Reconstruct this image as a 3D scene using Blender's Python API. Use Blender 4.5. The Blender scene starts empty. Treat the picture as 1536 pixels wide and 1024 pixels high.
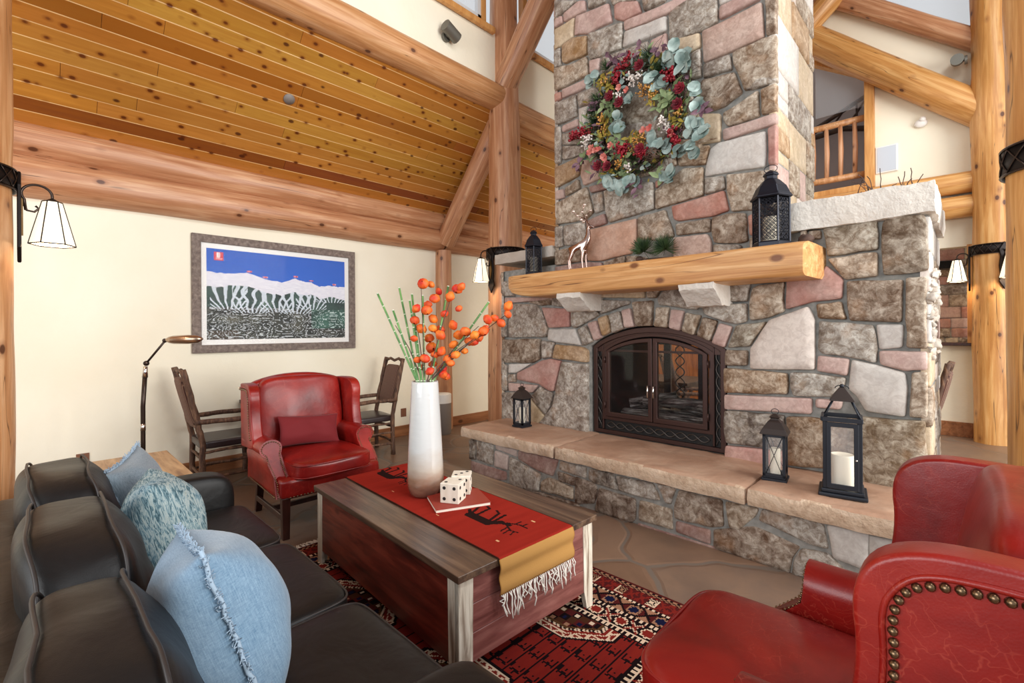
import bpy, bmesh, math, random
from math import sin, cos, pi, radians, sqrt, atan2
from mathutils import Vector, Matrix, Quaternion, noise

scene = bpy.context.scene
COL = scene.collection

# ---------------------------------------------------------------- camera
YAW = 44.3
cam_data = bpy.data.cameras.new('camera')
cam = bpy.data.objects.new('camera', cam_data)
COL.objects.link(cam)
cam_data.sensor_width = 36.0
cam_data.lens = 36.0 * 700.0 / 1536.0
cam_data.shift_y = -(512 - 495) / 1536.0
cam_data.clip_start = 0.02
cam_data.clip_end = 200
fw = Vector((-sin(radians(YAW)), cos(radians(YAW)), 0)).normalized()
rt = Vector((fw.y, -fw.x, 0))
up = Vector((0, 0, 1))
rr = radians(0.4)
cx = rt * cos(rr) - up * sin(rr)
cyv = rt * sin(rr) + up * cos(rr)
mw = Matrix((( cx.x, cyv.x, -fw.x, 0.0), (cx.y, cyv.y, -fw.y, 0.0), (cx.z, cyv.z, -fw.z, 1.5), (0, 0, 0, 1)))
cam.matrix_world = mw
scene.camera = cam

# ---------------------------------------------------------------- light
scene.view_settings.view_transform = 'Standard'
scene.view_settings.look = 'None'
scene.view_settings.gamma = 1.0
scene.view_settings.use_curve_mapping = False
scene.view_settings.exposure = 0.0
world = bpy.data.worlds.new('daylight')
scene.world = world
world.use_nodes = True
bg = world.node_tree.nodes['Background']
bg.inputs['Color'].default_value = (0.92, 0.96, 1.0, 1)
bg.inputs['Strength'].default_value = 0.72

def area(name, loc, target, sx, sy, power, color):
    l = bpy.data.lights.new(name, 'AREA')
    l.shape = 'RECTANGLE'; l.size = sx; l.size_y = sy
    l.energy = power; l.color = color
    o = bpy.data.objects.new(name, l); COL.objects.link(o)
    o.location = loc
    o.rotation_euler = (Vector(target) - Vector(loc)).to_track_quat('-Z', 'Y').to_euler()
    return o
area('window_light_right', (5.5, 3.6, 2.6), (-1.5, 3.2, 1.2), 5.0, 3.6, 680, (1.0, 0.985, 0.95))
area('window_light_rear', (-1.5, -4.6, 2.6), (-2.4, 3.0, 1.2), 5.0, 3.2, 270, (0.97, 0.985, 1.0))
area('clerestory_light', (2.2, 3.0, 6.6), (-3.6, 3.4, 3.4), 6.0, 1.2, 210, (0.97, 0.985, 1.0))
area('dining_lamp_light', (-2.9, 6.4, 2.9), (-3.2, 6.9, 0.6), 0.9, 0.9, 60, (1.0, 0.84, 0.62))
area('dining_fill_light', (-1.2, 7.6, 4.6), (-0.6, 8.6, 1.0), 2.4, 1.2, 14, (1.0, 0.97, 0.92))  # added fill lamp inside the room, no window at this spot

# ---------------------------------------------------------------- helpers
def lin(c):
    out = []
    for v in c[:3]:
        v = v / 255.0
        out.append(v / 12.92 if v <= 0.04045 else ((v + 0.055) / 1.055) ** 2.4)
    return tuple(out) + (1.0,)

class NT:
    def __init__(s, name):
        s.m = bpy.data.materials.new(name); s.m.use_nodes = True
        s.t = s.m.node_tree; s.n = s.t.nodes; s.b = s.n['Principled BSDF']
        s._tc = None
    def new(s, kind, **kw):
        n = s.n.new(kind)
        for k, v in kw.items(): setattr(n, k, v)
        return n
    def link(s, a, b): s.t.links.new(a, b)
    def co(s, scale=(1, 1, 1), rot=(0, 0, 0), loc=(0, 0, 0), out='Object'):
        if s._tc is None: s._tc = s.new('ShaderNodeTexCoord')
        mp = s.new('ShaderNodeMapping')
        mp.inputs['Scale'].default_value = scale; mp.inputs['Rotation'].default_value = rot; mp.inputs['Location'].default_value = loc
        s.link(s._tc.outputs[out], mp.inputs[0]); return mp.outputs[0]
    def noise(s, vec, scale=5, detail=4, rough=0.5, dist=0):
        n = s.new('ShaderNodeTexNoise'); s.link(vec, n.inputs['Vector'])
        n.inputs['Scale'].default_value = scale; n.inputs['Detail'].default_value = detail
        n.inputs['Roughness'].default_value = rough; n.inputs['Distortion'].default_value = dist
        return n.outputs['Fac']
    def vor(s, vec, scale=5, feature='F1', out='Distance', rand=1.0):
        n = s.new('ShaderNodeTexVoronoi', feature=feature); s.link(vec, n.inputs['Vector'])
        n.inputs['Scale'].default_value = scale; n.inputs['Randomness'].default_value = rand
        return n.outputs[out]
    def wave(s, vec, scale=5, dist=2, detail=2, dscale=1, direction='X'):
        n = s.new('ShaderNodeTexWave', bands_direction=direction); s.link(vec, n.inputs['Vector'])
        n.inputs['Scale'].default_value = scale; n.inputs['Distortion'].default_value = dist
        n.inputs['Detail'].default_value = detail; n.inputs['Detail Scale'].default_value = dscale
        return n.outputs['Fac']
    def ramp(s, fac, stops):
        n = s.new('ShaderNodeValToRGB'); s.link(fac, n.inputs[0])
        e = n.color_ramp.elements
        while len(e) < len(stops): e.new(0.5)
        for i, (p, c) in enumerate(stops):
            e[i].position = p; e[i].color = c if len(c) == 4 else lin(c)
        return n.outputs[0]
    def gray(s, fac, p0, v0, p1, v1):
        return s.ramp(fac, [(p0, (v0, v0, v0, 1)), (p1, (v1, v1, v1, 1))])
    def mix(s, fac, a, b, mode='MIX'):
        n = s.new('ShaderNodeMix', data_type='RGBA', blend_type=mode)
        for sock, v in ((n.inputs[0], fac), (n.inputs[6], a), (n.inputs[7], b)):
            if hasattr(v, 'is_output'): s.link(v, sock)
            else: sock.default_value = v
        return n.outputs[2]
    def bump(s, h, strength=0.3, dist=0.01, prev=None):
        n = s.new('ShaderNodeBump'); s.link(h, n.inputs['Height'])
        n.inputs['Strength'].default_value = strength; n.inputs['Distance'].default_value = dist
        if prev is not None: s.link(prev, n.inputs['Normal'])
        s.link(n.outputs[0], s.b.inputs['Normal']); return n.outputs[0]
    def attr(s, name):
        n = s.new('ShaderNodeAttribute', attribute_name=name); return n
    def color(s, c):
        if hasattr(c, 'is_output'): s.link(c, s.b.inputs['Base Color'])
        else: s.b.inputs['Base Color'].default_value = c if len(c) == 4 and max(c) <= 1 else lin(c)
    def set(s, rough=None, metal=None, coat=None, spec=None, sheen=None, trans=None, ior=None, alpha=None, emit=None, estr=None, coatr=None):
        i = s.b.inputs
        if rough is not None:
            if hasattr(rough, 'is_output'): s.link(rough, i['Roughness'])
            else: i['Roughness'].default_value = rough
        if metal is not None: i['Metallic'].default_value = metal
        if coat is not None: i['Coat Weight'].default_value = coat
        if coatr is not None: i['Coat Roughness'].default_value = coatr
        if spec is not None: i['Specular IOR Level'].default_value = spec
        if sheen is not None: i['Sheen Weight'].default_value = sheen
        if trans is not None: i['Transmission Weight'].default_value = trans
        if ior is not None: i['IOR'].default_value = ior
        if alpha is not None: i['Alpha'].default_value = alpha
        if emit is not None: i['Emission Color'].default_value = lin(emit)
        if estr is not None: i['Emission Strength'].default_value = estr

M = {}
def plain(name, c, **kw):
    n = NT(name); n.color(lin(c)); n.set(**kw); M[name] = n.m; return n

# --- wood for logs (grain along local Z)
def log_mat(name, a, b, c):
    n = NT(name)
    g = n.noise(n.co((9, 9, 0.55)), 2.2, 6, 0.6, 0.6)
    blotch = n.noise(n.co((1, 1, 0.5)), 2.0, 3, 0.5, 0.3)
    col = n.ramp(g, [(0.35, a), (0.5, b), (0.65, c)])
    col = n.mix(n.gray(blotch, 0.35, 0.0, 0.7, 0.45), col, lin(tuple(max(0, v - 30) for v in b)), 'MIX')
    # knots
    kn = n.vor(n.co((1.0, 1.0, 0.62)), 5.6)
    col = n.mix(n.gray(kn, 0.12, 0.45, 0.24, 0.0), col, lin((132, 78, 44)))
    col = n.mix(n.gray(kn, 0.085, 0.92, 0.125, 0.0), col, lin((84, 44, 24)))
    # drying cracks along the grain
    cr = n.noise(n.co((7, 7, 0.22), loc=(3, 1, 7)), 2.0, 2, 0.4, 0.2)
    crk = n.ramp(cr, [(0.494, (0, 0, 0, 1)), (0.5, (1, 1, 1, 1)), (0.506, (0, 0, 0, 1))])
    gate = n.gray(n.noise(n.co((1, 1, 0.4), loc=(9, 2, 3)), 1.6, 1), 0.42, 0.0, 0.5, 0.9)
    crk2 = n.mix(1.0, crk, gate, 'MULTIPLY')
    col = n.mix(crk2, col, lin((70, 38, 20)))
    n.color(col); n.set(rough=0.42, spec=0.4, coat=0.15, coatr=0.3)
    fac = n.vor(n.co((1, 1, 0.28), loc=(2, 2, 5)), 6.5, 'SMOOTH_F1')
    b0 = n.bump(fac, 0.5, 0.05)
    n.bump(n.mix(0.35, n.noise(n.co((1, 1, 0.45)), 5, 3), g), 0.3, 0.02, b0)
    M[name] = n.m
log_mat('log_honey', (178, 120, 74), (202, 148, 100), (224, 178, 134))
log_mat('log_rose', (172, 116, 80), (194, 140, 102), (218, 172, 134))
log_mat('log_amber', (184, 124, 64), (208, 152, 88), (226, 178, 116))

# --- knotty pine ceiling boards; boards are separate strips with their own tone
n = NT('knotty_pine')
at = n.attr('col')
g = n.noise(n.co((14, 0.8, 14)), 2.5, 5, 0.6, 0.4)
col = n.mix(n.gray(g, 0.3, 0.0, 0.75, 0.55), at.outputs['Color'], lin((150, 86, 22)), 'MIX')
wv = n.vor(n.co((1.6, 0.85, 0.0)), 7.4)
col = n.mix(n.gray(wv, 0.10, 0.97, 0.16, 0.0), col, lin((46, 16, 6)))
col = n.mix(n.gray(wv, 0.14, 0.5, 0.27, 0.0), col, lin((122, 58, 16)))
wv2 = n.vor(n.co((1.5, 0.72, 0.0), loc=(4, 7, 1)), 5.1)
col = n.mix(n.gray(wv2, 0.08, 0.9, 0.13, 0.0), col, lin((72, 30, 12)))
n.color(col); n.set(rough=0.3, spec=0.45, coat=0.2, coatr=0.2); n.bump(g, 0.08, 0.01)
M['knotty_pine'] = n.m

# --- wall plaster
n = NT('plaster')
col = n.ramp(n.noise(n.co(), 1.2, 3), [(0.3, (238, 229, 206)), (0.7, (244, 237, 217))])
n.color(col); n.set(rough=0.75, spec=0.25)
n.bump(n.noise(n.co(), 9, 5, 0.55), 0.25, 0.02)
M['plaster'] = n.m

# --- floor flagstones
n = NT('flagstone')
c0 = n.co((1, 1, 1))
nz = n.new('ShaderNodeTexNoise'); n.link(c0, nz.inputs['Vector']); nz.inputs['Scale'].default_value = 1.3
wc = n.mix(0.22, c0, nz.outputs['Color'], 'LINEAR_LIGHT')
v = n.new('ShaderNodeTexVoronoi', feature='F1'); n.link(wc, v.inputs['Vector']); v.inputs['Scale'].default_value = 1.15
e = n.new('ShaderNodeTexVoronoi', feature='DISTANCE_TO_EDGE'); n.link(wc, e.inputs['Vector']); e.inputs['Scale'].default_value = 1.15
sep = n.new('ShaderNodeSeparateColor'); n.link(v.outputs['Color'], sep.inputs[0])
col = n.ramp(sep.outputs[0], [(0.0, (112, 84, 66)), (0.35, (128, 102, 84)), (0.6, (108, 88, 76)), (1.0, (134, 112, 96))])
mot = n.noise(n.co(), 4.5, 8, 0.62, 0.5)
col = n.mix(n.gray(mot, 0.35, 0.0, 0.7, 0.5), col, lin((142, 112, 88)), 'MIX')
col = n.mix(n.gray(n.noise(n.co(loc=(5, 3, 0)), 2.2, 5), 0.45, 0.0, 0.72, 0.45), col, lin((84, 66, 56)), 'MIX')
col = n.mix(n.gray(e.outputs['Distance'], 0.010, 1.0, 0.018, 0.0), col, lin((112, 100, 90)))
n.color(col); n.set(rough=0.42, spec=0.4)
b1 = n.bump(mot, 0.25, 0.01)
n.bump(n.gray(e.outputs['Distance'], 0.015, 0.0, 0.035, 1.0), 0.4, 0.01, b1)
M['flagstone'] = n.m

# --- masonry: colour per stone in attribute col, mottling strength in its alpha
n = NT('fieldstone')
at = n.attr('col')
c = n.co()
w = n.noise(c, 7.5, 9, 0.72, 0.7)
fine = n.noise(n.co(loc=(3, 8, 1)), 22, 7, 0.70, 0.8)
speck = n.vor(n.co(), 74)
lo = n.mix(1.0, at.outputs['Color'], lin((198, 188, 180)), 'MULTIPLY')
hi = n.mix(0.5, at.outputs['Color'], lin((236, 230, 216)))
v1 = n.mix(n.gray(w, 0.38, 0.0, 0.62, 1.0), lo, hi)
fl = n.mix(n.gray(fine, 0.40, 0.0, 0.60, 1.0), n.mix(1.0, v1, lin((190, 178, 168)), 'MULTIPLY'), v1)
fl = n.mix(n.gray(n.noise(n.co(loc=(7, 1, 4)), 5, 3), 0.58, 0.0, 0.70, 0.28), fl, lin((176, 126, 80)))
pit = n.mix(n.gray(speck, 0.10, 0.6, 0.22, 0.0), fl, lin((96, 86, 80)))
gate2 = n.gray(n.noise(n.co(loc=(1, 5, 9)), 6, 2), 0.48, 0.0, 0.6, 1.0)
rough_col = n.mix(gate2, fl, pit)
smooth_col = n.mix(n.gray(n.noise(n.co(loc=(2, 2, 2)), 3.5, 5, 0.6), 0.35, 0.0, 0.7, 0.35), at.outputs['Color'], lin((236, 226, 214)))
smooth_col = n.mix(n.gray(fine, 0.35, 0.22, 0.6, 0.0), smooth_col, lin((120, 92, 82)))
mx = n.new('ShaderNodeMix', data_type='RGBA')
n.link(at.outputs['Alpha'], mx.inputs[0]); n.link(smooth_col, mx.inputs[6]); n.link(rough_col, mx.inputs[7])
n.color(mx.outputs[2]); n.set(rough=0.72, spec=0.3)
hb = n.mix(0.4, w, fine)
bn = n.new('ShaderNodeBump'); n.link(hb, bn.inputs['Height']); bn.inputs['Distance'].default_value = 0.035
mr = n.new('ShaderNodeMapRange'); n.link(at.outputs['Alpha'], mr.inputs[0]); mr.inputs[3].default_value = 0.12; mr.inputs[4].default_value = 0.6
n.link(mr.outputs[0], bn.inputs['Strength']); n.link(bn.outputs[0], n.b.inputs['Normal'])
M['fieldstone'] = n.m

n = NT('mortar'); n.color(n.ramp(n.noise(n.co(), 20, 4), [(0.3, (122, 122, 118)), (0.7, (162, 160, 154))])); n.set(rough=0.9, spec=0.2)
n.bump(n.noise(n.co(), 40, 4), 0.4, 0.006); M['mortar'] = n.m

def slab_mat(name, a, b, c, rough=0.5, bs=0.3, sc=3):
    n = NT(name)
    w = n.noise(n.co((1, 1, 1)), sc, 8, 0.62, 0.7)
    n.color(n.ramp(w, [(0.28, a), (0.5, b), (0.72, c)])); n.set(rough=rough, spec=0.35)
    n.bump(n.noise(n.co(), sc * 4, 6, 0.6), bs, 0.02); M[name] = n.m
slab_mat('hearth_stone', (158, 120, 96), (178, 142, 118), (196, 166, 142), 0.5, 0.5, 2.4)
slab_mat('hearth_chisel', (176, 146, 120), (202, 176, 150), (220, 198, 176), 0.7, 0.9, 6)
slab_mat('white_stone', (214, 206, 194), (226, 220, 210), (236, 232, 224), 0.7, 0.8, 5)
slab_mat('grey_stone', (176, 164, 150), (190, 180, 168), (200, 192, 182), 0.7, 0.5, 5)

# --- generic sawn / weathered wood, grain along chosen axis
def wood(name, a, b, c, scale=(1, 12, 12), rough=0.5, coat=0.0, bs=0.2, sc=3.0, knots=None, cracks=False):
    n = NT(name)
    g = n.noise(n.co(scale), sc, 7, 0.62, 0.5)
    col = n.ramp(g, [(0.34, a), (0.5, b), (0.66, c)])
    if knots:
        kv = n.vor(n.co(tuple(1.0 if q > 1 else 0.6 for q in scale)), knots[0])
        col = n.mix(n.gray(kv, 0.08, 0.9, 0.15, 0.0), col, lin(knots[1]))
    if cracks:
        cr = n.noise(n.co((0.25, 6, 6), loc=(1, 3, 2)), 2.0, 2, 0.4, 0.2)
        crk = n.ramp(cr, [(0.493, (0, 0, 0, 1)), (0.5, (0.9, 0.9, 0.9, 1)), (0.507, (0, 0, 0, 1))])
        col = n.mix(crk, col, lin((96, 54, 28)))
    n.color(col); n.set(rough=rough, coat=coat, coatr=0.25, spec=0.4)
    n.bump(g, bs, 0.01); M[name] = n.m
wood('mantel_pine', (186, 128, 74), (210, 156, 98), (230, 184, 130), (0.5, 9, 9), 0.45, 0.1, 0.3, 2.5, (4.6, (112, 62, 32)), True)
wood('pine_trim', (186, 126, 66), (206, 148, 84), (220, 168, 104), (6, 6, 0.6), 0.5, 0.1, 0.2, 2.5, (3.5, (120, 64, 30)))
wood('baseboard_wood', (120, 74, 44), (146, 94, 58), (164, 110, 72), (8, 0.8, 8), 0.5, 0.1, 0.2, 2.5, (4, (80, 44, 26)))
wood('barn_grey', (98, 84, 78), (120, 106, 98), (142, 128, 118), (10, 10, 10), 0.7, 0, 0.3, 2.5)
wood('trunk_top', (58, 42, 34), (84, 62, 48), (116, 92, 72), (0.7, 11, 11), 0.34, 0.3, 0.25, 2.2, (3.0, (44, 28, 22)))
wood('trunk_red', (56, 20, 14), (98, 34, 24), (134, 58, 42), (0.9, 6, 7), 0.42, 0.25, 0.25, 2.4, (4, (40, 16, 12)))
wood('trunk_red_end', (92, 46, 42), (124, 72, 66), (150, 98, 90), (7, 0.9, 7), 0.42, 0.25, 0.25, 2.4)
wood('trunk_post', (120, 96, 78), (206, 194, 176), (232, 224, 208), (10, 10, 1.0), 0.6, 0.0, 0.4, 3.2)
wood('oak_table', (140, 100, 64), (176, 136, 92), (198, 160, 116), (1, 8, 8), 0.45, 0.15, 0.2, 2.6)
wood('mahogany', (42, 20, 16), (56, 27, 21), (72, 36, 28), (6, 6, 1), 0.35, 0.3, 0.05)
wood('hickory_bark', (66, 44, 34), (96, 68, 52), (134, 100, 76), (7, 7, 2.2), 0.65, 0.0, 0.7, 4.5)
wood('dark_rustic', (44, 30, 24), (66, 46, 36), (92, 66, 50), (2, 8, 8), 0.5, 0.1, 0.3, 3)
wood('panel_wood', (118, 66, 34), (150, 90, 48), (176, 112, 64), (8, 8, 0.8), 0.45, 0.2, 0.2, 2.5)

# --- leathers
n = NT('red_leather')
w = n.noise(n.co(), 3.2, 5, 0.55, 0.5)
col = n.ramp(w, [(0.3, (96, 10, 9)), (0.5, (132, 19, 14)), (0.72, (160, 38, 27))])
ck = n.vor(n.mix(0.3, n.co((1, 1, 1), loc=(2, 5, 1)), n.noise(n.co(), 7, 4)), 24, 'DISTANCE_TO_EDGE')
ckm = n.ramp(ck, [(0.0, (0.26, 0.26, 0.26, 1)), (0.03, (0, 0, 0, 1))])
gt = n.gray(n.noise(n.co(loc=(6, 1, 2)), 3, 2), 0.46, 0.0, 0.62, 0.9)
col = n.mix(n.mix(1.0, ckm, gt, 'MULTIPLY'), col, lin((206, 96, 74)))
n.color(col); n.set(rough=0.34, spec=0.4, coat=0.12, coatr=0.2)
b1 = n.bump(n.vor(n.co(), 240), 0.08, 0.002)
n.bump(n.noise(n.co(), 7, 3), 0.22, 0.02, b1)
M['red_leather'] = n.m
n = NT('black_leather')
n.color(n.ramp(n.noise(n.co(), 4, 4), [(0.3, (15, 14, 14)), (0.7, (24, 22, 22))])); n.set(rough=0.44, spec=0.32)
b1 = n.bump(n.vor(n.co(), 300), 0.1, 0.002)
n.bump(n.noise(n.co((1, 1, 1)), 6, 3, 0.5, 0.6), 0.25, 0.03, b1)
M['black_leather'] = n.m
plain('black_piping', (44, 38, 36), rough=0.5)
plain('red_velvet', (112, 6, 14), rough=0.8, sheen=0.1)
n = NT('denim')
wv = n.noise(n.co((60, 6, 60)), 6, 3); wv2 = n.noise(n.co((6, 60, 6)), 6, 3)
col = n.ramp(n.mix(0.5, wv, wv2), [(0.3, (92, 124, 152)), (0.7, (142, 170, 192))])
col = n.mix(n.gray(n.noise(n.co(), 2.6, 3), 0.4, 0.0, 0.7, 0.5), col, lin((128, 140, 152)))
n.color(col); n.set(rough=0.9, sheen=0.3, spec=0.2); n.bump(n.mix(0.5, wv, wv2), 0.3, 0.003)
M['denim'] = n.m
n = NT('denim_grey')
wv = n.noise(n.co((50, 50, 6)), 6, 3)
n.color(n.ramp(wv, [(0.3, (104, 120, 132)), (0.7, (138, 152, 162))])); n.set(rough=0.9, sheen=0.3, spec=0.2); n.bump(n.noise(n.co(), 8, 3), 0.3, 0.02)
M['denim_grey'] = n.m
n = NT('brushed_blue_print')
wv = n.noise(n.co((4, 22, 4), rot=(0.3, 0.2, 0.5)), 5, 5, 0.65, 1.4)
col = n.ramp(wv, [(0.38, (62, 88, 98)), (0.47, (112, 142, 152)), (0.56, (176, 190, 190)), (0.7, (150, 164, 160))])
col = n.mix(n.gray(n.noise(n.co(), 3, 2), 0.5, 0.0, 0.7, 0.6), col, lin((112, 156, 186)))
n.color(col); n.set(rough=0.9, spec=0.2); n.bump(wv, 0.3, 0.006)
M['brushed_blue_print'] = n.m
plain('denim_fray', (160, 180, 198), rough=0.95)

# --- metals and small stuff
plain('iron', (34, 28, 27), rough=0.45, metal=0.7)
n = plain('lantern_iron', (34, 38, 46), rough=0.45, metal=0.35)
n = plain('lantern_brown', (52, 42, 38), rough=0.45, metal=0.3)
plain('pierced_iron', (30, 32, 42), rough=0.4, metal=0.5)
plain('bronze_door', (74, 54, 50), rough=0.38, metal=0.6)
plain('scroll_iron', (84, 78, 74), rough=0.35, metal=0.7)
plain('door_back', (24, 22, 22), rough=0.7)
plain('chrome', (210, 208, 204), rough=0.15, metal=1.0)
plain('lamp_bronze', (66, 54, 48), rough=0.3, metal=0.8)
plain('lamp_brass', (176, 152, 130), rough=0.25, metal=0.95)
plain('nail_brass', (120, 96, 72), rough=0.28, metal=0.9)
plain('silver', (176, 150, 140), rough=0.2, metal=1.0)
plain('pearl', (226, 208, 196), rough=0.2, metal=0.6)
plain('amber_mica', (120, 88, 40), rough=0.4, metal=0.3)
plain('soot', (18, 15, 14), rough=0.9)
plain('fire_brick', (58, 46, 42), rough=0.9)
n = NT('charred_log'); n.color(n.ramp(n.noise(n.co((1, 10, 10)), 4, 6, 0.7), [(0.38, (40, 34, 32)), (0.5, (130, 118, 112)), (0.62, (220, 212, 206))])); n.set(rough=0.9)
n.bump(n.noise(n.co((1, 8, 8)), 6, 5), 0.9, 0.03); M['charred_log'] = n.m
n = NT('glass'); n.color((1, 1, 1, 1)); n.set(rough=0.02, spec=0.4, alpha=0.06)
M['glass'] = n.m
n = NT('smoked_glass'); n.color((0.02, 0.02, 0.02, 1)); n.set(rough=0.03, spec=0.7, alpha=0.22)
M['smoked_glass'] = n.m
n = NT('art_glass'); n.color((0.8, 0.8, 0.8, 1)); n.set(rough=0.03, spec=0.4, alpha=0.04)
M['art_glass'] = n.m
n = NT('clerestory_glass'); n.color((0.9, 0.95, 1, 1)); n.set(rough=0.05, alpha=0.12)
M['clerestory_glass'] = n.m
n = NT('shade_glass'); n.color(lin((250, 240, 222))); n.set(rough=0.4, emit=(255, 236, 204), estr=0.95); M['shade_glass'] = n.m
plain('shade_lead', (46, 38, 34), rough=0.5, metal=0.5)
plain('candle_wax', (238, 228, 206), rough=0.5)
n = NT('vase_glaze')
gz = n.new('ShaderNodeSeparateXYZ'); n.link(n.co(), gz.inputs[0])
ml = n.new('ShaderNodeMath', operation='MULTIPLY_ADD'); n.link(gz.outputs[2], ml.inputs[0]); ml.inputs[1].default_value = 1.4
nn = n.noise(n.co((3, 3, 6)), 2, 3)
m2 = n.new('ShaderNodeMath', operation='MULTIPLY'); n.link(nn, m2.inputs[0]); m2.inputs[1].default_value = 0.25; n.link(m2.outputs[0], ml.inputs[2])
col = n.ramp(ml.outputs[0], [(0.16, (96, 68, 56)), (0.25, (156, 120, 98)), (0.37, (192, 178, 164)), (0.54, (208, 208, 206))])
n.color(col); n.set(rough=0.12, spec=0.6, coat=0.6, coatr=0.06); n.bump(n.noise(n.co((1, 1, 3)), 12, 2), 0.12, 0.01); M['vase_glaze'] = n.m
plain('white_paint', (236, 234, 228), rough=0.5)
n = NT('dice_wood'); n.color(n.ramp(n.noise(n.co((8, 8, 1)), 4, 5), [(0.3, (226, 214, 194)), (0.7, (240, 230, 214))])); n.set(rough=0.55); M['dice_wood'] = n.m
plain('black_pip', (24, 20, 20), rough=0.6)
plain('book_red', (150, 48, 34), rough=0.5)
plain('paper', (236, 226, 210), rough=0.8)
plain('fringe_white', (236, 230, 220), rough=0.9)
plain('outlet_brown', (128, 84, 62), rough=0.4)
plain('speaker_grey', (196, 204, 214), rough=0.6)
plain('plastic_white', (236, 234, 230), rough=0.4)
plain('spot_grey', (110, 108, 100), rough=0.45, metal=0.4)
plain('can_grey', (128, 120, 114), rough=0.6)
plain('far_wall_mauve', (178, 166, 166), rough=0.9)
plain('window_frame_white', (216, 218, 218), rough=0.5)
plain('seat_vinyl', (46, 34, 34), rough=0.35, coat=0.2)
n = NT('striped_weave')
st = n.wave(n.co((0, 1, 0)), 9.0, 0.0, 0, 1, 'Y')
n.color(n.ramp(st, [(0.0, (74, 50, 44)), (0.35, (126, 92, 76)), (0.6, (168, 138, 116)), (0.85, (92, 58, 50))])); n.set(rough=0.9); M['striped_weave'] = n.m
n = NT('vertex_cloth'); at = n.attr('col'); n.link(at.outputs['Color'], n.b.inputs['Base Color']); n.set(rough=0.95, spec=0.03)
n.bump(n.noise(n.co(), 160, 2), 0.25, 0.003); M['vertex_cloth'] = n.m
n = NT('vertex_print'); at = n.attr('col'); n.link(at.outputs['Color'], n.b.inputs['Base Color']); n.set(rough=0.6, spec=0.05); M['vertex_print'] = n.m
# foliage
def two(name, a, b, rough=0.7, sc=14, **kw):
    n = NT(name); n.color(n.ramp(n.noise(n.co(), sc, 3), [(0.35, a), (0.65, b)])); n.set(rough=rough, **kw); M[name] = n.m
two('eucalyptus', (96, 120, 114), (178, 196, 190), 0.7, 9)
two('sage_leaf', (104, 124, 84), (150, 168, 120))
two('olive_leaf', (122, 108, 40), (178, 158, 62))
two('pine_needle', (34, 58, 34), (70, 96, 54))
two('plum_leaf', (92, 62, 78), (142, 108, 120))
two('red_berry', (110, 8, 24), (160, 20, 40), 0.4)
two('wine_flower', (84, 8, 24), (140, 24, 44))
two('coral_flower', (196, 92, 84), (220, 150, 136))
two('white_berry', (218, 206, 198), (240, 234, 226))
two('gold_berry', (176, 118, 44), (222, 170, 96), 0.4)
two('twig', (60, 42, 34), (98, 74, 62))
two('orange_bloom', (206, 38, 22), (240, 132, 36), 0.6, 9)
two('horsetail', (70, 116, 60), (112, 156, 88), 0.5)
plain('joint_white', (214, 220, 196), rough=0.6)

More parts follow.
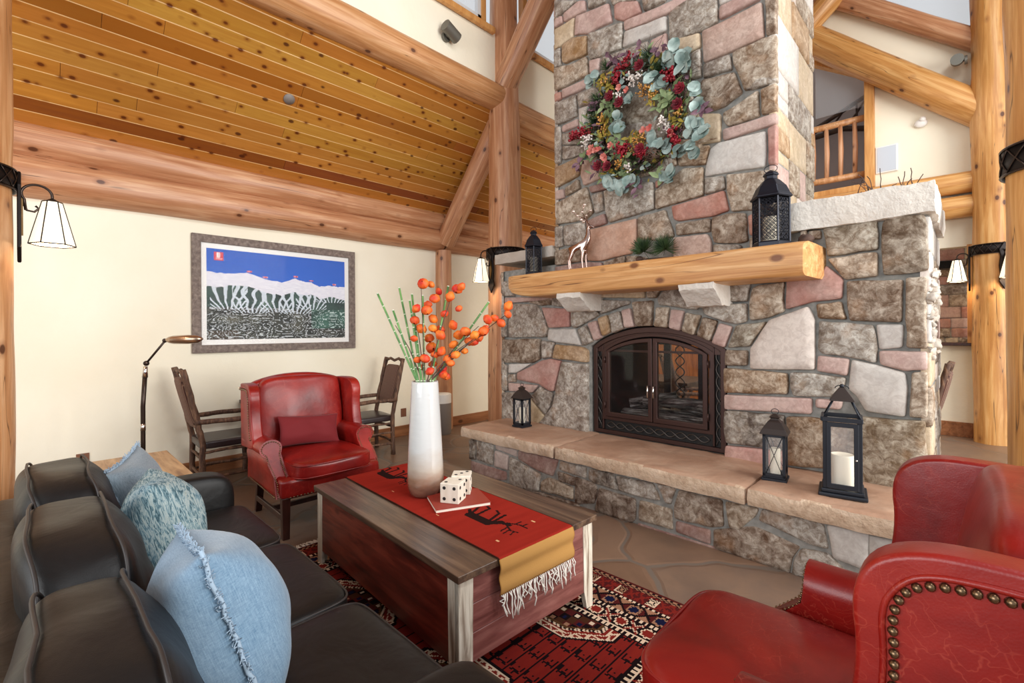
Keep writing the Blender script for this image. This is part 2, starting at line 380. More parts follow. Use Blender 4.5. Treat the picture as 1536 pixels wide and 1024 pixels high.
# ---------------------------------------------------------------- mesh builder
class MB:
    def __init__(s): s.b = bmesh.new(); s.mi = 0
    def _tag(s, before):
        for f in s.b.faces:
            if f.index == -1 or f not in before: pass
    def box(s, lo, hi, mi=0, M4=None, bev=0.0):
        x0, y0, z0 = lo; x1, y1, z1 = hi
        vs = [s.b.verts.new(c) for c in ((x0,y0,z0),(x1,y0,z0),(x1,y1,z0),(x0,y1,z0),(x0,y0,z1),(x1,y0,z1),(x1,y1,z1),(x0,y1,z1))]
        if M4 is not None:
            for v in vs: v.co = M4 @ v.co
        fs = [s.b.faces.new([vs[i] for i in q]) for q in ((0,3,2,1),(4,5,6,7),(0,1,5,4),(1,2,6,5),(2,3,7,6),(3,0,4,7))]
        for f in fs: f.material_index = mi
        if bev > 0:
            ed = list({e for f in fs for e in f.edges})
            r = bmesh.ops.bevel(s.b, geom=ed, offset=bev, segments=2, profile=0.6, affect='EDGES')
            for f in r['faces']: f.material_index = mi
        return vs
    def tube(s, pts, r, seg=10, mi=0, cap=True, closed=False, flat=None):
        pts = [Vector(p) for p in pts]; n = len(pts); rings = []
        prev = None
        for i, p in enumerate(pts):
            if closed: d = pts[(i+1) % n] - pts[i-1]
            else: d = pts[min(i+1, n-1)] - pts[max(i-1, 0)]
            if d.length < 1e-9: d = Vector((0,0,1))
            d.normalize()
            if prev is None:
                a = Vector((0,0,1)) if abs(d.z) < 0.9 else Vector((1,0,0))
                u = d.cross(a).normalized()
            else:
                u = prev - d * prev.dot(d)
                u = u.normalized() if u.length > 1e-6 else d.orthogonal().normalized()
            prev = u; w = d.cross(u)
            rad = r[i] if isinstance(r, (list, tuple)) else r
            k = flat if flat else 1.0
            rings.append([s.b.verts.new(p + u*rad*cos(2*pi*j/seg) + w*rad*k*sin(2*pi*j/seg)) for j in range(seg)])
        m = n if closed else n-1
        for i in range(m):
            A = rings[i]; B = rings[(i+1) % n]
            for j in range(seg):
                f = s.b.faces.new((A[j], A[(j+1)%seg], B[(j+1)%seg], B[j])); f.material_index = mi
        if cap and not closed:
            f = s.b.faces.new(list(reversed(rings[0]))); f.material_index = mi
            f = s.b.faces.new(rings[-1]); f.material_index = mi
    def lathe(s, prof, seg=32, mi=0, org=(0,0,0), phase=0.0):
        o = Vector(org); rings = []
        for r, z in prof:
            if r < 1e-6: rings.append([s.b.verts.new(o + Vector((0,0,z)))])
            else: rings.append([s.b.verts.new(o + Vector((r*cos(2*pi*j/seg+phase), r*sin(2*pi*j/seg+phase), z))) for j in range(seg)])
        for A, B in zip(rings, rings[1:]):
            for j in range(seg):
                a = A[j % len(A)]; a2 = A[(j+1) % len(A)]; b = B[j % len(B)]; b2 = B[(j+1) % len(B)]
                vs = []
                for v in (a, a2, b2, b):
                    if v not in vs: vs.append(v)
                if len(vs) >= 3:
                    try: f = s.b.faces.new(vs); f.material_index = mi
                    except ValueError: pass
    def prism(s, outline, t0, t1, axis='y', mi=0):
        """outline: 2D points; axis = extrusion axis. x: (y,z), y: (x,z), z: (x,y)"""
        def mk(p, t):
            return {'x': (t, p[0], p[1]), 'y': (p[0], t, p[1]), 'z': (p[0], p[1], t)}[axis]
        A = [s.b.verts.new(mk(p, t0)) for p in outline]; B = [s.b.verts.new(mk(p, t1)) for p in outline]
        n = len(outline)
        fs = [s.b.faces.new(A), s.b.faces.new(list(reversed(B)))]
        for i in range(n): fs.append(s.b.faces.new((A[i], B[i], B[(i+1)%n], A[(i+1)%n])))
        for f in fs: f.material_index = mi
        return A, B
    def ball(s, c, r, mi=0, u=10, v=7, sc=(1,1,1)):
        c = Vector(c); rings = []
        top = s.b.verts.new(c + Vector((0,0,r*sc[2]))); bot = s.b.verts.new(c - Vector((0,0,r*sc[2])))
        for i in range(1, v):
            a = pi*i/v
            rings.append([s.b.verts.new(c + Vector((r*sc[0]*sin(a)*cos(2*pi*j/u), r*sc[1]*sin(a)*sin(2*pi*j/u), r*sc[2]*cos(a)))) for j in range(u)])
        for j in range(u):
            f = s.b.faces.new((top, rings[0][j], rings[0][(j+1)%u])); f.material_index = mi
            f = s.b.faces.new((bot, rings[-1][(j+1)%u], rings[-1][j])); f.material_index = mi
        for A, B in zip(rings, rings[1:]):
            for j in range(u):
                f = s.b.faces.new((A[j], B[j], B[(j+1)%u], A[(j+1)%u])); f.material_index = mi
    def leaf(s, c, d, nrm, L, W, mi=0, cup=0.15, round_=False):
        c = Vector(c); d = Vector(d).normalized(); nrm = Vector(nrm); nrm = (nrm - d*nrm.dot(d))
        nrm = nrm.normalized() if nrm.length > 1e-6 else d.orthogonal().normalized()
        w = d.cross(nrm)
        if round_: prof = [(0, 0.1), (0.12, 0.7), (0.4, 1.0), (0.75, 0.85), (1.0, 0.25)]
        else: prof = [(0, 0.06), (0.25, 0.7), (0.5, 1.0), (0.8, 0.55), (1.0, 0.04)]
        rows = []
        for t, k in prof:
            z = -cup * L * (2*t-1)**2 * 0.6
            rows.append([s.b.verts.new(c + d*L*t + w*W*0.5*k*q + nrm*(z + cup*W*abs(q))) for q in (-1, 0, 1)])
        for A, B in zip(rows, rows[1:]):
            for j in range(2):
                f = s.b.faces.new((A[j], A[j+1], B[j+1], B[j])); f.material_index = mi
    def rbox(s, c, size, p=5.0, n=10, mi=0, bulge=0.0, baxis=2, wr=0.0, seed=0, warp=None):
        """rounded, slightly inflated cushion block"""
        c = Vector(c); hx = [q/2 for q in size]
        base = bmesh.new(); bmesh.ops.create_cube(base, size=2.0)
        bmesh.ops.subdivide_edges(base, edges=base.edges[:], cuts=n-1, use_grid_fill=True)
        vm = {}
        for v in base.verts:
            q = Vector([math.tan(k*pi/4)*0.35 + k*0.65 for k in v.co])
            L = (abs(q.x)**p + abs(q.y)**p + abs(q.z)**p) ** (1.0/p)
            q = q / max(L, 1e-6)
            others = [k for k in range(3) if k != baxis]
            bb = 1.0 + bulge*(1-q[others[0]]**2)*(1-q[others[1]]**2)
            q[baxis] *= bb
            w = Vector((q.x*hx[0], q.y*hx[1], q.z*hx[2]))
            if wr:
                w += Vector([noise.noise(w*5 + Vector((seed, k*3.1, 0)))*wr for k in range(3)])
            if warp: w = warp(w)
            vm[v] = s.b.verts.new(c + w)
        for f in base.faces:
            nf = s.b.faces.new([vm[v] for v in f.verts]); nf.material_index = mi
        base.free()
    def done(s, name, mats, parent=None, loc=(0,0,0), rot=(0,0,0), smooth=True, bevel=None, sub=0, label=None, angle=None):
        me = bpy.data.meshes.new(name)
        bmesh.ops.recalc_face_normals(s.b, faces=s.b.faces[:])
        if smooth:
            for f in s.b.faces: f.smooth = True
            if angle is not None:
                for e in s.b.edges:
                    if len(e.link_faces) == 2 and e.calc_face_angle(0) > radians(angle): e.smooth = False
        s.b.to_mesh(me); s.b.free()
        for m in ([mats] if isinstance(mats, str) else mats): me.materials.append(M[m])
        o = bpy.data.objects.new(name, me); COL.objects.link(o)
        o.location = loc; o.rotation_euler = rot
        if parent is not None: o.parent = parent
        if bevel:
            md = o.modifiers.new('bevel', 'BEVEL'); md.width = bevel[0]; md.segments = bevel[1]; md.limit_method = 'ANGLE'; md.angle_limit = radians(35)
            md.harden_normals = False
        if sub:
            md = o.modifiers.new('subdivision', 'SUBSURF'); md.levels = sub; md.render_levels = sub
        if label: o['label'] = label
        return o

def thing(name, label, cat, loc=(0,0,0), rotz=0.0, group=None):
    o = bpy.data.objects.new(name, None); COL.objects.link(o)
    o.empty_display_size = 0.1
    o.location = loc; o.rotation_euler = (0, 0, rotz)
    o['label'] = label; o['category'] = cat
    if group: o['group'] = group
    return o
def tag(o, label, cat, group=None):
    o['label'] = label; o['category'] = cat
    if group: o['group'] = group
    return o
def struct(o): o['kind'] = 'structure'; return o
def copy_tree(o, parent=None):
    c = o.copy(); COL.objects.link(c)
    if parent is not None: c.parent = parent
    for ch in list(o.children): copy_tree(ch, c)
    return c
def setcol(me, cols):
    """cols: per-face rgba list"""
    a = me.color_attributes.new('col', 'FLOAT_COLOR', 'CORNER')
    buf = []
    for p in me.polygons: buf.extend(list(cols[p.index]) * p.loop_total)
    a.data.foreach_set('color', buf)

# ---------------------------------------------------------------- masonry
PAL = {'G': (188,182,176,1), 'LG': (202,199,193,1), 'W': (226,214,204,0.15), 'LW': (206,202,196,0.12), 'P': (198,164,156,0.25), 'PR': (184,128,118,0.25),
 'PD': (150,106,98,0.4), 'PT': (202,170,156,0.35), 'PT2': (196,152,128,0.2), 'R': (188,120,102,0.3), 'S': (206,184,150,0.3), 'T': (202,184,162,1), 'B': (162,138,116,1), 'O': (188,148,98,0.6),
 'BO': (176,140,100,1), 'GT': (166,156,138,1), 'BG': (156,138,116,1), 'CB': (178,160,132,1), 'GD': (122,112,106,1), 'BD': (124,96,78,1), 'PW': (188,168,160,0.2), 'BT': (150,124,104,1)}
def col_of(code, rnd):
    r = PAL[code]; j = rnd.uniform(-7, 7)
    c = lin(tuple(min(255, max(0, v + j)) for v in r[:3]))
    return (c[0], c[1], c[2], r[3])

def clean_poly(pts, inset):
    """inset polygon towards the inside by a fixed distance; rounds corners"""
    area_ = sum(pts[i][0]*pts[(i+1)%len(pts)][1] - pts[(i+1)%len(pts)][0]*pts[i][1] for i in range(len(pts)))
    if area_ < 0: pts = pts[::-1]
    n = len(pts); out = []
    for i in range(n):
        p0 = Vector(pts[i-1]); p1 = Vector(pts[i]); p2 = Vector(pts[(i+1)%n])
        d1 = (p1-p0); d2 = (p2-p1)
        if d1.length < 1e-5 or d2.length < 1e-5: continue
        d1.normalize(); d2.normalize()
        n1 = Vector((-d1.y, d1.x)); n2 = Vector((-d2.y, d2.x))
        b = n1 + n2
        if b.length < 1e-4: b = n1
        k = inset / max(0.35, (b.normalized()).dot(n1))
        out.append(p1 + b.normalized()*k)
    return out
def rounded(pts, r, rnd, jit):
    res = []; n = len(pts)
    for i in range(n):
        a = pts[i-1]; b = pts[i]; c = pts[(i+1)%n]
        la = (a-b).length; lc = (c-b).length
        k1 = min(r, la*0.4); k2 = min(r, lc*0.4)
        pa = b + (a-b).normalized()*k1; pc = b + (c-b).normalized()*k2
        res.append(pa); res.append((pa+pc+2*b)/4 if r > 0.004 else b); res.append(pc)
        m = max(0, int((lc - k2 - min(r, lc*0.4))/0.09))
        for q in range(1, m+1):
            t = q/(m+1); e = c + (b-c).normalized()*min(r, lc*0.4)
            v = pc.lerp(e, t); d = (c-b).normalized()
            res.append(v + Vector((-d.y, d.x))*rnd.uniform(-jit, jit))
    return res
def stones_mesh(name, polys, to3, parent, thick=0.035, seed=1, joint=0.0012, mats=('fieldstone',)):
    rnd = random.Random(seed); mb = MB(); cols = []
    for code, pts in polys:
        col = col_of(code, rnd)
        q = clean_poly([Vector(p) for p in pts], joint)
        if len(q) < 3: continue
        smooth_stone = col[3] < 0.5
        q = rounded(q, 0.016, rnd, 0.002 if smooth_stone else 0.005)
        cen = sum(q, Vector((0, 0)))/len(q)
        size = sum((p-cen).length for p in q)/len(q)
        out = rnd.uniform(0.0, 0.012) + (0 if smooth_stone else 0.004)
        if code == 'CB': out += 0.02
        def ring(k_in, dep):
            vs = []
            for p in q:
                d = (cen-p); L = d.length
                pp = p + d*(min(k_in, L*0.5)/max(L, 1e-6))
                vs.append(mb.b.verts.new(to3(pp.x, pp.y, dep)))
            return vs
        r0 = ring(0, -thick); r1 = ring(0, out*0.3 - 0.006); r2 = ring(0.008, out + 0.001)
        amp = 0.002 if smooth_stone else 0.009
        rings = [r0, r1, r2]
        for kk, (fr) in enumerate((0.3, 0.6, 0.85)):
            vs = []
            for p in q:
                pp = p.lerp(cen, fr)
                h = noise.noise(Vector((pp.x*9, pp.y*9, seed*3.7)))*amp + noise.noise(Vector((pp.x*22, pp.y*22, seed)))*amp*0.7
                vs.append(mb.b.verts.new(to3(pp.x, pp.y, out + 0.004 + h)))
            rings.append(vs)
        n = len(q)
        for A, B in zip(rings, rings[1:]):
            for i in range(n):
                mb.b.faces.new((A[i], A[(i+1)%n], B[(i+1)%n], B[i])); cols.append(col)
        cv = mb.b.verts.new(to3(cen.x, cen.y, out + 0.005))
        for i in range(n):
            mb.b.faces.new((rings[-1][i], rings[-1][(i+1)%n], cv)); cols.append(col)
    o = mb.done(name, list(mats), parent)
    setcol(o.data, cols)
    return o
def ashlar(u0, u1, v0, v1, seed, rowh=(0.13, 0.34), codes='G LG P T B O T G S P BO LW R T'.split()):
    rnd = random.Random(seed); out = []; v = v0
    while v < v1 - 0.04:
        h = min(rnd.uniform(*rowh), v1 - v)
        if v1 - v - h < 0.08: h = v1 - v
        u = u0
        while u < u1 - 0.03:
            w = rnd.uniform(0.8, 2.0)*h
            if rnd.random() < 0.2: w *= 1.6
            w = max(0.12, w)
            if u1 - u - w < 0.1: w = u1 - u
            j = lambda: rnd.uniform(-0.012, 0.012)
            if h > 0.24 and rnd.random() < 0.45 and w < 0.5:
                s = rnd.uniform(0.35, 0.65)*h; c1, c2 = rnd.choice(codes), rnd.choice(codes)
                jj = j()
                out.append((c1, [(u, v), (u+w, v), (u+w, v+s+jj), (u, v+s)]))
                out.append((c2, [(u, v+s), (u+w, v+s+jj), (u+w, v+h), (u, v+h)]))
            else:
                out.append((rnd.choice(codes), [(u+j()*0.3, v), (u+w, v), (u+w+j()*0.3, v+h), (u, v+h)]))
            u += w
        v += h
    return out
def parse(s):
    return [(a.split(':')[0], [tuple(map(float, p.split(','))) for p in a.split(':')[1].split()]) for a in s.split(';')]
UP="G:-3.113,4.988 -2.817,4.84 -2.999,4.798 -3.108,4.793;P:-2.8,4.827 -2.717,4.79 -2.712,4.688 -2.841,4.695 -2.988,4.698 -2.999,4.784;P:-3.108,4.778 -3.005,4.777 -3,4.699 -3.115,4.69;S:-3.115,4.676 -2.847,4.684 -2.866,4.497 -3.032,4.466 -3.117,4.469;LG:-2.684,4.828 -2.483,4.726 -2.484,4.656 -2.685,4.684;P:-2.836,4.687 -2.443,4.628 -2.41,4.433 -2.601,4.451 -2.687,4.44 -2.798,4.49 -2.855,4.497;PR:-2.389,4.574 -2.324,4.586 -2.136,4.496 -2.1,4.379 -2.287,4.384 -2.385,4.447;G:-2.099,4.531 -1.872,4.417 -1.873,4.365 -2.082,4.375;LG:-2.433,4.701 -2.144,4.554 -2.172,4.518 -2.403,4.582 -2.423,4.644;P:-2.287,4.376 -1.859,4.338 -1.71,4.319 -1.662,4.295 -1.663,4.241 -1.859,4.243 -2.278,4.287;LG:-2.682,4.438 -2.297,4.376 -2.304,4.132 -2.488,4.149 -2.668,4.174 -2.689,4.233;LW:-2.278,4.274 -1.86,4.228 -1.858,4.096 -2.299,4.134;O:-3.014,4.463 -2.913,4.485 -2.832,4.477 -2.693,4.429 -2.7,4.246 -2.974,4.262 -3.015,4.293;G:-3.117,4.46 -3.032,4.457 -3.027,4.26 -3.119,4.272;T:-3.119,4.263 -2.823,4.214 -2.7,4.224 -2.685,4.032 -2.824,4.03 -3.115,4.02;P:-2.673,4.167 -2.54,4.144 -2.557,4.026 -2.669,4.03;P:-3.024,4.006 -2.588,4.003 -2.563,3.922 -2.825,3.91 -3.018,3.914;G:-2.53,4.135 -2.035,4.086 -2.031,3.942 -2.281,3.96 -2.531,3.99;P:-2.017,4.083 -1.861,4.085 -1.86,3.879 -2.018,3.92;LG:-1.845,4.221 -1.787,4.256 -1.707,4.271 -1.598,4.277 -1.435,4.195 -1.426,3.974 -1.562,3.958 -1.765,3.972 -1.839,4.008;LW:-1.421,4.188 -1.269,4.11 -1.316,4.091 -1.414,4.096;P:-1.418,4.087 -1.255,4.089 -1.106,4 -1.419,3.985;PT:-1.558,3.953 -1.423,3.957 -1.099,3.973 -1.085,3.701 -1.312,3.691 -1.545,3.688;B:-1.083,4.017 -0.998,3.973 -1.002,3.691 -1.073,3.699;T:-1.319,3.679 -1.082,3.693 -1,3.68 -1.002,3.347 -1.233,3.346 -1.253,3.428 -1.313,3.587;S:-1.831,3.993 -1.697,3.973 -1.57,3.95 -1.567,3.832 -1.647,3.821 -1.815,3.899;G:-1.64,3.81 -1.567,3.821 -1.561,3.582 -1.68,3.604;G:-1.549,3.675 -1.333,3.674 -1.32,3.547 -1.55,3.562;B:-1.557,3.558 -1.3,3.521 -1.243,3.339 -1.385,3.274 -1.5,3.275 -1.551,3.345 -1.603,3.477;T:-1.396,3.225 -1.129,3.318 -1.121,3.114 -1.358,3.108 -1.392,3.166;G:-1.243,3.437 -1.097,3.409 -1.004,3.367 -0.998,3.331 -1.174,3.334 -1.227,3.35;BO:-1.116,3.313 -1.003,3.326 -1.004,3.113 -1.111,3.118;P:-1.4,3.095 -1.003,3.103 -1.003,3.022 -1.393,3.006;S:-1.605,3.287 -1.5,3.26 -1.41,3.23 -1.415,3.008 -1.607,3.029;LW:-1.495,2.968 -1.429,3.001 -1.081,2.991 -1.079,2.798 -1.089,2.722 -1.319,2.74 -1.541,2.752 -1.532,2.844;PR:-1.068,3.008 -1.004,3.019 -1.006,2.718 -1.064,2.726;BO:-1.78,3 -1.607,3.022 -1.498,3.003 -1.532,2.851 -1.765,2.895;T:-2,3.027 -1.788,3.002 -1.773,2.904 -2,2.945;T:-1.983,2.73 -1.893,2.766 -1.785,2.828 -1.72,2.867 -1.55,2.836 -1.552,2.6 -1.738,2.584 -1.98,2.563;G:-1.544,2.745 -1.388,2.727 -1.378,2.615 -1.545,2.602;T:-1.371,2.73 -1.114,2.696 -1.011,2.685 -1.013,2.38 -1.187,2.412 -1.334,2.425 -1.368,2.591;R:-1.833,2.563 -1.386,2.609 -1.352,2.439 -1.476,2.414 -1.776,2.424 -1.813,2.449;B:-1.797,2.404 -1.495,2.406 -1.499,2.292 -1.789,2.304;B:-1.487,2.409 -1.355,2.418 -1.226,2.398 -1.211,2.177 -1.268,2.167 -1.471,2.198 -1.492,2.291;PT:-1.814,2.292 -1.521,2.28 -1.492,2.216 -1.49,2.097 -1.816,2.088;G:-1.478,2.188 -1.275,2.161 -1.255,2.141 -1.282,2.073 -1.479,2.096;R:-1.213,2.375 -1.167,2.381 -1.122,2.38 -1.124,2.2 -1.201,2.218;T:-1.116,2.379 -1.013,2.37 -1.014,2.218 -1.117,2.22;T:-1.201,2.204 -1.014,2.208 -1.015,2.042 -1.202,2.064;B:-2.151,2.524 -1.985,2.536 -1.886,2.546 -1.845,2.423 -1.809,2.299 -1.939,2.278 -2.152,2.324;R:-3.122,3.997 -3.03,3.997 -3.024,3.915 -3.116,3.908;G:-3.116,3.894 -2.831,3.893 -2.827,3.67 -2.979,3.657 -3.112,3.666;G:-2.82,3.889 -2.616,3.887 -2.532,3.804 -2.66,3.732 -2.804,3.745;LW:-2.804,3.736 -2.639,3.725 -2.533,3.68 -2.535,3.503 -2.795,3.539;P:-3.021,3.628 -2.816,3.643 -2.811,3.563 -3.022,3.561;G:-3.112,3.647 -3.033,3.632 -3.023,3.372 -3.042,3.243 -3.116,3.252;G:-3.016,3.541 -2.577,3.481 -2.515,3.444 -2.516,3.303 -3.011,3.425;G:-3.017,3.417 -2.516,3.286 -2.516,3.215 -2.664,3.273 -2.923,3.26 -3.018,3.275;O:-3.116,3.219 -2.763,3.25 -2.804,3.072 -2.833,3.056 -3.112,2.996;PT:-2.747,3.259 -2.537,3.203 -2.498,2.981 -2.755,2.946 -2.793,3.069;GT:-2.513,3.638 -2.142,3.663 -1.864,3.562 -1.866,3.349 -2.238,3.385 -2.514,3.479;G:-2.504,3.459 -1.866,3.337 -1.717,3.246 -1.718,3.123 -2.145,3.215 -2.505,3.3;GT:-1.854,3.558 -1.653,3.486 -1.577,3.323 -1.623,3.232 -1.701,3.241 -1.855,3.337;T:-2.495,3.28 -1.799,3.123 -1.784,2.985 -2.056,3.009 -2.477,3.047;G:-2.487,3.036 -2.056,2.996 -1.808,2.976 -1.801,2.88 -2.148,2.882 -2.477,2.959;BO:-1.783,3.126 -1.417,3.035 -1.564,3.032 -1.595,2.92 -1.768,2.95;S:-1.694,3.223 -1.608,3.212 -1.609,3.106 -1.702,3.13;P:-3.118,2.972 -3.003,2.971 -2.992,2.874 -3.113,2.87;T:-2.985,2.972 -2.816,3.028 -2.789,2.929 -2.98,2.886;T:-3.107,2.845 -2.974,2.866 -2.711,2.931 -2.637,2.663 -2.725,2.601 -2.871,2.603 -3.109,2.609;PD:-2.689,2.917 -2.437,2.922 -2.417,2.848 -2.668,2.853;LG:-2.663,2.83 -2.525,2.845 -2.511,2.657 -2.616,2.641 -2.636,2.734;LG:-2.514,2.843 -2.417,2.84 -2.242,2.852 -1.996,2.814 -1.985,2.568 -2.46,2.525 -2.495,2.628;R:-1.983,2.819 -1.893,2.814 -1.979,2.745;PD:-2.605,2.612 -2.501,2.624 -2.481,2.524 -2.564,2.511 -2.714,2.504 -2.725,2.578;G:-3.116,2.595 -3.012,2.588 -3.014,2.37 -3.118,2.364;G:-3,2.586 -2.725,2.587 -2.721,2.387 -2.839,2.357 -3.002,2.378;PT2:-2.709,2.494 -2.16,2.517 -2.161,2.342 -2.218,2.199 -2.443,2.182 -2.546,2.167 -2.706,2.185;B:-3.124,2.336 -2.839,2.352 -2.716,2.358 -2.712,2.185 -3.125,2.182;PD:-3.126,2.167 -2.706,2.176 -2.546,2.154 -2.526,2.077 -3.126,2.076;B:-2.525,2.156 -2.285,2.19 -2.286,2.096 -2.505,2.075;B:-2.276,2.189 -2.163,2.172 -2.036,2.136 -2.037,2.071 -2.276,2.07"
LO="G:-3.934,2.077 -3.783,2.065 -3.726,1.888 -3.928,1.899;P:-3.89,1.881 -3.712,1.877 -3.098,1.844 -3.098,1.819 -3.528,1.816 -3.801,1.813 -3.891,1.817;G:-3.929,1.808 -3.853,1.805 -3.849,1.421 -3.933,1.415;G:-3.823,1.809 -3.393,1.784 -3.327,1.712 -3.239,1.518 -3.252,1.424 -3.827,1.416;B:-3.515,1.81 -3.173,1.843 -3.192,1.766 -3.327,1.762;G:-3.16,1.861 -2.989,1.861 -2.92,1.731 -3.173,1.76;PR:-3.321,1.746 -2.943,1.718 -2.939,1.529 -3.226,1.522;LG:-2.92,1.698 -2.608,1.692 -2.582,1.642 -2.864,1.515 -2.915,1.529;LW:-3.22,1.508 -2.864,1.51 -2.786,1.339 -3.127,1.367 -3.24,1.395;B:-3.925,1.394 -3.343,1.404 -3.345,1.185 -3.453,1.135 -3.882,1.116 -3.935,1.152;G:-3.324,1.384 -3.139,1.367 -3.178,1.206 -3.319,1.186;O:-3.127,1.348 -2.775,1.326 -2.714,1.291 -2.715,1.172 -2.776,1.17 -3.166,1.197;G:-2.841,1.505 -2.739,1.55 -2.653,1.382 -2.769,1.335;P:-2.723,1.564 -2.614,1.593 -2.552,1.423 -2.643,1.387;O:-2.598,1.611 -2.488,1.644 -2.444,1.481 -2.542,1.432;G:-2.467,1.648 -2.347,1.677 -2.305,1.512 -2.43,1.461;P:-2.331,1.681 -2.236,1.701 -2.191,1.525 -2.3,1.512;B:-2.22,1.756 -2.011,1.759 -2.022,1.528 -2.181,1.525;T:-1.978,1.696 -1.856,1.691 -1.881,1.509 -2.003,1.523;P:-1.843,1.673 -1.723,1.656 -1.764,1.482 -1.867,1.509;T:-1.71,1.643 -1.579,1.614 -1.639,1.444 -1.75,1.478;B:-1.566,1.601 -1.446,1.566 -1.511,1.396 -1.622,1.444;P:-1.434,1.549 -1.33,1.516 -1.393,1.345 -1.499,1.383;G:-2.591,1.798 -2.241,1.766 -2.251,1.734 -2.569,1.651;S:-2.596,1.926 -2.088,1.899 -2.093,1.782 -2.591,1.813;T:-2.068,1.897 -1.924,1.887 -1.934,1.844 -1.982,1.776 -2.069,1.78;G:-1.906,1.846 -1.823,1.888 -1.691,1.87 -1.632,1.732 -1.591,1.705 -1.608,1.66 -1.701,1.668 -1.807,1.693 -1.954,1.712 -1.968,1.775;LG:-1.544,1.71 -1.221,1.696 -1.222,1.554 -1.302,1.534 -1.407,1.558 -1.552,1.62 -1.574,1.681;G:-1.383,1.885 -1.197,1.87 -1.217,1.71 -1.377,1.714;T:-1.208,1.695 -1.187,1.806 -1.148,1.831 -0.962,1.845 -0.972,1.731 -0.964,1.624 -1.074,1.579 -1.202,1.561;PR:-0.95,1.884 -0.705,1.888 -0.705,1.942 -0.604,1.836 -0.612,1.699 -0.785,1.686 -0.957,1.637;BO:-0.766,1.671 -0.615,1.684 -0.586,1.555 -0.756,1.567;GT:-1.306,1.527 -1.08,1.555 -1.206,1.361 -1.373,1.346;W:-1.068,1.565 -0.813,1.658 -0.774,1.572 -0.775,1.203 -1.045,1.19 -1.204,1.188 -1.203,1.343;B:-1.387,1.332 -1.22,1.332 -1.224,1.212 -1.395,1.204;BO:-1.402,1.186 -1.204,1.179 -0.946,1.169 -0.947,1.014 -1.197,0.996 -1.399,0.986;LG:-0.932,1.177 -0.868,1.181 -0.594,1.162 -0.605,1.03 -0.911,1.005 -0.932,1.072;P:-1.4,0.973 -0.793,1.001 -0.798,0.886 -1.4,0.853;P:-0.773,1.002 -0.611,1.007 -0.624,0.937 -0.774,0.936;GD:-1.4,0.844 -1.073,0.857 -0.97,0.857 -0.971,0.62 -1.129,0.593 -1.389,0.584 -1.406,0.679;BO:-0.959,0.85 -0.656,0.872 -0.502,0.863 -0.51,0.543 -0.957,0.492;CB:-0.59,0.899 -0.187,0.92 -0.177,0.697 -0.181,0.464 -0.242,0.442 -0.593,0.397;PR:-1.394,0.565 -0.971,0.595 -0.972,0.461 -1.403,0.448;LW:-0.431,1.523 -0.29,1.521 -0.296,1.372 -0.414,1.354;LG:-0.749,1.552 -0.441,1.519 -0.42,1.373 -0.43,1.265 -0.568,1.298 -0.729,1.317 -0.757,1.349;P:-0.757,1.308 -0.571,1.29 -0.585,1.17 -0.765,1.196;P:-0.417,1.35 -0.176,1.352 -0.177,1.233 -0.249,1.229 -0.283,1.22 -0.412,1.258;LW:-0.562,1.287 -0.43,1.257 -0.283,1.212 -0.272,1.116 -0.284,0.93 -0.487,0.943 -0.537,1.04 -0.582,1.083;T:-0.254,1.217 -0.177,1.226 -0.179,0.936 -0.267,0.932;GT:-0.724,2.198 -0.418,2.208 -0.413,2.012 -0.697,1.998 -0.707,2.106;BG:-0.394,2.185 -0.358,2.209 -0.188,2.205 -0.172,2.14 -0.168,1.85 -0.279,1.839 -0.39,1.841 -0.401,2.025;T:-0.698,1.982 -0.5,1.999 -0.417,1.997 -0.417,1.836 -0.584,1.826 -0.604,1.836;B:-0.588,1.818 -0.288,1.806 -0.298,1.531 -0.459,1.541 -0.573,1.547 -0.585,1.651;T:-0.279,1.816 -0.174,1.815 -0.178,1.561 -0.176,1.366 -0.279,1.371;B:-0.86,2.203 -0.816,2.204 -0.816,2.138 -0.86,2.135;B:-0.809,2.195 -0.731,2.191 -0.731,2.126 -0.809,2.137;LW:-3.83,1.106 -3.48,1.127 -3.706,1.008 -3.838,1;G:-3.838,0.989 -3.72,0.996 -3.721,0.902 -3.839,0.893;PR:-3.699,1.008 -3.319,1.169 -3.204,1.193 -3.055,1.175 -3.105,1.009 -3.156,0.846 -3.219,0.841 -3.374,0.907 -3.692,0.93;P:-3.839,0.888 -3.375,0.892 -3.456,0.805 -3.833,0.788;G:-3.928,1.107 -3.86,1.089 -3.855,0.791 -3.939,0.784;G:-3.456,0.785 -3.348,0.884 -3.169,0.826 -3.208,0.68 -3.267,0.576 -3.497,0.761;G:-3.043,1.171 -2.715,1.157 -2.721,0.451 -3.086,0.444 -3.365,0.474 -3.183,0.683 -3.119,0.912;S:-3.552,0.786 -3.497,0.751 -3.273,0.565 -3.379,0.462 -3.541,0.44;G:-3.939,0.768 -3.58,0.794 -3.54,0.624 -3.555,0.448 -3.784,0.433 -3.943,0.439"
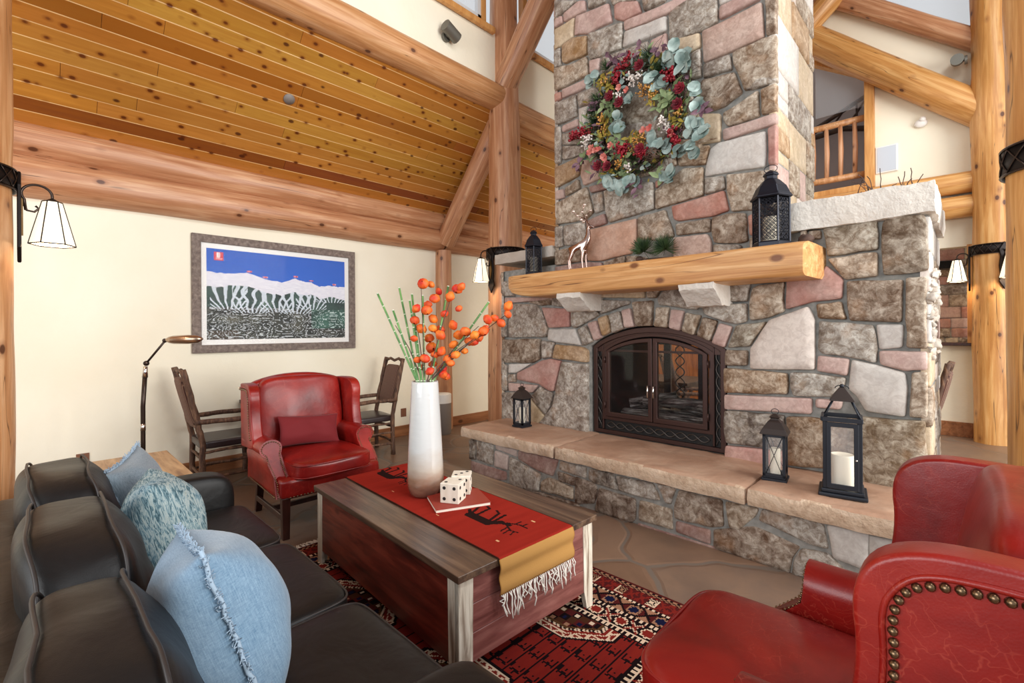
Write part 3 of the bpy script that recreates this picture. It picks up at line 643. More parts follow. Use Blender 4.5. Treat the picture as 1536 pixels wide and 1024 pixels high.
HE="GD:-3.803,0.348 -3.694,0.354 -3.696,0.142 -3.797,0.128;G:-3.686,0.356 -3.424,0.356 -3.434,0.134 -3.688,0.143;PW:-3.409,0.363 -3.097,0.35 -3.098,0.28 -3.402,0.307;PW:-3.409,0.295 -3.211,0.279 -3.219,0.125 -3.419,0.126;PD:-3.788,0.119 -3.241,0.111 -3.242,0.029 -3.39,-0.014 -3.706,-0.029 -3.789,0.03;G:-3.196,0.272 -3.098,0.26 -2.796,0.184 -2.81,0.029 -2.966,-0.027 -3.199,-0.022;PD:-3.084,0.352 -2.589,0.352 -2.655,0.191 -2.834,0.2 -3.084,0.268;T:-2.797,0.118 -2.71,0.174 -2.431,0.145 -2.427,0.035 -2.804,0.03;BD:-2.607,0.252 -2.397,0.237 -2.409,0.159 -2.59,0.163;G:-2.583,0.348 -2.294,0.351 -2.29,0.247 -2.59,0.264;GD:-2.271,0.347 -2.026,0.355 -1.97,0.219 -2.205,0.223 -2.277,0.25;G:-2.012,0.341 -1.685,0.348 -1.628,0.231 -1.789,0.214 -1.979,0.225;G:-1.669,0.352 -1.508,0.351 -1.548,0.221 -1.596,0.216;BD:-2.417,0.246 -2.205,0.232 -2.175,0.162 -2.217,0.057 -2.419,-0.004;BD:-2.175,0.204 -1.833,0.195 -1.835,0.035 -1.88,-0.01 -2.217,-0.003;T:-1.807,0.194 -1.54,0.193 -1.533,0.04 -1.817,0.032;BT:-1.492,0.347 -1.184,0.349 -1.175,0.17 -1.265,0.137 -1.525,0.129 -1.532,0.21;PD:-1.517,0.116 -1.265,0.123 -1.266,0.016 -1.522,0.032;T:-1.171,0.345 -0.956,0.353 -0.974,0.298 -1.082,0.173 -1.148,0.167;LG:-0.943,0.353 -0.608,0.356 -0.583,0.206 -0.672,0.202 -0.968,0.273;BT:-1.251,0.13 -0.987,0.228 -0.838,0.2 -0.726,0.178 -0.77,0.094 -0.788,-0.02 -0.958,-0.009 -1.252,0.002;LW:-0.598,0.353 -0.394,0.359 -0.395,0.14 -0.568,0.162;G:-0.765,0.096 -0.726,0.172 -0.583,0.187 -0.494,0.105 -0.495,-0.002 -0.782,-0.024;PD:-1.826,0.013 -1.203,0.015 -1.203,-0.006 -1.826,-0.019;BD:-3.199,-0.032 -2.81,0.019 -2.427,0.021 -2.367,0.01 -2.367,-0.017 -3.2,-0.063"
# ================================================================ SETTING
def sbox(name, lo, hi, mat, bev=None):
    c = [(a+b)/2 for a, b in zip(lo, hi)]
    mb = MB(); mb.box([a-q for a, q in zip(lo, c)], [a-q for a, q in zip(hi, c)])
    return struct(mb.done(name, mat, None, loc=c, smooth=False, bevel=bev))
sbox('floor', (-7, -5, -0.1), (5.5, 10.5, 0.0), 'flagstone')
sbox('wall_left', (-6.05, -5, 0), (-5.8, 9.0, 3.3), 'plaster')
# clerestory wall above the log beam, with window openings from z 5.38
sbox('wall_clerestory', (-4.52, -5, 4.6), (-4.38, 9.0, 5.36), 'plaster')
for i, (y0, y1) in enumerate(((-2.4, -0.4), (0.1, 4.05), (4.75, 8.4))):
    mb = MB()
    fr = 0.075
    mb.box((-0.05, y0, 5.36), (0.05, y1, 5.36+fr)); mb.box((-0.05, y0, 6.5), (0.05, y1, 6.6))
    mb.box((-0.05, y0, 5.36), (0.05, y0+fr, 6.6)); mb.box((-0.05, y1-fr, 5.36), (0.05, y1, 6.6))
    w = struct(mb.done('window_%d' % (i+1), 'pine_trim', None, loc=(-4.42, 0, 0), smooth=False, bevel=(0.006, 2)))
    mb = MB()
    n = max(1, int((y1-y0)/1.3)); 
    for k in range(n):
        a = y0+fr+(y1-y0-2*fr)*k/n; b = y0+fr+(y1-y0-2*fr)*(k+1)/n
        for lo, hi in (((-0.03, a, 5.435), (0.03, a+0.05, 6.5)), ((-0.03, b-0.05, 5.435), (0.03, b, 6.5)), ((-0.03, a, 5.435), (0.03, b, 5.485)), ((-0.03, a, 6.45), (0.03, b, 6.5))):
            mb.box(lo, hi)
    mb.done('window_sash', 'window_frame_white', w, smooth=False)
    mb = MB(); mb.box((-0.004, y0+fr, 5.44), (0.004, y1-fr, 6.48)); mb.done('window_pane', 'clerestory_glass', w, smooth=False)
sbox('trim_clerestory_sill', (-4.36, -5, 5.30), (-4.30, 4.15, 5.375), 'pine_trim', (0.01, 2))
sbox('trim_clerestory_sill', (-4.36, 4.6, 5.30), (-4.30, 9.0, 5.375), 'pine_trim', (0.01, 2))
# aisle ceiling in knotty pine boards, running along y and climbing from the wall to the beam
A0 = Vector((-5.82, 0, 3.20)); A1 = Vector((-4.36, 0, 4.50))
du = (A1-A0).normalized(); nrm = Vector((-du.z, 0, du.x)); Lc = (A1-A0).length
mb = MB(); cols = []; rnd = random.Random(5); wb = 0.125; k = 0; tt = 0.0
tones = [(200,134,48), (208,144,54), (190,124,42), (214,152,62), (178,106,38), (202,138,52), (138,76,34), (206,144,56)]
order = [5, 0, 6, 3, 1, 5, 3, 7, 0, 4, 1, 3, 5, 0, 7, 3]
while tt < Lc:
    y = -5.0 + rnd.uniform(-1, 0)
    while y < 9.0:
        ln = rnd.uniform(1.4, 4.6)
        a = A0 + du*(tt+0.002); b = A0 + du*min(tt+wb-0.002, Lc)
        c = tones[order[k % len(order)]]
        col = lin(tuple(v*0.89+rnd.uniform(-6, 6) for v in c))
        y0 = max(y, -5)+0.0008; y1 = min(y+ln, 9.0)-0.0008
        vs = []
        for yy in (y0, y1):
            for p, dz in ((a, 0), (b, 0), (b, 0.02), (a, 0.02)):
                q = p + nrm*dz; vs.append(mb.b.verts.new((q.x, yy, q.z)))
        e1 = a + nrm*0.0 + du*0.006; e2 = b - du*0.006
        for q in ((0,1,5,4), (1,2,6,5), (3,0,4,7), (2,3,7,6), (0,3,2,1), (4,5,6,7)):
            mb.b.faces.new([vs[i] for i in q]); cols.append(col)
        y += ln
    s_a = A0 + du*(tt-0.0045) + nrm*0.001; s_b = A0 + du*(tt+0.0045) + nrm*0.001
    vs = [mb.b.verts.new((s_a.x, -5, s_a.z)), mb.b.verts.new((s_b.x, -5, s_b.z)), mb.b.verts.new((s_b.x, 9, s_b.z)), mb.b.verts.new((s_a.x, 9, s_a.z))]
    mb.b.faces.new(vs); cols.append(lin((244, 206, 146)))  # pale seam strip: highlight on the board grooves put into the colour
    tt += wb; k += 1
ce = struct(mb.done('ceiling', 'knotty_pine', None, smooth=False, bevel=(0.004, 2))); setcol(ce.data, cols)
mb = MB(); q0 = A0 + nrm*0.03; q1 = A1 + nrm*0.03
mb.prism([(q0.x, q0.z), (q1.x, q1.z), (q1.x, q1.z+0.05), (q0.x, q0.z+0.05)], -5, 9.0, 'y')
struct(mb.done('ceiling_deck', 'baseboard_wood', None, smooth=False))
# main roof over the nave, high above the frame, boarded
mb = MB(); mb.prism([(-4.6, 6.62), (-2.05, 8.85), (-2.05, 8.93), (-4.6, 6.7)], -3.2, 9.2, 'y'); struct(mb.done('ceiling_nave', 'panel_wood', None, smooth=False))
mb = MB(); mb.prism([(-2.05, 8.85), (0.55, 6.58), (0.55, 6.66), (-2.05, 8.93)], -3.2, 9.2, 'y'); struct(mb.done('ceiling_nave', 'panel_wood', None, smooth=False))

# far gable wall with the balcony opening
mb = MB()
y0, y1 = 8.86, 9.05
def gp(pts): mb.prism(pts, y0, y1, 'y')
gp([(-6.0, 0), (-0.42, 0), (-0.42, 3.05), (-6.0, 3.05)])
gp([(-0.42, 0), (3.5, 0), (3.5, 1.26), (-0.42, 1.26)])
gp([(-0.42, 2.60), (3.5, 2.60), (3.5, 3.6), (-0.42, 3.6)])
gp([(-6.0, 3.05), (-2.95, 3.05), (-2.95, 5.9), (-6.0, 5.9)])
gp([(-2.95, 3.05), (-0.42, 3.05), (-0.42, 3.62), (-2.95, 3.62)])
gp([(-1.02, 3.6), (3.5, 3.6), (3.5, 4.2), (0.3, 4.35), (-1.02, 5.45)])
gp([(-1.75, 6.3), (0.35, 4.45), (0.35, 5.05), (-1.75, 6.95)])
gp([(-6.0, 5.9), (-1.75, 5.9), (-1.75, 6.95), (-4.4, 7.2), (-6.0, 6.6)])
struct(mb.done('wall_back', 'plaster', None, smooth=False))
# room beyond the balcony
sbox('wall_balcony_room', (-3.2, 10.6, 3.2), (-0.6, 10.7, 6.6), 'far_wall_mauve')
sbox('wall_balcony_side', (-0.95, 9.06, 3.2), (-0.88, 10.6, 6.6), 'far_wall_mauve')
sbox('floor_balcony', (-3.2, 9.06, 3.45), (-0.9, 10.6, 3.55), 'baseboard_wood')
# recessed stone wall seen through the opening in the back wall
al = thing('stone_alcove_wall', 'stone accent wall in the opening of the far cream wall', 'wall', (0, 9.25, 0)); al['kind'] = 'structure'
mb = MB(); mb.box((-0.6, 0.04, 1.0), (1.2, 0.12, 2.7)); mb.done('mortar_bed', 'mortar', al, smooth=False)
stones_mesh('masonry', ashlar(-0.6, 1.2, 1.1, 2.65, 31, (0.09, 0.19), 'T S B R R O G P BO T'.split()), lambda u, v, d: (u, 0.035-d, v), al, seed=3)
sbox('trim_alcove_sill', (-0.46, 8.76, 1.245), (0.24, 9.2, 1.285), 'mahogany', (0.008, 2))
sbox('trim_alcove_jamb', (0.0, 8.84, 1.27), (0.09, 9.2, 2.62), 'pine_trim', (0.006, 2))
sbox('baseboard_left', (-5.8, -5, 0), (-5.775, 4.2, 0.15), 'baseboard_wood', (0.004, 2))
sbox('baseboard_left', (-5.8, 4.55, 0), (-5.775, 8.86, 0.15), 'baseboard_wood', (0.004, 2))
sbox('baseboard_back', (-5.8, 8.83, 0), (0.05, 8.86, 0.2), 'baseboard_wood', (0.004, 2))
# gable window above the upper rafter
wn = sbox('window_4', (-1.75, 8.9, 4.9), (0.35, 8.92, 6.9), 'clerestory_glass')

# ================================================================ LOGS
def log(name, p0, p1, r0, r1, mat, label, seed, sq=None, wob=0.03, seg=28, cat='log beam', group=None):
    p0 = Vector(p0); p1 = Vector(p1); L = (p1-p0).length
    mb = MB(); n = max(8, int(L/0.09)); rings = []
    for i in range(n+1):
        t = i/n; z = L*t; r = r0+(r1-r0)*t
        rg = []
        for j in range(seg):
            a = 2*pi*j/seg
            k = 1 + wob*noise.noise(Vector((cos(a)*1.2+seed*5, sin(a)*1.2, z*1.1)))*2 + wob*0.6*noise.noise(Vector((cos(a)*3, sin(a)*3+seed, z*3.0)))
            x, y = cos(a)*r*k, sin(a)*r*k
            if sq: x = max(-sq[0], min(sq[0], x)); y = max(-sq[1], min(sq[1], y))
            rg.append(mb.b.verts.new((x, y, z)))
        rings.append(rg)
    for A, B in zip(rings, rings[1:]):
        for j in range(seg): mb.b.faces.new((A[j], A[(j+1)%seg], B[(j+1)%seg], B[j]))
    mb.b.faces.new(list(reversed(rings[0]))); mb.b.faces.new(rings[-1])
    o = mb.done(name, mat, None, loc=p0, angle=50)
    o.rotation_mode = 'QUATERNION'; o.rotation_quaternion = (p1-p0).normalized().to_track_quat('Z', 'Y')
    tag(o, label, cat, group)
    return o
log('log_post', (-4.40, 4.40, 0), (-4.42, 4.40, 6.6), 0.255, 0.175, 'log_rose', 'tall log post standing just left of the stone fireplace', 1, cat='log post')
log('log_post', (-4.42, -0.32, 0), (-4.42, -0.32, 6.6), 0.235, 0.225, 'log_honey', 'thick log post cut off by the left edge of the photo', 2, cat='log post')
log('log_post', (0.235, 8.66, 0), (0.24, 8.66, 6.4), 0.185, 0.20, 'log_amber', 'round log post against the far wall, carrying two lamp shades', 3, cat='log post', wob=0.05)
log('log_post', (0.45, 4.60, 0), (0.45, 4.60, 6.4), 0.265, 0.265, 'log_amber', 'nearest log post at the right edge with an iron strap', 4, cat='log post')
log('log_post', (-5.74, 4.39, 0), (-5.74, 4.39, 2.72), 0.125, 0.12, 'log_rose', 'slim half-log post against the cream wall behind the flower vase', 5, cat='log post')
log('log_beam', (-4.42, -3.5, 4.535), (-4.42, 4.32, 4.555), 0.205, 0.165, 'log_honey', 'large log beam above the pine ceiling, ending at the tall post', 6)
log('log_beam', (-4.42, 4.5, 4.42), (-4.42, 8.9, 4.42), 0.19, 0.19, 'log_honey', 'log beam running on behind the chimney from the tall post', 7)
log('log_beam', (-5.79, -1.5, 3.16), (-5.79, 4.36, 3.155), 0.16, 0.14, 'log_rose', 'upper of two stacked logs on top of the cream wall', 8)
log('log_beam', (-5.79, -1.5, 2.845), (-5.79, 4.36, 2.875), 0.19, 0.165, 'log_rose', 'lower of two stacked logs on top of the cream wall', 9)
log('log_beam', (-5.79, 4.4, 3.155), (-5.79, 8.9, 3.16), 0.15, 0.15, 'log_rose', 'upper wall log continuing right of the slim half-log post', 10)
log('log_beam', (-5.79, 4.4, 2.87), (-5.79, 8.9, 2.87), 0.16, 0.16, 'log_rose', 'lower wall log continuing right of the slim half-log post', 11)
log('log_brace', (-5.70, 4.40, 2.85), (-4.50, 4.40, 4.30), 0.15, 0.15, 'log_rose', 'diagonal log brace rising from the wall logs to the tall post', 12, cat='log brace')
log('log_brace', (-4.36, 4.36, 4.72), (-2.9, 4.36, 6.45), 0.16, 0.17, 'log_rose', 'diagonal log brace rising from the tall post towards the chimney', 13, cat='log brace')
log('log_rafter', (-1.95, 8.72, 6.27), (0.2, 8.72, 4.28), 0.215, 0.20, 'log_amber', 'thick sloping log rafter on the far gable wall', 14, cat='log rafter')
log('log_rafter', (-1.75, 8.74, 6.9), (0.18, 8.74, 5.22), 0.135, 0.125, 'log_rose', 'thin dark upper rafter under the gable window', 15, cat='log rafter')
log('log_rafter', (-2.3, 8.6, 5.85), (-0.9, 8.6, 7.1), 0.17, 0.17, 'log_amber', 'short log brace rising beside the chimney top', 16, cat='log brace')
log('log_beam', (-3.2, 8.74, 3.44), (0.2, 8.74, 3.44), 0.145, 0.145, 'log_amber', 'upper of two stacked logs on the far wall below the balcony', 17)
log('log_beam', (-3.2, 8.74, 3.12), (0.2, 8.74, 3.12), 0.15, 0.15, 'log_amber', 'lower of two stacked logs on the far wall below the balcony', 18)

# balcony: frame and railing
fr = bpy.data.objects.new('trim_balcony_opening', None); COL.objects.link(fr); fr.location = (0, 8.82, 0); fr['kind'] = 'structure'
mb = MB(); mb.box((-1.10, -0.06, 3.6), (-0.98, 0.10, 5.3)); mb.done('jamb', 'pine_trim', fr, smooth=False, bevel=(0.008, 2))
mb = MB(); mb.prism([(-1.0, 5.22), (-0.98, 5.36), (-2.6, 6.45), (-2.6, 6.3)], -0.06, 0.1, 'y'); mb.done('head', 'pine_trim', fr, smooth=False)
mb = MB(); mb.box((-2.6, -0.05, 3.56), (-1.0, 0.1, 3.68)); mb.done('sill', 'pine_trim', fr, smooth=False, bevel=(0.008, 2))
rl = thing('balcony_railing', 'peeled log railing in the balcony opening right of the chimney', 'railing', (0, 8.92, 0))
for nm, z in (('top_rail', 4.72), ('bottom_rail', 3.86)):
    mb = MB(); mb.tube([(-2.6, 0, z), (-1.8, 0, z+0.01), (-1.08, 0, z)], 0.05, 10); mb.done(nm, 'log_honey', rl)
for k in range(8):
    x = -1.24 - k*0.185
    mb = MB(); mb.tube([(x, 0, 3.84), (x+0.01, 0, 4.3), (x, 0, 4.74)], [0.03, 0.036, 0.028], 10); mb.done('baluster', 'log_rose', rl)
tr = thing('twig_truss', 'dark bent twig arch seen through the balcony opening', 'twig arch', (0, 10.3, 0))
mb = MB(); mb.tube([(-2.6, 0, 4.9), (-2.1, 0, 5.08), (-1.6, 0, 5.12), (-1.0, 0, 4.95)], 0.05, 8); mb.done('lower_chord', 'dark_rustic', tr)
mb = MB(); mb.tube([(-2.6, 0, 5.0), (-1.8, 0, 5.35), (-1.0, 0, 5.72)], 0.04, 8); mb.done('upper_chord', 'dark_rustic', tr)
for k, (a, b) in enumerate((((-2.2, 5.05), (-1.9, 5.3)), ((-1.9, 5.1), (-1.6, 5.43)), ((-1.9, 5.1), (-1.95, 5.27)), ((-1.6, 5.1), (-1.25, 5.58)), ((-1.45, 5.1), (-1.4, 5.5)), ((-1.2, 5.03), (-1.05, 5.62)))):
    mb = MB(); mb.tube([(a[0], 0, a[1]), ((a[0]+b[0])/2+0.03, 0, (a[1]+b[1])/2), (b[0], 0, b[1])], 0.018, 6); mb.done('branch', 'dark_rustic', tr)

# ================================================================ FIREPLACE
YF = 3.87
fp = thing('stone_fireplace', 'huge fieldstone fireplace and chimney in the middle of the lounge', 'fireplace', (-2.05, YF, 0))
OX, OY = -2.05, YF
def L3(u, v, d): return (u-OX, -0.01 - d, v)
def arch(x0, x1, zs, zt, n=16):
    pts = []
    for i in range(n+1):
        t = -1 + 2*i/n
        pts.append((x0+(x1-x0)*(i/n), zs + (zt-zs)*(1-t*t)**0.8 if abs(t) < 1 else zs))
    return pts
# block core with arched opening running right through
mb = MB()
out = [(-3.955, 0.0), (-2.70, 0.0)] + [(-2.70, 0.44)] + arch(-2.70, -1.385, 1.33, 1.535) + [(-1.385, 0.44), (-1.385, 0.0), (-0.165, 0.0), (-0.165, 2.195), (-3.955, 2.195)]
mb.prism([(x-OX, z) for x, z in out], 0.025, 1.19, 'y')
mb.box((-2.70-OX, 0.025, 0.0), (-1.385-OX, 1.19, 0.47))
mb.done('masonry_core', 'mortar', fp, smooth=False)
mb = MB(); mb.box((-3.12-OX, 0.02, 2.19), (-1.02-OX, 1.2, 8.2)); mb.done('chimney_core', 'mortar', fp, smooth=False)
# front stones
top = []
for code, pts in ashlar(-3.13, -0.995, 4.0, 7.0, 77):
    cxm = sum(p[0] for p in pts)/len(pts); lowest = min(p[1] for p in pts)
    if lowest > 4.99 - (cxm+3.11)*0.495 + 0.12 and lowest > 4.0: top.append((code, pts))
stones_mesh('chimney_stonework', parse(UP) + top, L3, fp, 0.045, 11)
stones_mesh('firebox_stonework', parse(LO), L3, fp, 0.045, 12)
# side faces
Xr = -0.165
side = ashlar(0.0, 1.19, 0.47, 2.19, 41, (0.14, 0.30), 'T S LW W G P T S LW'.split())
stones_mesh('right_side_stonework', side, lambda u, v, d: (Xr-OX+d-0.005, u, v), fp, 0.04, 13)
side = ashlar(0.0, 1.19, 0.0, 2.19, 42, (0.14, 0.30))
stones_mesh('left_side_stonework', side, lambda u, v, d: (-3.955-OX-d+0.005, u, v), fp, 0.04, 14)
side = ashlar(0.0, 1.21, 2.2, 7.6, 43, (0.18, 0.42), 'S T O LW W P G T S R GT LW'.split())
stones_mesh('chimney_side_stonework', side, lambda u, v, d: (-1.02-OX+d, u, v), fp, 0.04, 15)
side = ashlar(0.0, 1.21, 2.2, 7.6, 44, (0.18, 0.42))
stones_mesh('chimney_side_stonework', side, lambda u, v, d: (-3.12-OX-d, u, v), fp, 0.04, 16)
# ragged dripping mortar and rock on the right corner
mb = MB(); rnd = random.Random(3); cols = []
for k in range(90):
    z = 1.30 + 0.62*rnd.random()
    mb.ball((-0.165-OX+rnd.uniform(-0.02, 0.016), rnd.uniform(0.0, 0.5), z), rnd.uniform(0.014, 0.032), u=12, v=9, sc=(rnd.uniform(.6, 1.0), 1.3, rnd.uniform(.6, 1.2)))
for v in mb.b.verts: v.co += Vector([noise.noise(v.co*34+Vector((q, 0, 0)))*0.022 for q in (0, 5, 9)])
mb.done('ragged_edge', 'grey_stone', fp)
# cap stones
def rough_slab(mb, lo, hi, amp, n=0.05, seed=0, p=16):
    c = [(a+b)/2 for a, b in zip(lo, hi)]; s = [b-a for a, b in zip(lo, hi)]
    b = bmesh.new(); bmesh.ops.create_cube(b, size=1.0)
    vmap = {}
    cuts = [max(1, int(q/n)) for q in s]
    xs = [[-0.5 + i/cuts[k] for i in range(cuts[k]+1)] for k in range(3)]
    def vert(x, y, z):
        key = (round(x, 4), round(y, 4), round(z, 4))
        if key not in vmap:
            w = Vector((c[0]+x*s[0], c[1]+y*s[1], c[2]+z*s[2]))
            o = Vector([noise.noise(w*6 + Vector((seed, q*7, 0)))*amp + noise.noise(w*19 + Vector((seed, q*7, 3)))*amp*0.5 for q in range(3)])
            e = sum(1 for k, t in enumerate((x, y, z)) if abs(abs(t)-0.5) < 1e-4)
            if e >= 2:
                for k, t in enumerate((x, y, z)):
                    if abs(abs(t)-0.5) < 1e-4: w[k] -= math.copysign(min(0.008, s[k]*0.1), t)
            vmap[key] = mb.b.verts.new(w + o)
        return vmap[key]
    for ax in range(3):
        a, d = [k for k in range(3) if k != ax]
        for sgn in (-0.5, 0.5):
            for i in range(cuts[a]):
                for j in range(cuts[d]):
                    q = []
                    for (ii, jj) in ((i, j), (i+1, j), (i+1, j+1), (i, j+1)):
                        t = [0, 0, 0]; t[ax] = sgn; t[a] = xs[a][ii]; t[d] = xs[d][jj]; q.append(vert(*t))
                    mb.b.faces.new(q)
    b.free()
mb = MB(); rough_slab(mb, (-1.0-OX, -0.045, 2.2), (-0.125-OX, 1.24, 2.4), 0.016, seed=1); mb.done('cap_stone', 'white_stone', fp, angle=40, label='white rough cap stone on the right shoulder')
mb = MB(); rough_slab(mb, (-4.02-OX, -0.05, 2.27), (-3.13-OX, 1.24, 2.40), 0.004, seed=2); mb.done('cap_stone', 'grey_stone', fp, angle=40, label='grey cap stone on the left shoulder')
# corbels under the mantel
for xc, nm in ((-2.68, 'left'), (-1.475, 'right')):
    mb = MB(); x0 = xc-0.135; x1 = xc+0.135
    mb.prism([(-0.36, 1.86), (-0.36, 1.80), (-0.20, 1.68), (0.02, 1.68), (0.02, 1.86)], x0-OX, x1-OX, 'x')
    bmesh.ops.subdivide_edges(mb.b, edges=mb.b.edges[:], cuts=5, use_grid_fill=True)
    for v in mb.b.verts: v.co += Vector([noise.noise(v.co*16+Vector((q, xc, 0)))*0.012 for q in (0, 5, 9)])
    mb.done('corbel', 'white_stone', fp, angle=40)
# hearth
hs = [(-3.90, -2.85), (-2.85, -1.72), (-1.72, -0.98), (-0.98, 0.02)]
for i, (a, b) in enumerate(((-3.88, -2.60), (-2.60, -1.02), (-1.02, 0.05))):
    mb = MB(); rough_slab(mb, (a-OX+0.0015, -0.70, 0.365), (b-OX-0.0015, 0.06, 0.48), 0.008, 0.03, seed=10+i); [setattr(f, 'material_index', 1) for f in mb.b.faces if f.calc_center_median().y < -0.683 or f.calc_center_median().x < -1.80]; mb.done('hearth_slab', ['hearth_stone', 'hearth_chisel'], fp, angle=45)
mb = MB(); mb.box((-3.78-OX, -0.63, 0.0), (0.0-OX, 0.03, 0.37)); mb.done('hearth_core', 'mortar', fp, smooth=False)
HE2 = parse(HE) + [('LW', [(-0.40, 0.10), (-0.02, 0.08), (-0.02, 0.35), (-0.40, 0.35)]), ('BT', [(-0.62, -0.02), (-0.02, -0.02), (-0.02, 0.08), (-0.60, 0.10)])]
stones_mesh('hearth_stonework', HE2, lambda u, v, d: (u-OX, -0.635-d, max(0.0, v)), fp, 0.03, 17)
side = ashlar(-0.62, 0.0, 0.0, 0.36, 45, (0.1, 0.2), 'G T GD P B'.split())
stones_mesh('hearth_end_stonework', side, lambda u, v, d: (-3.785-OX-d, u, v), fp, 0.03, 18)
# firebox lining
mb = MB()
mb.box((-2.70-OX, 0.14, 0.46), (-2.62-OX, 1.10, 1.55)); mb.box((-1.465-OX, 0.14, 0.46), (-1.385-OX, 1.10, 1.55)); mb.box((-2.70-OX, 0.14, 1.36), (-1.385-OX, 1.10, 1.56)); mb.box((-2.7-OX, 0.1, 0.44), (-1.385-OX, 1.15, 0.50))
mb.done('firebox_lining', 'soot', fp, smooth=False)

# mantel
mt = thing('mantel_beam', 'heavy peeled pine mantel beam across the chimney', 'mantel', (-2.08, 3.70, 1.955))
mb = MB(); seg = 24; n = 46; x0, x1 = -1.40, 1.345; rings = []
for i in range(n+1):
    t = i/n; x = x0 + (x1-x0)*t
    rg = []
    for j in range(seg):
        a = 2*pi*j/seg
        y = 0.205*math.copysign(abs(cos(a))**0.2, cos(a)); z = 0.118*math.copysign(abs(sin(a))**0.22, sin(a))
        if z < 0 and t < 0.15: z *= 0.12 + 0.88*sqrt(max(0, 1-(1-t/0.15)**2))
        if t > 0.985: y *= 0.98; z *= 0.98
        if t < 0.004: y *= 0.9
        z += 0.006*noise.noise(Vector((x*1.5, a, 1))); y += 0.010*noise.noise(Vector((x*1.8, sin(a)*2, 4)))
        xx = x + (0.03*cos(a) if i == n else 0)
        rg.append(mb.b.verts.new((xx, y, z)))
    rings.append(rg)
for A, B in zip(rings, rings[1:]):
    for j in range(seg): mb.b.faces.new((A[j], A[(j+1)%seg], B[(j+1)%seg], B[j]))
mb.b.faces.new(list(reversed(rings[0]))); mb.b.faces.new(rings[-1])
mb.done('beam', 'mantel_pine', mt, angle=50)

# fireplace doors: arched iron surround with two glazed doors
dr = thing('fireplace_doors', 'arched dark bronze fireplace surround with two glass doors', 'fireplace doors', (-2.0425, 3.95, 0.485))
xw = 0.64; zs = 0.85; zt = 1.035
def ar(xm, z0, zs_, zt_, n=20):
    """closed outline with arched top"""
    return [(-xm, z0)] + [(-xm + 2*xm*i/n, zs_ + (zt_-zs_)*max(0, 1-(-1+2*i/n)**2)**0.85) for i in range(n+1)] + [(xm, z0)]
def frame_ring(mb, o1, o2, y0, y1, mi=0):
    n = len(o1)
    V = [[mb.b.verts.new((p[0], y, p[1])) for p in o] for o in (o1, o2) for y in (y0, y1)]
    of, ob, inf, inb = V
    for i in range(n):
        j = (i+1) % n
        for q in ((of[i], of[j], inf[j], inf[i]), (ob[i], inb[i], inb[j], ob[j]), (of[i], ob[i], ob[j], of[j]), (inf[i], inf[j], inb[j], inb[i])):
            f = mb.b.faces.new(q); f.material_index = mi
mb = MB(); frame_ring(mb, ar(xw, 0.0, zs, zt), ar(xw-0.045, 0.035, zs-0.02, zt-0.05), -0.035, 0.03); mb.done('outer_frame', 'bronze_door', dr, smooth=False, bevel=(0.004, 2))
ix = 0.50; iz0 = 0.165; izs = 0.80; izt = 0.945
mb = MB(); frame_ring(mb, ar(ix+0.035, iz0-0.03, izs+0.02, izt+0.03), ar(ix, iz0, izs, izt), -0.03, 0.03); mb.done('inner_frame', 'bronze_door', dr, smooth=False, bevel=(0.004, 2))
mb = MB(); frame_ring(mb, ar(xw-0.03, 0.02, zs-0.02, zt-0.04), ar(ix+0.02, iz0-0.01, izs+0.01, izt+0.02), 0.0, 0.015); mb.done('back_panel', 'door_back', dr, smooth=False)
mb = MB(); frame_ring(mb, ar(xw-0.04, 0.80, zs-0.015, zt-0.045), ar(ix+0.03, 0.82, izs+0.02, izt+0.03), -0.02, 0.01); mb.done('arch_plate', 'bronze_door', dr, smooth=False)
# twisted scrollwork strips at both sides and below
for nm, path in (('left_scroll', ('v', -0.577)), ('right_scroll', ('v', 0.577)), ('bottom_scroll', ('h', 0.085))):
    for ph in (0, pi):
        mb = MB(); pts = []
        if path[0] == 'v':
            for i in range(73):
                z = 0.05 + 0.78*i/72; pts.append((path[1] + 0.022*sin(2*pi*z/0.21+ph), -0.012 + 0.004*cos(2*pi*z/0.21+ph), z))
        else:
            for i in range(109):
                x = -0.50 + 1.0*i/108; pts.append((x, -0.012 + 0.004*cos(2*pi*x/0.2+ph), path[1] + 0.026*sin(2*pi*x/0.2+ph)))
        mb.tube(pts, 0.0055, 6); mb.done(nm, 'scroll_iron', dr)
for q in (-0.617, -0.537, 0.537, 0.617):
    mb = MB(); mb.box((q-0.008, -0.028, 0.04), (q+0.008, 0.0, 0.86)); mb.done('side_bar', 'bronze_door', dr, smooth=False, bevel=(0.003, 1))
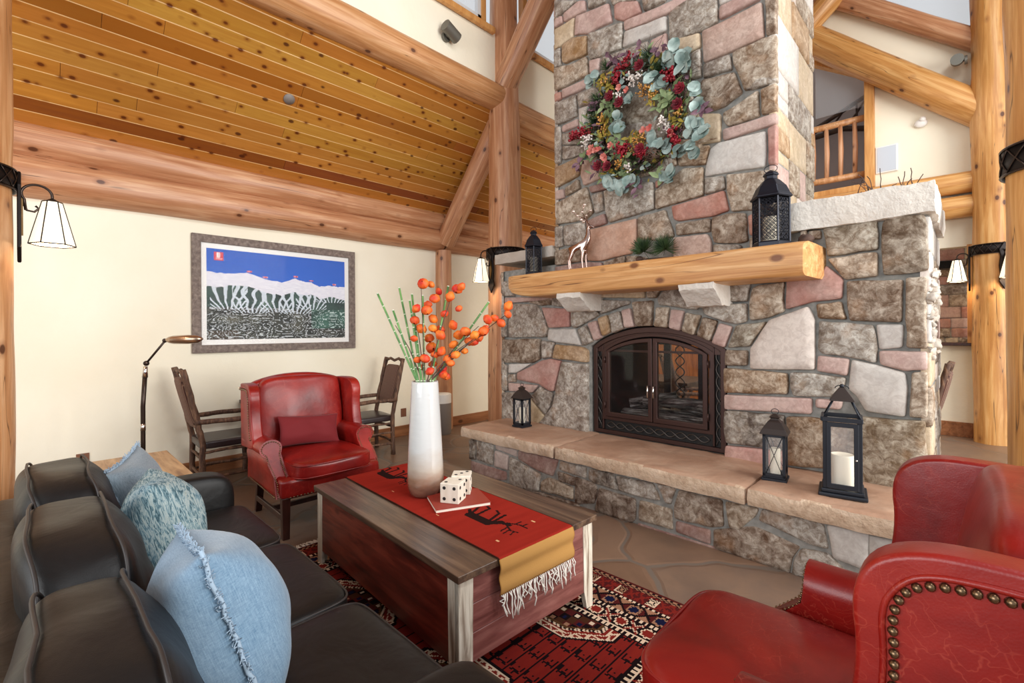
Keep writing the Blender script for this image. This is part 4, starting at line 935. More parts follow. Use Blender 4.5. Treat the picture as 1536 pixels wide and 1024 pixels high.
for sg in (-1, 1):
    def half(xm, z0, zs_, zt_, xi):
        pts = [(xi, z0)] + [(xi + (xm-xi)*i/12, zs_ + (zt_-zs_)*max(0, 1-((xi + (xm-xi)*i/12)/ix)**2)**0.85) for i in range(13)] + [(xm, z0)]
        return [(sg*a, b) for a, b in pts]
    o1 = half(0.492, iz0+0.005, izs-0.005, izt-0.012, 0.004); o2 = half(0.452, iz0+0.05, izs-0.035, izt-0.05, 0.045)
    mb = MB(); frame_ring(mb, o1, o2, -0.045, -0.005)
    d = mb.done('door', 'bronze_door', dr, smooth=False, bevel=(0.005, 2))
    mb = MB(); mb.prism(o2, -0.022, -0.018, 'y'); mb.done('door_glass', 'smoked_glass', d, smooth=False)
    mb = MB(); hx = sg*0.028
    mb.tube([(hx, -0.05, 0.50), (hx, -0.085, 0.50), (hx, -0.085, 0.40), (hx, -0.05, 0.40)], 0.009, 8); mb.done('door_handle', 'chrome', d)
    mb = MB(); 
    for hz in (0.28, 0.72): mb.tube([(sg*0.50, -0.05, hz-0.03), (sg*0.50, -0.05, hz+0.03)], 0.009, 8)
    mb.done('hinge', 'bronze_door', d)
# matching screen on the far side of the see-through firebox
bs = thing('rear_fire_screen', 'lattice fire screen at the far side of the firebox, seen through the glass', 'fire screen', (-2.0425, 4.98, 0.485))
mb = MB()
for a, b in ((-0.64, -0.56), (-0.42, -0.34), (-0.03, 0.03), (0.56, 0.64)): mb.box((a, 0, 0.02), (b, 0.03, 0.9))
mb.box((-0.64, 0, 0.02), (0.64, 0.03, 0.1)); mb.box((-0.64, 0, 0.84), (0.64, 0.03, 1.0)); mb.done('frame', 'bronze_door', bs, smooth=False)
for ph in (0, pi):
    mb = MB(); mb.tube([(-0.235 + 0.05*sin(2*pi*z/0.24*1.0+ph), 0.01, z) for z in [0.1+0.75*i/60 for i in range(61)]], 0.007, 6); mb.done('lattice', 'scroll_iron', bs)
# logs in the fire
rnd = random.Random(8)
base_z = 0.50
gr = thing('fire_grate', 'black iron grate under the charred logs in the firebox', 'grate', (-2.04, 4.34, base_z))
for k in range(7):
    mb = MB(); x = -0.42 + k*0.14; mb.tube([(x, -0.2, 0.12), (x, -0.18, 0.07), (x, 0.18, 0.07), (x, 0.2, 0.12)], 0.01, 6); mb.done('grate_bar', 'iron', gr)
mb = MB()
for sx in (-0.4, 0.4):
    for sy in (-0.15, 0.15): mb.tube([(sx, sy, 0.0), (sx, sy, 0.07)], 0.01, 6)
mb.tube([(-0.42, 0.0, 0.065), (0.42, 0.0, 0.065)], 0.01, 6); mb.done('grate_foot', 'iron', gr)
def flog(p0, p1, r, seed, label):
    p0 = Vector(p0); p1 = Vector(p1); L = (p1-p0).length; mb = MB(); rings = []
    for i in range(17):
        t = i/16
        rings.append([mb.b.verts.new((L*(t-0.5), cos(2*pi*j/14)*r*(1+0.35*noise.noise(Vector((cos(2*pi*j/14)*2, sin(2*pi*j/14)*2, t*4+seed)))), sin(2*pi*j/14)*r*(1+0.35*noise.noise(Vector((cos(2*pi*j/14)*2, sin(2*pi*j/14)*2, t*4+seed+9)))))) for j in range(14)])
    for A, B in zip(rings, rings[1:]):
        for j in range(14): mb.b.faces.new((A[j], A[(j+1)%14], B[(j+1)%14], B[j]))
    mb.b.faces.new(rings[0]); mb.b.faces.new(rings[-1])
    o = mb.done('firewood_log', 'charred_log', None, loc=(p0+p1)/2)
    o.rotation_mode = 'QUATERNION'; o.rotation_quaternion = (p1-p0).normalized().to_track_quat('X', 'Z')
    tag(o, label, 'firewood', 'charred logs in the firebox')
flog((-2.50, 4.18, 0.64), (-1.60, 4.20, 0.64), 0.068, 1, 'front charred log lying along the fire grate')
flog((-2.42, 4.50, 0.635), (-1.70, 4.52, 0.635), 0.055, 2, 'rear charred log lying along the fire grate')
flog((-2.46, 4.24, 0.74), (-2.05, 4.42, 0.83), 0.058, 3, 'charred log leaning across the left of the pile')
flog((-1.98, 4.42, 0.755), (-1.58, 4.24, 0.755), 0.055, 4, 'charred log lying crosswise at the right of the pile')
flog((-2.30, 4.22, 0.79), (-1.75, 4.34, 0.80), 0.045, 5, 'thin charred log on top of the pile')
TEAL = [(0.39, 0.43), (0.47, 0.35), (0.38, 0.32), (0.48, 0.25), (0.33, 0.37), (0.5, 0.29), (0.57, 0.03), (0.58, -0.11), (0.62, -0.33), (0.52, -0.3), (0.52, -0.41), (0.54, -0.47), (0.45, -0.42), (0.56, -0.26), (-0.03, 0.17), (-0.14, 0.03), (-0.18, -0.04), (-0.11, -0.06), (0.23, -0.32), (0.31, -0.35), (0.18, -0.27), (0.36, -0.58), (0.3, -0.62), (-0.08, -0.57), (-0.1, -0.64), (-0.15, -0.6), (-0.21, -0.57), (-0.26, -0.53), (0.0, -0.55), (0.22, 0.25), (0.26, 0.19), (-0.38, 0.51), (-0.44, 0.47)]
SAGE = [(-0.27, 0.17), (-0.2, 0.13), (-0.24, 0.08), (-0.17, -0.14), (-0.13, -0.19), (-0.51, -0.25), (-0.25, 0.21), (-0.2, 0.19), (0.28, 0.03), (0.31, 0.06), (0.25, 0.01), (0.32, 0.02), (-0.08, -0.32), (-0.12, -0.47), (-0.05, -0.44), (0.27, -0.6), (0.38, 0.11)]
OLIVE = [(-0.31, 0.41), (-0.22, 0.39), (-0.35, 0.45), (-0.25, 0.35), (-0.29, 0.04), (-0.33, -0.08), (-0.27, -0.06), (0.2, 0.13), (0.18, 0.09), (0.38, -0.13), (0.41, -0.16), (-0.28, -0.44), (-0.24, -0.44), (0.07, -0.23), (0.0, -0.15), (-0.01, -0.17), (0.24, -0.42), (0.19, 0.37)]
REDB = [(0.31, 0.25), (0.35, 0.22), (0.38, 0.23), (0.34, 0.19), (-0.09, 0.49), (-0.13, 0.45), (-0.15, 0.41), (-0.16, 0.38), (-0.04, 0.54), (-0.58, 0.01), (-0.66, 0.02), (-0.52, 0.01), (-0.46, -0.0), (-0.62, -0.0), (-0.13, -0.25), (-0.08, -0.28), (-0.1, -0.3), (-0.06, -0.26), (0.38, -0.26), (0.39, -0.32), (0.41, -0.35), (0.07, -0.35), (0.12, -0.36)]
WINE = [(0.09, 0.4), (-0.21, 0.24), (-0.11, 0.15), (0.45, 0.07), (0.43, -0.05), (-0.34, -0.36), (-0.24, -0.39), (0.09, -0.32)]
WHT = [(0.02, 0.32), (-0.02, 0.35), (0.07, 0.32), (0.01, 0.3), (-0.13, 0.22), (-0.11, 0.19), (-0.48, -0.07), (-0.52, -0.11), (-0.45, -0.06), (0.31, -0.17), (0.32, -0.2), (-0.51, -0.08), (0.28, -0.14), (-0.03, -0.44)]
COR = [(-0.03, 0.23), (-0.11, 0.28), (-0.41, -0.17), (-0.37, -0.21), (-0.43, -0.21), (0.12, -0.17), (0.18, -0.17), (0.38, -0.27), (-0.26, -0.32), (-0.33, -0.21), (-0.2, -0.21), (-0.28, -0.29)]
PINE = [(0.14, 0.49), (-0.27, 0.54), (0.25, 0.34), (-0.42, 0.09), (-0.01, -0.37), (-0.38, 0.29), (-0.44, 0.18), (0.22, 0.33)]
PLUM = [(-0.22, 0.59), (-0.16, 0.52), (0.06, 0.57), (-0.37, 0.25), (-0.44, 0.26), (-0.39, 0.21), (0.26, 0.49), (-0.07, 0.59), (-0.58, -0.26), (-0.41, -0.38), (0.03, -0.61), (0.61, -0.15), (-0.6, -0.27), (-0.18, 0.56)]
GOLD = [(0.12, 0.19), (0.09, 0.18), (0.15, 0.21), (0.2, 0.12), (0.22, 0.14), (0.09, -0.23), (0.05, -0.22), (-0.31, 0.06), (-0.01, -0.28), (-0.13, -0.38), (-0.29, -0.03), (0.42, -0.1), (-0.29, 0.42), (-0.15, -0.4)]
BLOOM = [(-0.0, 0.59), (0.04, 0.59), (0.08, 0.55), (0.01, 0.47), (0.07, 0.5), (0.16, 0.51), (0.2, 0.56), (0.23, 0.57), (0.21, 0.44), (-0.04, 0.44), (-0.06, 0.37), (-0.02, 0.32), (-0.06, 0.26), (0.02, 0.26), (0.03, 0.2), (0.12, 0.41), (0.17, 0.34), (0.05, 0.32), (0.1, 0.28), (0.2, 0.28), (0.25, 0.3), (0.17, 0.22), (0.27, 0.24), (0.31, 0.28), (0.33, 0.26), (0.37, 0.32), (0.39, 0.37), (0.43, 0.38), (0.47, 0.35), (0.51, 0.45), (0.51, 0.4), (0.24, 0.18), (0.19, 0.16), (0.14, 0.13), (0.1, 0.07), (0.11, 0.04), (-0.04, 0.13), (-0.03, 0.08), (0.06, 0.16), (0.01, 0.14), (0.04, 0.1), (0.03, 0.06), (0.1, 0.18), (0.3, 0.24), (0.36, 0.3), (0.12, 0.02), (0.16, 0.11), (0.08, 0.31), (0.05, 0.38), (0.02, 0.43)]
TIPS = [(-0.27, 0.53), (-0.16, 0.57), (-0.08, 0.53), (-0.01, 0.52), (-0.18, 0.43), (0.14, 0.58), (0.39, 0.48), (-0.09, 0.49)]

# ================================================================ WING CHAIRS
def chain_nails(mb, pts, step=0.024, r=0.0085, seg=7):
    pts = [Vector(p) for p in pts]; acc = 0; last = None
    for a, b in zip(pts, pts[1:]):
        L = (b-a).length; t = (step - acc) if last is not None else 0
        while t <= L:
            mb.ball(a + (b-a)*(t/L), r, u=seg, v=5); last = t; t += step
        acc = (L - (t - step)) if last is not None else 0
def panel(mb, outline, t0, t1, axis, warp=None):
    A, B = mb.prism(outline, t0, t1, axis)
    return A, B
def chaikin(pts, n=2):
    for _ in range(n):
        q = [pts[0]]
        for a, b in zip(pts, pts[1:]):
            q.append((a[0]*0.75+b[0]*0.25, a[1]*0.75+b[1]*0.25)); q.append((a[0]*0.25+b[0]*0.75, a[1]*0.25+b[1]*0.75))
        q.append(pts[-1]); pts = q
    return pts
def arm_back(x, z):
    k = max(0.0, min(1.0, (z-0.36)/0.24)); k = k*k*(3-2*k)
    return 0.21*k*max(0.0, (x+0.43)/0.735)
def make_wing_chair(label):
    t = thing('wing_chair', label, 'armchair', group=None)
    # legs and stretchers
    for (x, y, rk) in ((0.31, 0.31, 0), (0.31, -0.31, 0), (-0.36, 0.28, -0.07), (-0.36, -0.28, -0.07)):
        mb = MB(); w = 0.026
        vs = []
        for z, k, dx in ((0.30, 1.0, 0), (0.0, 0.82, rk)):
            for sx, sy in ((-1,-1),(1,-1),(1,1),(-1,1)): vs.append(mb.b.verts.new((x+dx+sx*w*k, y+sy*w*k, z)))
        for q in ((0,1,5,4),(1,2,6,5),(2,3,7,6),(3,0,4,7),(3,2,1,0),(4,5,6,7)): mb.b.faces.new([vs[i] for i in q])
        mb.done('leg', 'mahogany', t, smooth=False, bevel=(0.004, 2))
    for lo, hi in (((-0.38, 0.285, 0.10), (0.31, 0.305, 0.145)), ((-0.38, -0.305, 0.10), (0.31, -0.285, 0.145)), ((-0.06, -0.29, 0.105), (-0.03, 0.29, 0.14))):
        mb = MB(); mb.box(lo, hi); mb.done('stretcher', 'mahogany', t, smooth=False, bevel=(0.003, 1))
    mb = MB(); mb.rbox((-0.01, 0, 0.36), (0.72, 0.70, 0.15), p=14, n=10); mb.done('seat_frame', 'red_leather', t)
    # seat cushion
    mb = MB(); mb.rbox((0.08, 0, 0.475), (0.68, 0.545, 0.15), p=6, n=12, bulge=0.22, baxis=2, wr=0.012, seed=3)
    cu = mb.done('seat_cushion', 'red_leather', t, sub=1)
    for z in (0.432, 0.522):
        mb = MB(); pts = []
        for i in range(60):
            a = 2*pi*i/60; c = abs(cos(a))**(0.33)*math.copysign(1, cos(a)); s_ = abs(sin(a))**(0.33)*math.copysign(1, sin(a))
            pts.append((0.08+0.333*c, 0.266*s_, z))
        mb.tube(pts, 0.006, 6, closed=True); mb.done('cushion_piping', 'red_leather', cu)
    # back
    ol = [(-0.335, 0.34), (-0.345, 0.80), (-0.36, 1.05), (-0.31, 1.085), (-0.22, 1.115), (-0.11, 1.135), (0.0, 1.14), (0.11, 1.135), (0.22, 1.115), (0.31, 1.085), (0.36, 1.05), (0.345, 0.80), (0.335, 0.34)]
    ol = chaikin(ol, 1); mb = MB(); A, B = mb.prism(ol, -0.47, -0.37, 'x')
    for v in mb.b.verts: v.co.x += -0.10*max(0, (v.co.z-0.45))**1.2 + 0.05
    mb.done('backrest', 'red_leather', t, bevel=(0.04, 5))
    mb = MB(); mb.rbox((-0.345, 0, 0.795), (0.15, 0.635, 0.655), p=5.5, n=12, bulge=0.22, baxis=0, wr=0.012, seed=9, warp=lambda w: Vector((w.x-0.10*w.z, w.y, w.z)))
    mb.done('back_pad', 'red_leather', t, sub=1)
    for s_ in (-1, 1):
        # wing
        wo = [(-0.46, 0.56), (-0.10, 0.58), (-0.085, 0.66), (-0.12, 0.76), (-0.135, 0.88), (-0.125, 0.98), (-0.15, 1.045), (-0.21, 1.078), (-0.30, 1.085), (-0.47, 1.075)]
        mb = MB(); mb.prism(chaikin(wo), s_*0.315, s_*0.385, 'y')
        def flare(v):
            k = max(0, (v.co.x+0.47)); v.co.y += s_*0.10*k*k*2.2*(0.4+max(0, v.co.z-0.6))
        for v in mb.b.verts: flare(v)
        mb.done('wing', 'red_leather', t, bevel=(0.03, 5))
        mb = MB(); no = chaikin([(-0.148, 0.66), (-0.178, 0.76), (-0.190, 0.88), (-0.184, 0.975), (-0.215, 1.028), (-0.30, 1.038), (-0.47, 1.028)], 3)
        chain_nails(mb, [(x, s_*(0.388+0.10*(x+0.47)**2*2.2*(0.4+z-0.6)), z) for x, z in no], 0.0188, 0.0082)
        mb.done('wing_nailheads', 'nail_brass', t)
        # welt between the leading roll and the outside panel of the wing
        mb = MB(); mb.tube([(x+0.015*max(0, min(1, (1.03-z)/0.05)), s_*(0.386+0.10*(x+0.47)**2*2.2*(0.4+z-0.6)), z+0.014*max(0, min(1, (z-0.97)/0.05))) for i, (x, z) in enumerate(no)], 0.006, 6)
        mb.done('wing_welt', 'red_leather', t)
        # rolled arm: a scroll profile swept from back to front
        prof = []
        for i in range(23):
            a = radians(-70 + 250*i/22); prof.append((0.335 + 0.072*cos(a)*1.0, 0.620 + 0.068*sin(a)))
        prof = [(0.365, 0.30), (0.362, 0.44), (0.372, 0.52)] + prof + [(0.272, 0.57), (0.272, 0.42), (0.275, 0.30)]
        mb = MB(); rings = []
        xs = [-0.43, -0.3, -0.15, 0.0, 0.12, 0.22, 0.28, 0.305]
        for i, x in enumerate(xs):
            sc = 0.90 + 0.10*(i/(len(xs)-1)); dy = -0.012*(1-i/(len(xs)-1))
            if i == len(xs)-1: sc *= 0.975
            rings.append([mb.b.verts.new((x-arm_back(x, z), s_*(0.325+(y-0.325)*sc+dy), 0.30+(z-0.30)*(0.97+0.03*sc))) for y, z in prof])
        n = len(prof)
        for Aa, Bb in zip(rings, rings[1:]):
            for j in range(n): mb.b.faces.new((Aa[j], Aa[(j+1)%n], Bb[(j+1)%n], Bb[j]))
        mb.b.faces.new(rings[0]); mb.b.faces.new(list(reversed(rings[-1])))
        arm = mb.done('arm', 'red_leather', t, angle=55)
        mb = MB()
        no = [(0.352, 0.31), (0.350, 0.40), (0.356, 0.48), (0.364, 0.535)] + [(0.335+0.058*cos(radians(a)), 0.620+0.054*sin(radians(a))) for a in range(-60, 190, 12)] + [(0.286, 0.56), (0.286, 0.44), (0.286, 0.31)]
        chain_nails(mb, [(0.307-arm_back(0.305, z), s_*y, z) for y, z in no], 0.0155, 0.0055, 6); mb.done('arm_nailheads', 'nail_brass', arm)
        mb = MB(); chain_nails(mb, [(0.30, s_*0.372, 0.315), (-0.36, s_*0.352, 0.315)], 0.022, 0.006, 6); mb.done('rail_nailheads', 'nail_brass', t)
    mb = MB(); chain_nails(mb, [(0.352, -0.29, 0.305), (0.352, 0.29, 0.305)], 0.022, 0.006, 6); mb.done('rail_nailheads', 'nail_brass', t)
    return t
ch1 = make_wing_chair('red leather wing chair with a small red cushion, by the cream wall')
ch1.location = (-3.84, 1.62, 0); ch1.scale = (1.0, 1.13, 1.0); ch1.rotation_euler = (0, 0, radians(-1))
ch2 = copy_tree(ch1); ch2.location = (-0.29, 1.475, 0); ch2.scale = (1.0, 1.08, 1.035); ch2.rotation_euler = (0, 0, radians(181))
ch2['label'] = 'nearest red leather wing chair at lower right, seen from its studded side'
for c in (ch1, ch2): c['group'] = 'red leather wing chairs'

# throw pillows -----------------------------------------------------------
def pillow_mesh(name, w, h, t, mat, loc, rot, label, cat='pillow', fringe=None, seed=0, parent=None, crease=0.0):
    mb = MB(); n = 22; grid = {}
    for side in (1, -1):
        for i in range(n+1):
            for j in range(n+1):
                u = -1+2*i/n; v = -1+2*j/n
                edge = i in (0, n) or j in (0, n)
                if side == -1 and edge: grid[(side, i, j)] = grid[(1, i, j)]; continue
                pinch = 1 - 0.10*(1-v*v)*abs(u)**3; pv = 1 - 0.10*(1-u*u)*abs(v)**3
                z = side*t/2*max(0, (1-u*u)*(1-v*v))**0.52
                p = Vector((u*w/2*pinch, z, v*h/2*pv))
                p += Vector((0, 1, 0))*noise.noise(Vector((u*1.7, v*1.7, seed+side)))*0.016*(1-max(abs(u), abs(v))**4)
                if crease: p.y += side*crease*sin(u*9+v*4)*0.3*(1-u*u)*(1-v*v)*0.05
                grid[(side, i, j)] = mb.b.verts.new(p)
    for side in (1, -1):
        for i in range(n):
            for j in range(n):
                mb.b.faces.new([grid[(side, a, b)] for a, b in ((i, j), (i+1, j), (i+1, j+1), (i, j+1))])
    border = [(u, -1) for u in range(n)]
    path = [grid[(1, i, 0)].co.copy() for i in range(n)] + [grid[(1, n, j)].co.copy() for j in range(n)] + [grid[(1, i, n)].co.copy() for i in range(n, 0, -1)] + [grid[(1, 0, j)].co.copy() for j in range(n, 0, -1)]
    o = mb.done(name, mat, parent, loc=loc, rot=rot, sub=1)
    if label: tag(o, label, cat)
    if fringe:
        rnd = random.Random(seed); mb = MB(); m = len(path)
        for k in range(m):
            a = path[k]; b = path[(k+1) % m]
            for q in range(9):
                p = a.lerp(b, rnd.random()); d = Vector((p.x, 0, p.z)).normalized()
                e = p + d*rnd.uniform(0.004, 0.014) + Vector((rnd.uniform(-.008, .008), rnd.uniform(-.014, .014), rnd.uniform(-.008, .008)))
                mid = p.lerp(e, 0.5) + Vector((rnd.uniform(-.005, .005),)*3)
                mb.tube([p - d*0.004, mid, e], 0.0016, 4, cap=False)
        pts = [p + Vector((rnd.uniform(-.002, .002), rnd.uniform(-.004, .004), rnd.uniform(-.002, .002))) for p in path]
        mb.tube(pts, 0.006, 6, closed=True)
        mb.done('frayed_edge', fringe, o)
    return o
pillow_mesh('lumbar_pillow', 0.52, 0.26, 0.13, 'red_velvet', (-3.98, 1.62, 0.675), (radians(-20), radians(4), radians(86)), 'small dark red cushion leaning in the far wing chair', seed=4)

# ================================================================ SOFA
sf = thing('sofa', 'black leather sofa with three seats, filling the lower left corner', 'sofa', (-2.12, 0.40, 0))
SX = [-0.735, 0.0, 0.735]
mb = MB(); mb.rbox((0, 0.02, 0.19), (2.30, 0.82, 0.20), p=16, n=14); mb.done('base', 'black_leather', sf)
mb = MB(); mb.rbox((0, -0.46, 0.42), (2.62, 0.18, 0.60), p=9, n=16, wr=0.006); mb.done('back_frame', 'black_leather', sf)
for s_ in (-1, 1):
    mb = MB(); mb.rbox((s_*1.215, 0.02, 0.34), (0.21, 0.90, 0.60), p=7, n=12, bulge=0.04, baxis=0, wr=0.006, seed=s_); mb.done('arm', 'black_leather', sf, sub=1)
for i, x in enumerate(SX):
    mb = MB(); mb.rbox((x, 0.14, 0.365), (0.732, 0.72, 0.18), p=10, n=12, bulge=0.10, baxis=2, wr=0.006, seed=i*3+1)
    c = mb.done('seat_cushion', 'black_leather', sf, sub=1)
    mb = MB(); pts = []
    for k in range(72):
        a = 2*pi*k/72; cc = abs(cos(a))**0.2*math.copysign(1, cos(a)); ss = abs(sin(a))**0.2*math.copysign(1, sin(a))
        pts.append((x+0.357*cc, 0.14+0.352*ss, 0.437))
    mb.tube(pts, 0.005, 6, closed=True); mb.done('piping', 'black_piping', c)
    lean = radians(9)
    def bw(w, i=i):
        sag = 0.05*(abs(w.x)/0.36)**3
        z = w.z - (sag if w.z > 0 else 0) ; y = w.y*(1.0 + 0.10*(w.z < 0))
        return Vector((w.x, y*cos(lean) - z*sin(lean), z*cos(lean)))
    cyb = -0.285; CZ = (0.672, 0.665, 0.635)[i]
    mb = MB(); mb.rbox((x, cyb, CZ), (0.745, 0.25, 0.50), p=4.2, n=14, bulge=0.35, baxis=1, wr=0.022, seed=i*5+2, warp=bw)
    c = mb.done('back_cushion', 'black_leather', sf, sub=1)
    for yy in (-0.088, 0.088):
        mb = MB(); pts = []
        for k in range(80):
            a = 2*pi*k/80; cc = abs(cos(a))**0.42*math.copysign(1, cos(a)); ss = abs(sin(a))**0.42*math.copysign(1, sin(a))
            w = Vector((0.372*cc, yy, 0.25*ss)); w += Vector([noise.noise(w*5+Vector((i*5+2, q*3.1, 0)))*0.022 for q in range(3)])
            w = bw(w); pts.append((x+w.x, cyb+w.y, CZ+w.z))
        mb.tube(pts, 0.0052, 6, closed=True); mb.done('piping', 'black_piping', c)
for x in (-1.15, 1.15):
    for y in (-0.45, 0.38):
        mb = MB(); mb.box((x-0.03, y-0.03, 0), (x+0.03, y+0.03, 0.10)); mb.done('foot', 'mahogany', sf, smooth=False, bevel=(0.004, 1))
pillow_mesh('throw_pillow', 0.51, 0.51, 0.36, 'denim', (-1.60, 0.385, 0.655), (radians(17), radians(-10), radians(-5)), 'pale blue denim pillow with frayed edge, nearest on the black sofa', fringe='denim_fray', seed=1)
pillow_mesh('throw_pillow', 0.46, 0.46, 0.30, 'brushed_blue_print', (-2.54, 0.40, 0.66), (radians(14), radians(-4), radians(-8)), 'blue pillow with dark brushed streaks, middle one on the black sofa', seed=2)
pillow_mesh('throw_pillow', 0.44, 0.44, 0.24, 'denim_grey', (-3.06, 0.37, 0.66), (radians(16), radians(6), radians(-24)), 'grey blue pillow with frayed edge against the far sofa arm', fringe='denim_fray', seed=3)

# side table and floor lamp
stb = thing('side_table', 'low oak side table between the sofa and the cream wall', 'side table', (-4.13, 0.36, 0))
mb = MB(); mb.box((-0.46, -0.36, 0.525), (0.42, 0.38, 0.56)); mb.done('table_top', 'oak_table', stb, smooth=False, bevel=(0.005, 2))
mb = MB(); mb.box((-0.40, -0.31, 0.44), (0.37, 0.33, 0.525)); mb.done('apron', 'oak_table', stb, smooth=False)
for x in (-0.38, 0.35):
    for y in (-0.29, 0.31):
        mb = MB(); mb.box((x-0.03, y-0.03, 0), (x+0.03, y+0.03, 0.5)); mb.done('leg', 'oak_table', stb, smooth=False, bevel=(0.004, 1))
fl = thing('floor_lamp', 'slender dark bronze reading lamp standing by the cream wall', 'floor lamp', (-4.83, 0.62, 0))
mb = MB(); mb.lathe([(0, 0), (0.14, 0), (0.14, 0.012), (0.06, 0.03), (0.015, 0.04), (0, 0.04)], 28); mb.done('base', 'lamp_bronze', fl, angle=40)
mb = MB(); mb.tube([(0, 0, 0.03), (0, 0, 0.62), (0.005, 0.0, 0.9), (0.02, 0.012, 1.14)], 0.0165, 12); mb.done('pole', 'lamp_bronze', fl)
mb = MB(); mb.tube([(0.002, 0, 0.70), (0.003, 0, 0.755)], 0.0185, 12); mb.done('collar', 'chrome', fl)
mb = MB(); mb.tube([(0.02, 0.012, 1.135), (0.025, 0.016, 1.225)], [0.021, 0.015], 12); mb.done('collar', 'chrome', fl)
mb = MB(); mb.ball((0.03, 0.02, 1.25), 0.022); mb.done('joint', 'lamp_bronze', fl)
mb = MB(); mb.ball((0.15, 0.125, 1.435), 0.018); mb.done('joint', 'lamp_bronze', fl)
mb = MB(); mb.tube([(0.03, 0.02, 1.25), (0.15, 0.125, 1.43)], 0.0085, 10); mb.done('arm', 'lamp_bronze', fl)
mb = MB(); d = Vector((0.72, 0.69, 0.02)).normalized(); s0 = Vector((0.17, 0.14, 1.44))
mb.tube([s0 - d*0.02, s0, s0 + d*0.02, s0 + d*0.05, s0 + d*0.17, s0 + d*0.25, s0 + d*0.285], [0.010, 0.022, 0.034, 0.042, 0.046, 0.038, 0.012], 16, flat=0.8); mb.done('lamp_head', 'lamp_brass', fl)

# ================================================================ TRUNK TABLE
TR = radians(-2.6)
tk = thing('trunk_table', 'long low trunk coffee table of worn red boards with white corner posts', 'coffee table', (-2.245, 1.695, 0), TR)
HX, HY = 0.785, 0.465
mb = MB(); w = 2*HY/4
for i in range(4): mb.box((-HX, -HY+i*w+0.001, 0.468), (HX, -HY+(i+1)*w-0.001, 0.50))
mb.done('lid', 'trunk_top', tk, smooth=False, bevel=(0.003, 2))
hx, hy = HX-0.035, HY-0.03
for s_ in (-1, 1):
    mb = MB(); mb.box((-hx+0.05, s_*hy-0.012, 0.10), (hx-0.05, s_*hy+0.012, 0.468)); mb.done('side_board', 'trunk_red', tk, smooth=False)
    for i in range(3):
        mb = MB(); mb.box((s_*hx-0.012, -hy+0.05, 0.10+i*0.123), (s_*hx+0.012, hy-0.05, 0.10+(i+1)*0.123-0.002)); mb.done('end_board', 'trunk_red_end', tk, smooth=False, bevel=(0.002, 1))
mb = MB(); mb.box((-hx, -hy, 0.095), (hx, hy, 0.115)); mb.done('bottom_board', 'trunk_red', tk, smooth=False)
for sx in (-1, 1):
    for sy in (-1, 1):
        mb = MB(); cx_, cy_ = sx*(hx-0.005), sy*(hy-0.005)
        mb.prism([(cx_-sx*0.055, 0.11), (cx_-sx*0.06, 0.468), (cx_+sx*0.02, 0.468), (cx_+sx*0.02, 0.0), (cx_-sx*0.03, 0.0)], cy_+sy*0.018, cy_-sy*0.008, 'y')
        mb.prism([(cy_-sy*0.055, 0.11), (cy_-sy*0.06, 0.468), (cy_+sy*0.018, 0.468), (cy_+sy*0.018, 0.0), (cy_-sy*0.03, 0.0)], cx_+sx*0.021, cx_-sx*0.008, 'x')
        mb.done('corner_post', 'trunk_post', tk, smooth=False, bevel=(0.002, 1))

# cloth runner with reindeer; colours woven per thread cell
def seg_d(px, py, a, b):
    ax, ay = a; bx, by = b; dx, dy = bx-ax, by-ay; t = max(0, min(1, ((px-ax)*dx+(py-ay)*dy)/(dx*dx+dy*dy+1e-9)))
    return math.hypot(px-ax-dx*t, py-ay-dy*t)
DEER = [((-0.10, 0.0), (0.05, 0.0), 0.030), ((0.05, 0.0), (0.09, 0.05), 0.022), ((0.09, 0.05), (0.15, 0.06), 0.013),
 ((-0.10, 0.0), (-0.155, 0.04), 0.010), ((-0.10, 0.0), (-0.15, 0.10), 0.009), ((-0.15, 0.10), (-0.19, 0.10), 0.008), ((-0.07, 0.01), (-0.09, 0.13), 0.009), ((-0.09, 0.13), (-0.13, 0.145), 0.008),
 ((0.04, 0.0), (0.0, 0.12), 0.009), ((0.0, 0.12), (-0.04, 0.14), 0.008), ((0.06, 0.01), (0.04, 0.13), 0.009),
 ((0.12, 0.06), (0.20, 0.02), 0.006), ((0.20, 0.02), (0.24, 0.03), 0.005), ((0.16, 0.04), (0.17, -0.02), 0.005), ((0.19, 0.02), (0.20, -0.03), 0.005), ((0.22, 0.025), (0.235, -0.015), 0.004),
 ((0.12, 0.07), (0.19, 0.10), 0.006), ((0.19, 0.10), (0.24, 0.095), 0.005), ((0.16, 0.088), (0.16, 0.13), 0.005), ((0.20, 0.098), (0.205, 0.135), 0.005)]
def runner_col(x, y, over):
    if over: return lin((176, 132, 76)) if abs(y) < 0.245 else lin((164, 118, 64))
    if abs(y) > 0.245: return lin((70, 34, 26))
    for cx0, cy0 in ((-0.60, -0.03), (-0.05, -0.03), (0.42, -0.04)):
        px, py = x-cx0, (y-cy0)
        if abs(px) < 0.27 and abs(py) < 0.17:
            for a, b, r in DEER:
                if seg_d(px, py, a, b) < r: return lin((40, 24, 22))
            if abs(px+0.03) < 0.03 and abs(py+0.008) < 0.003: return lin((200, 160, 140))
    for q in ((-0.3, -0.16), (0.2, -0.17), (0.66, -0.14), (0.62, 0.14), (-0.35, 0.17), (0.12, 0.17)):
        if abs(x-q[0]) < 0.012 and abs(y-q[1]) < 0.004: return lin((222, 176, 130))
    j = noise.noise(Vector((x*30, y*4, 0)))*8
    return lin((148+j, 42+j*0.4, 32+j*0.3))
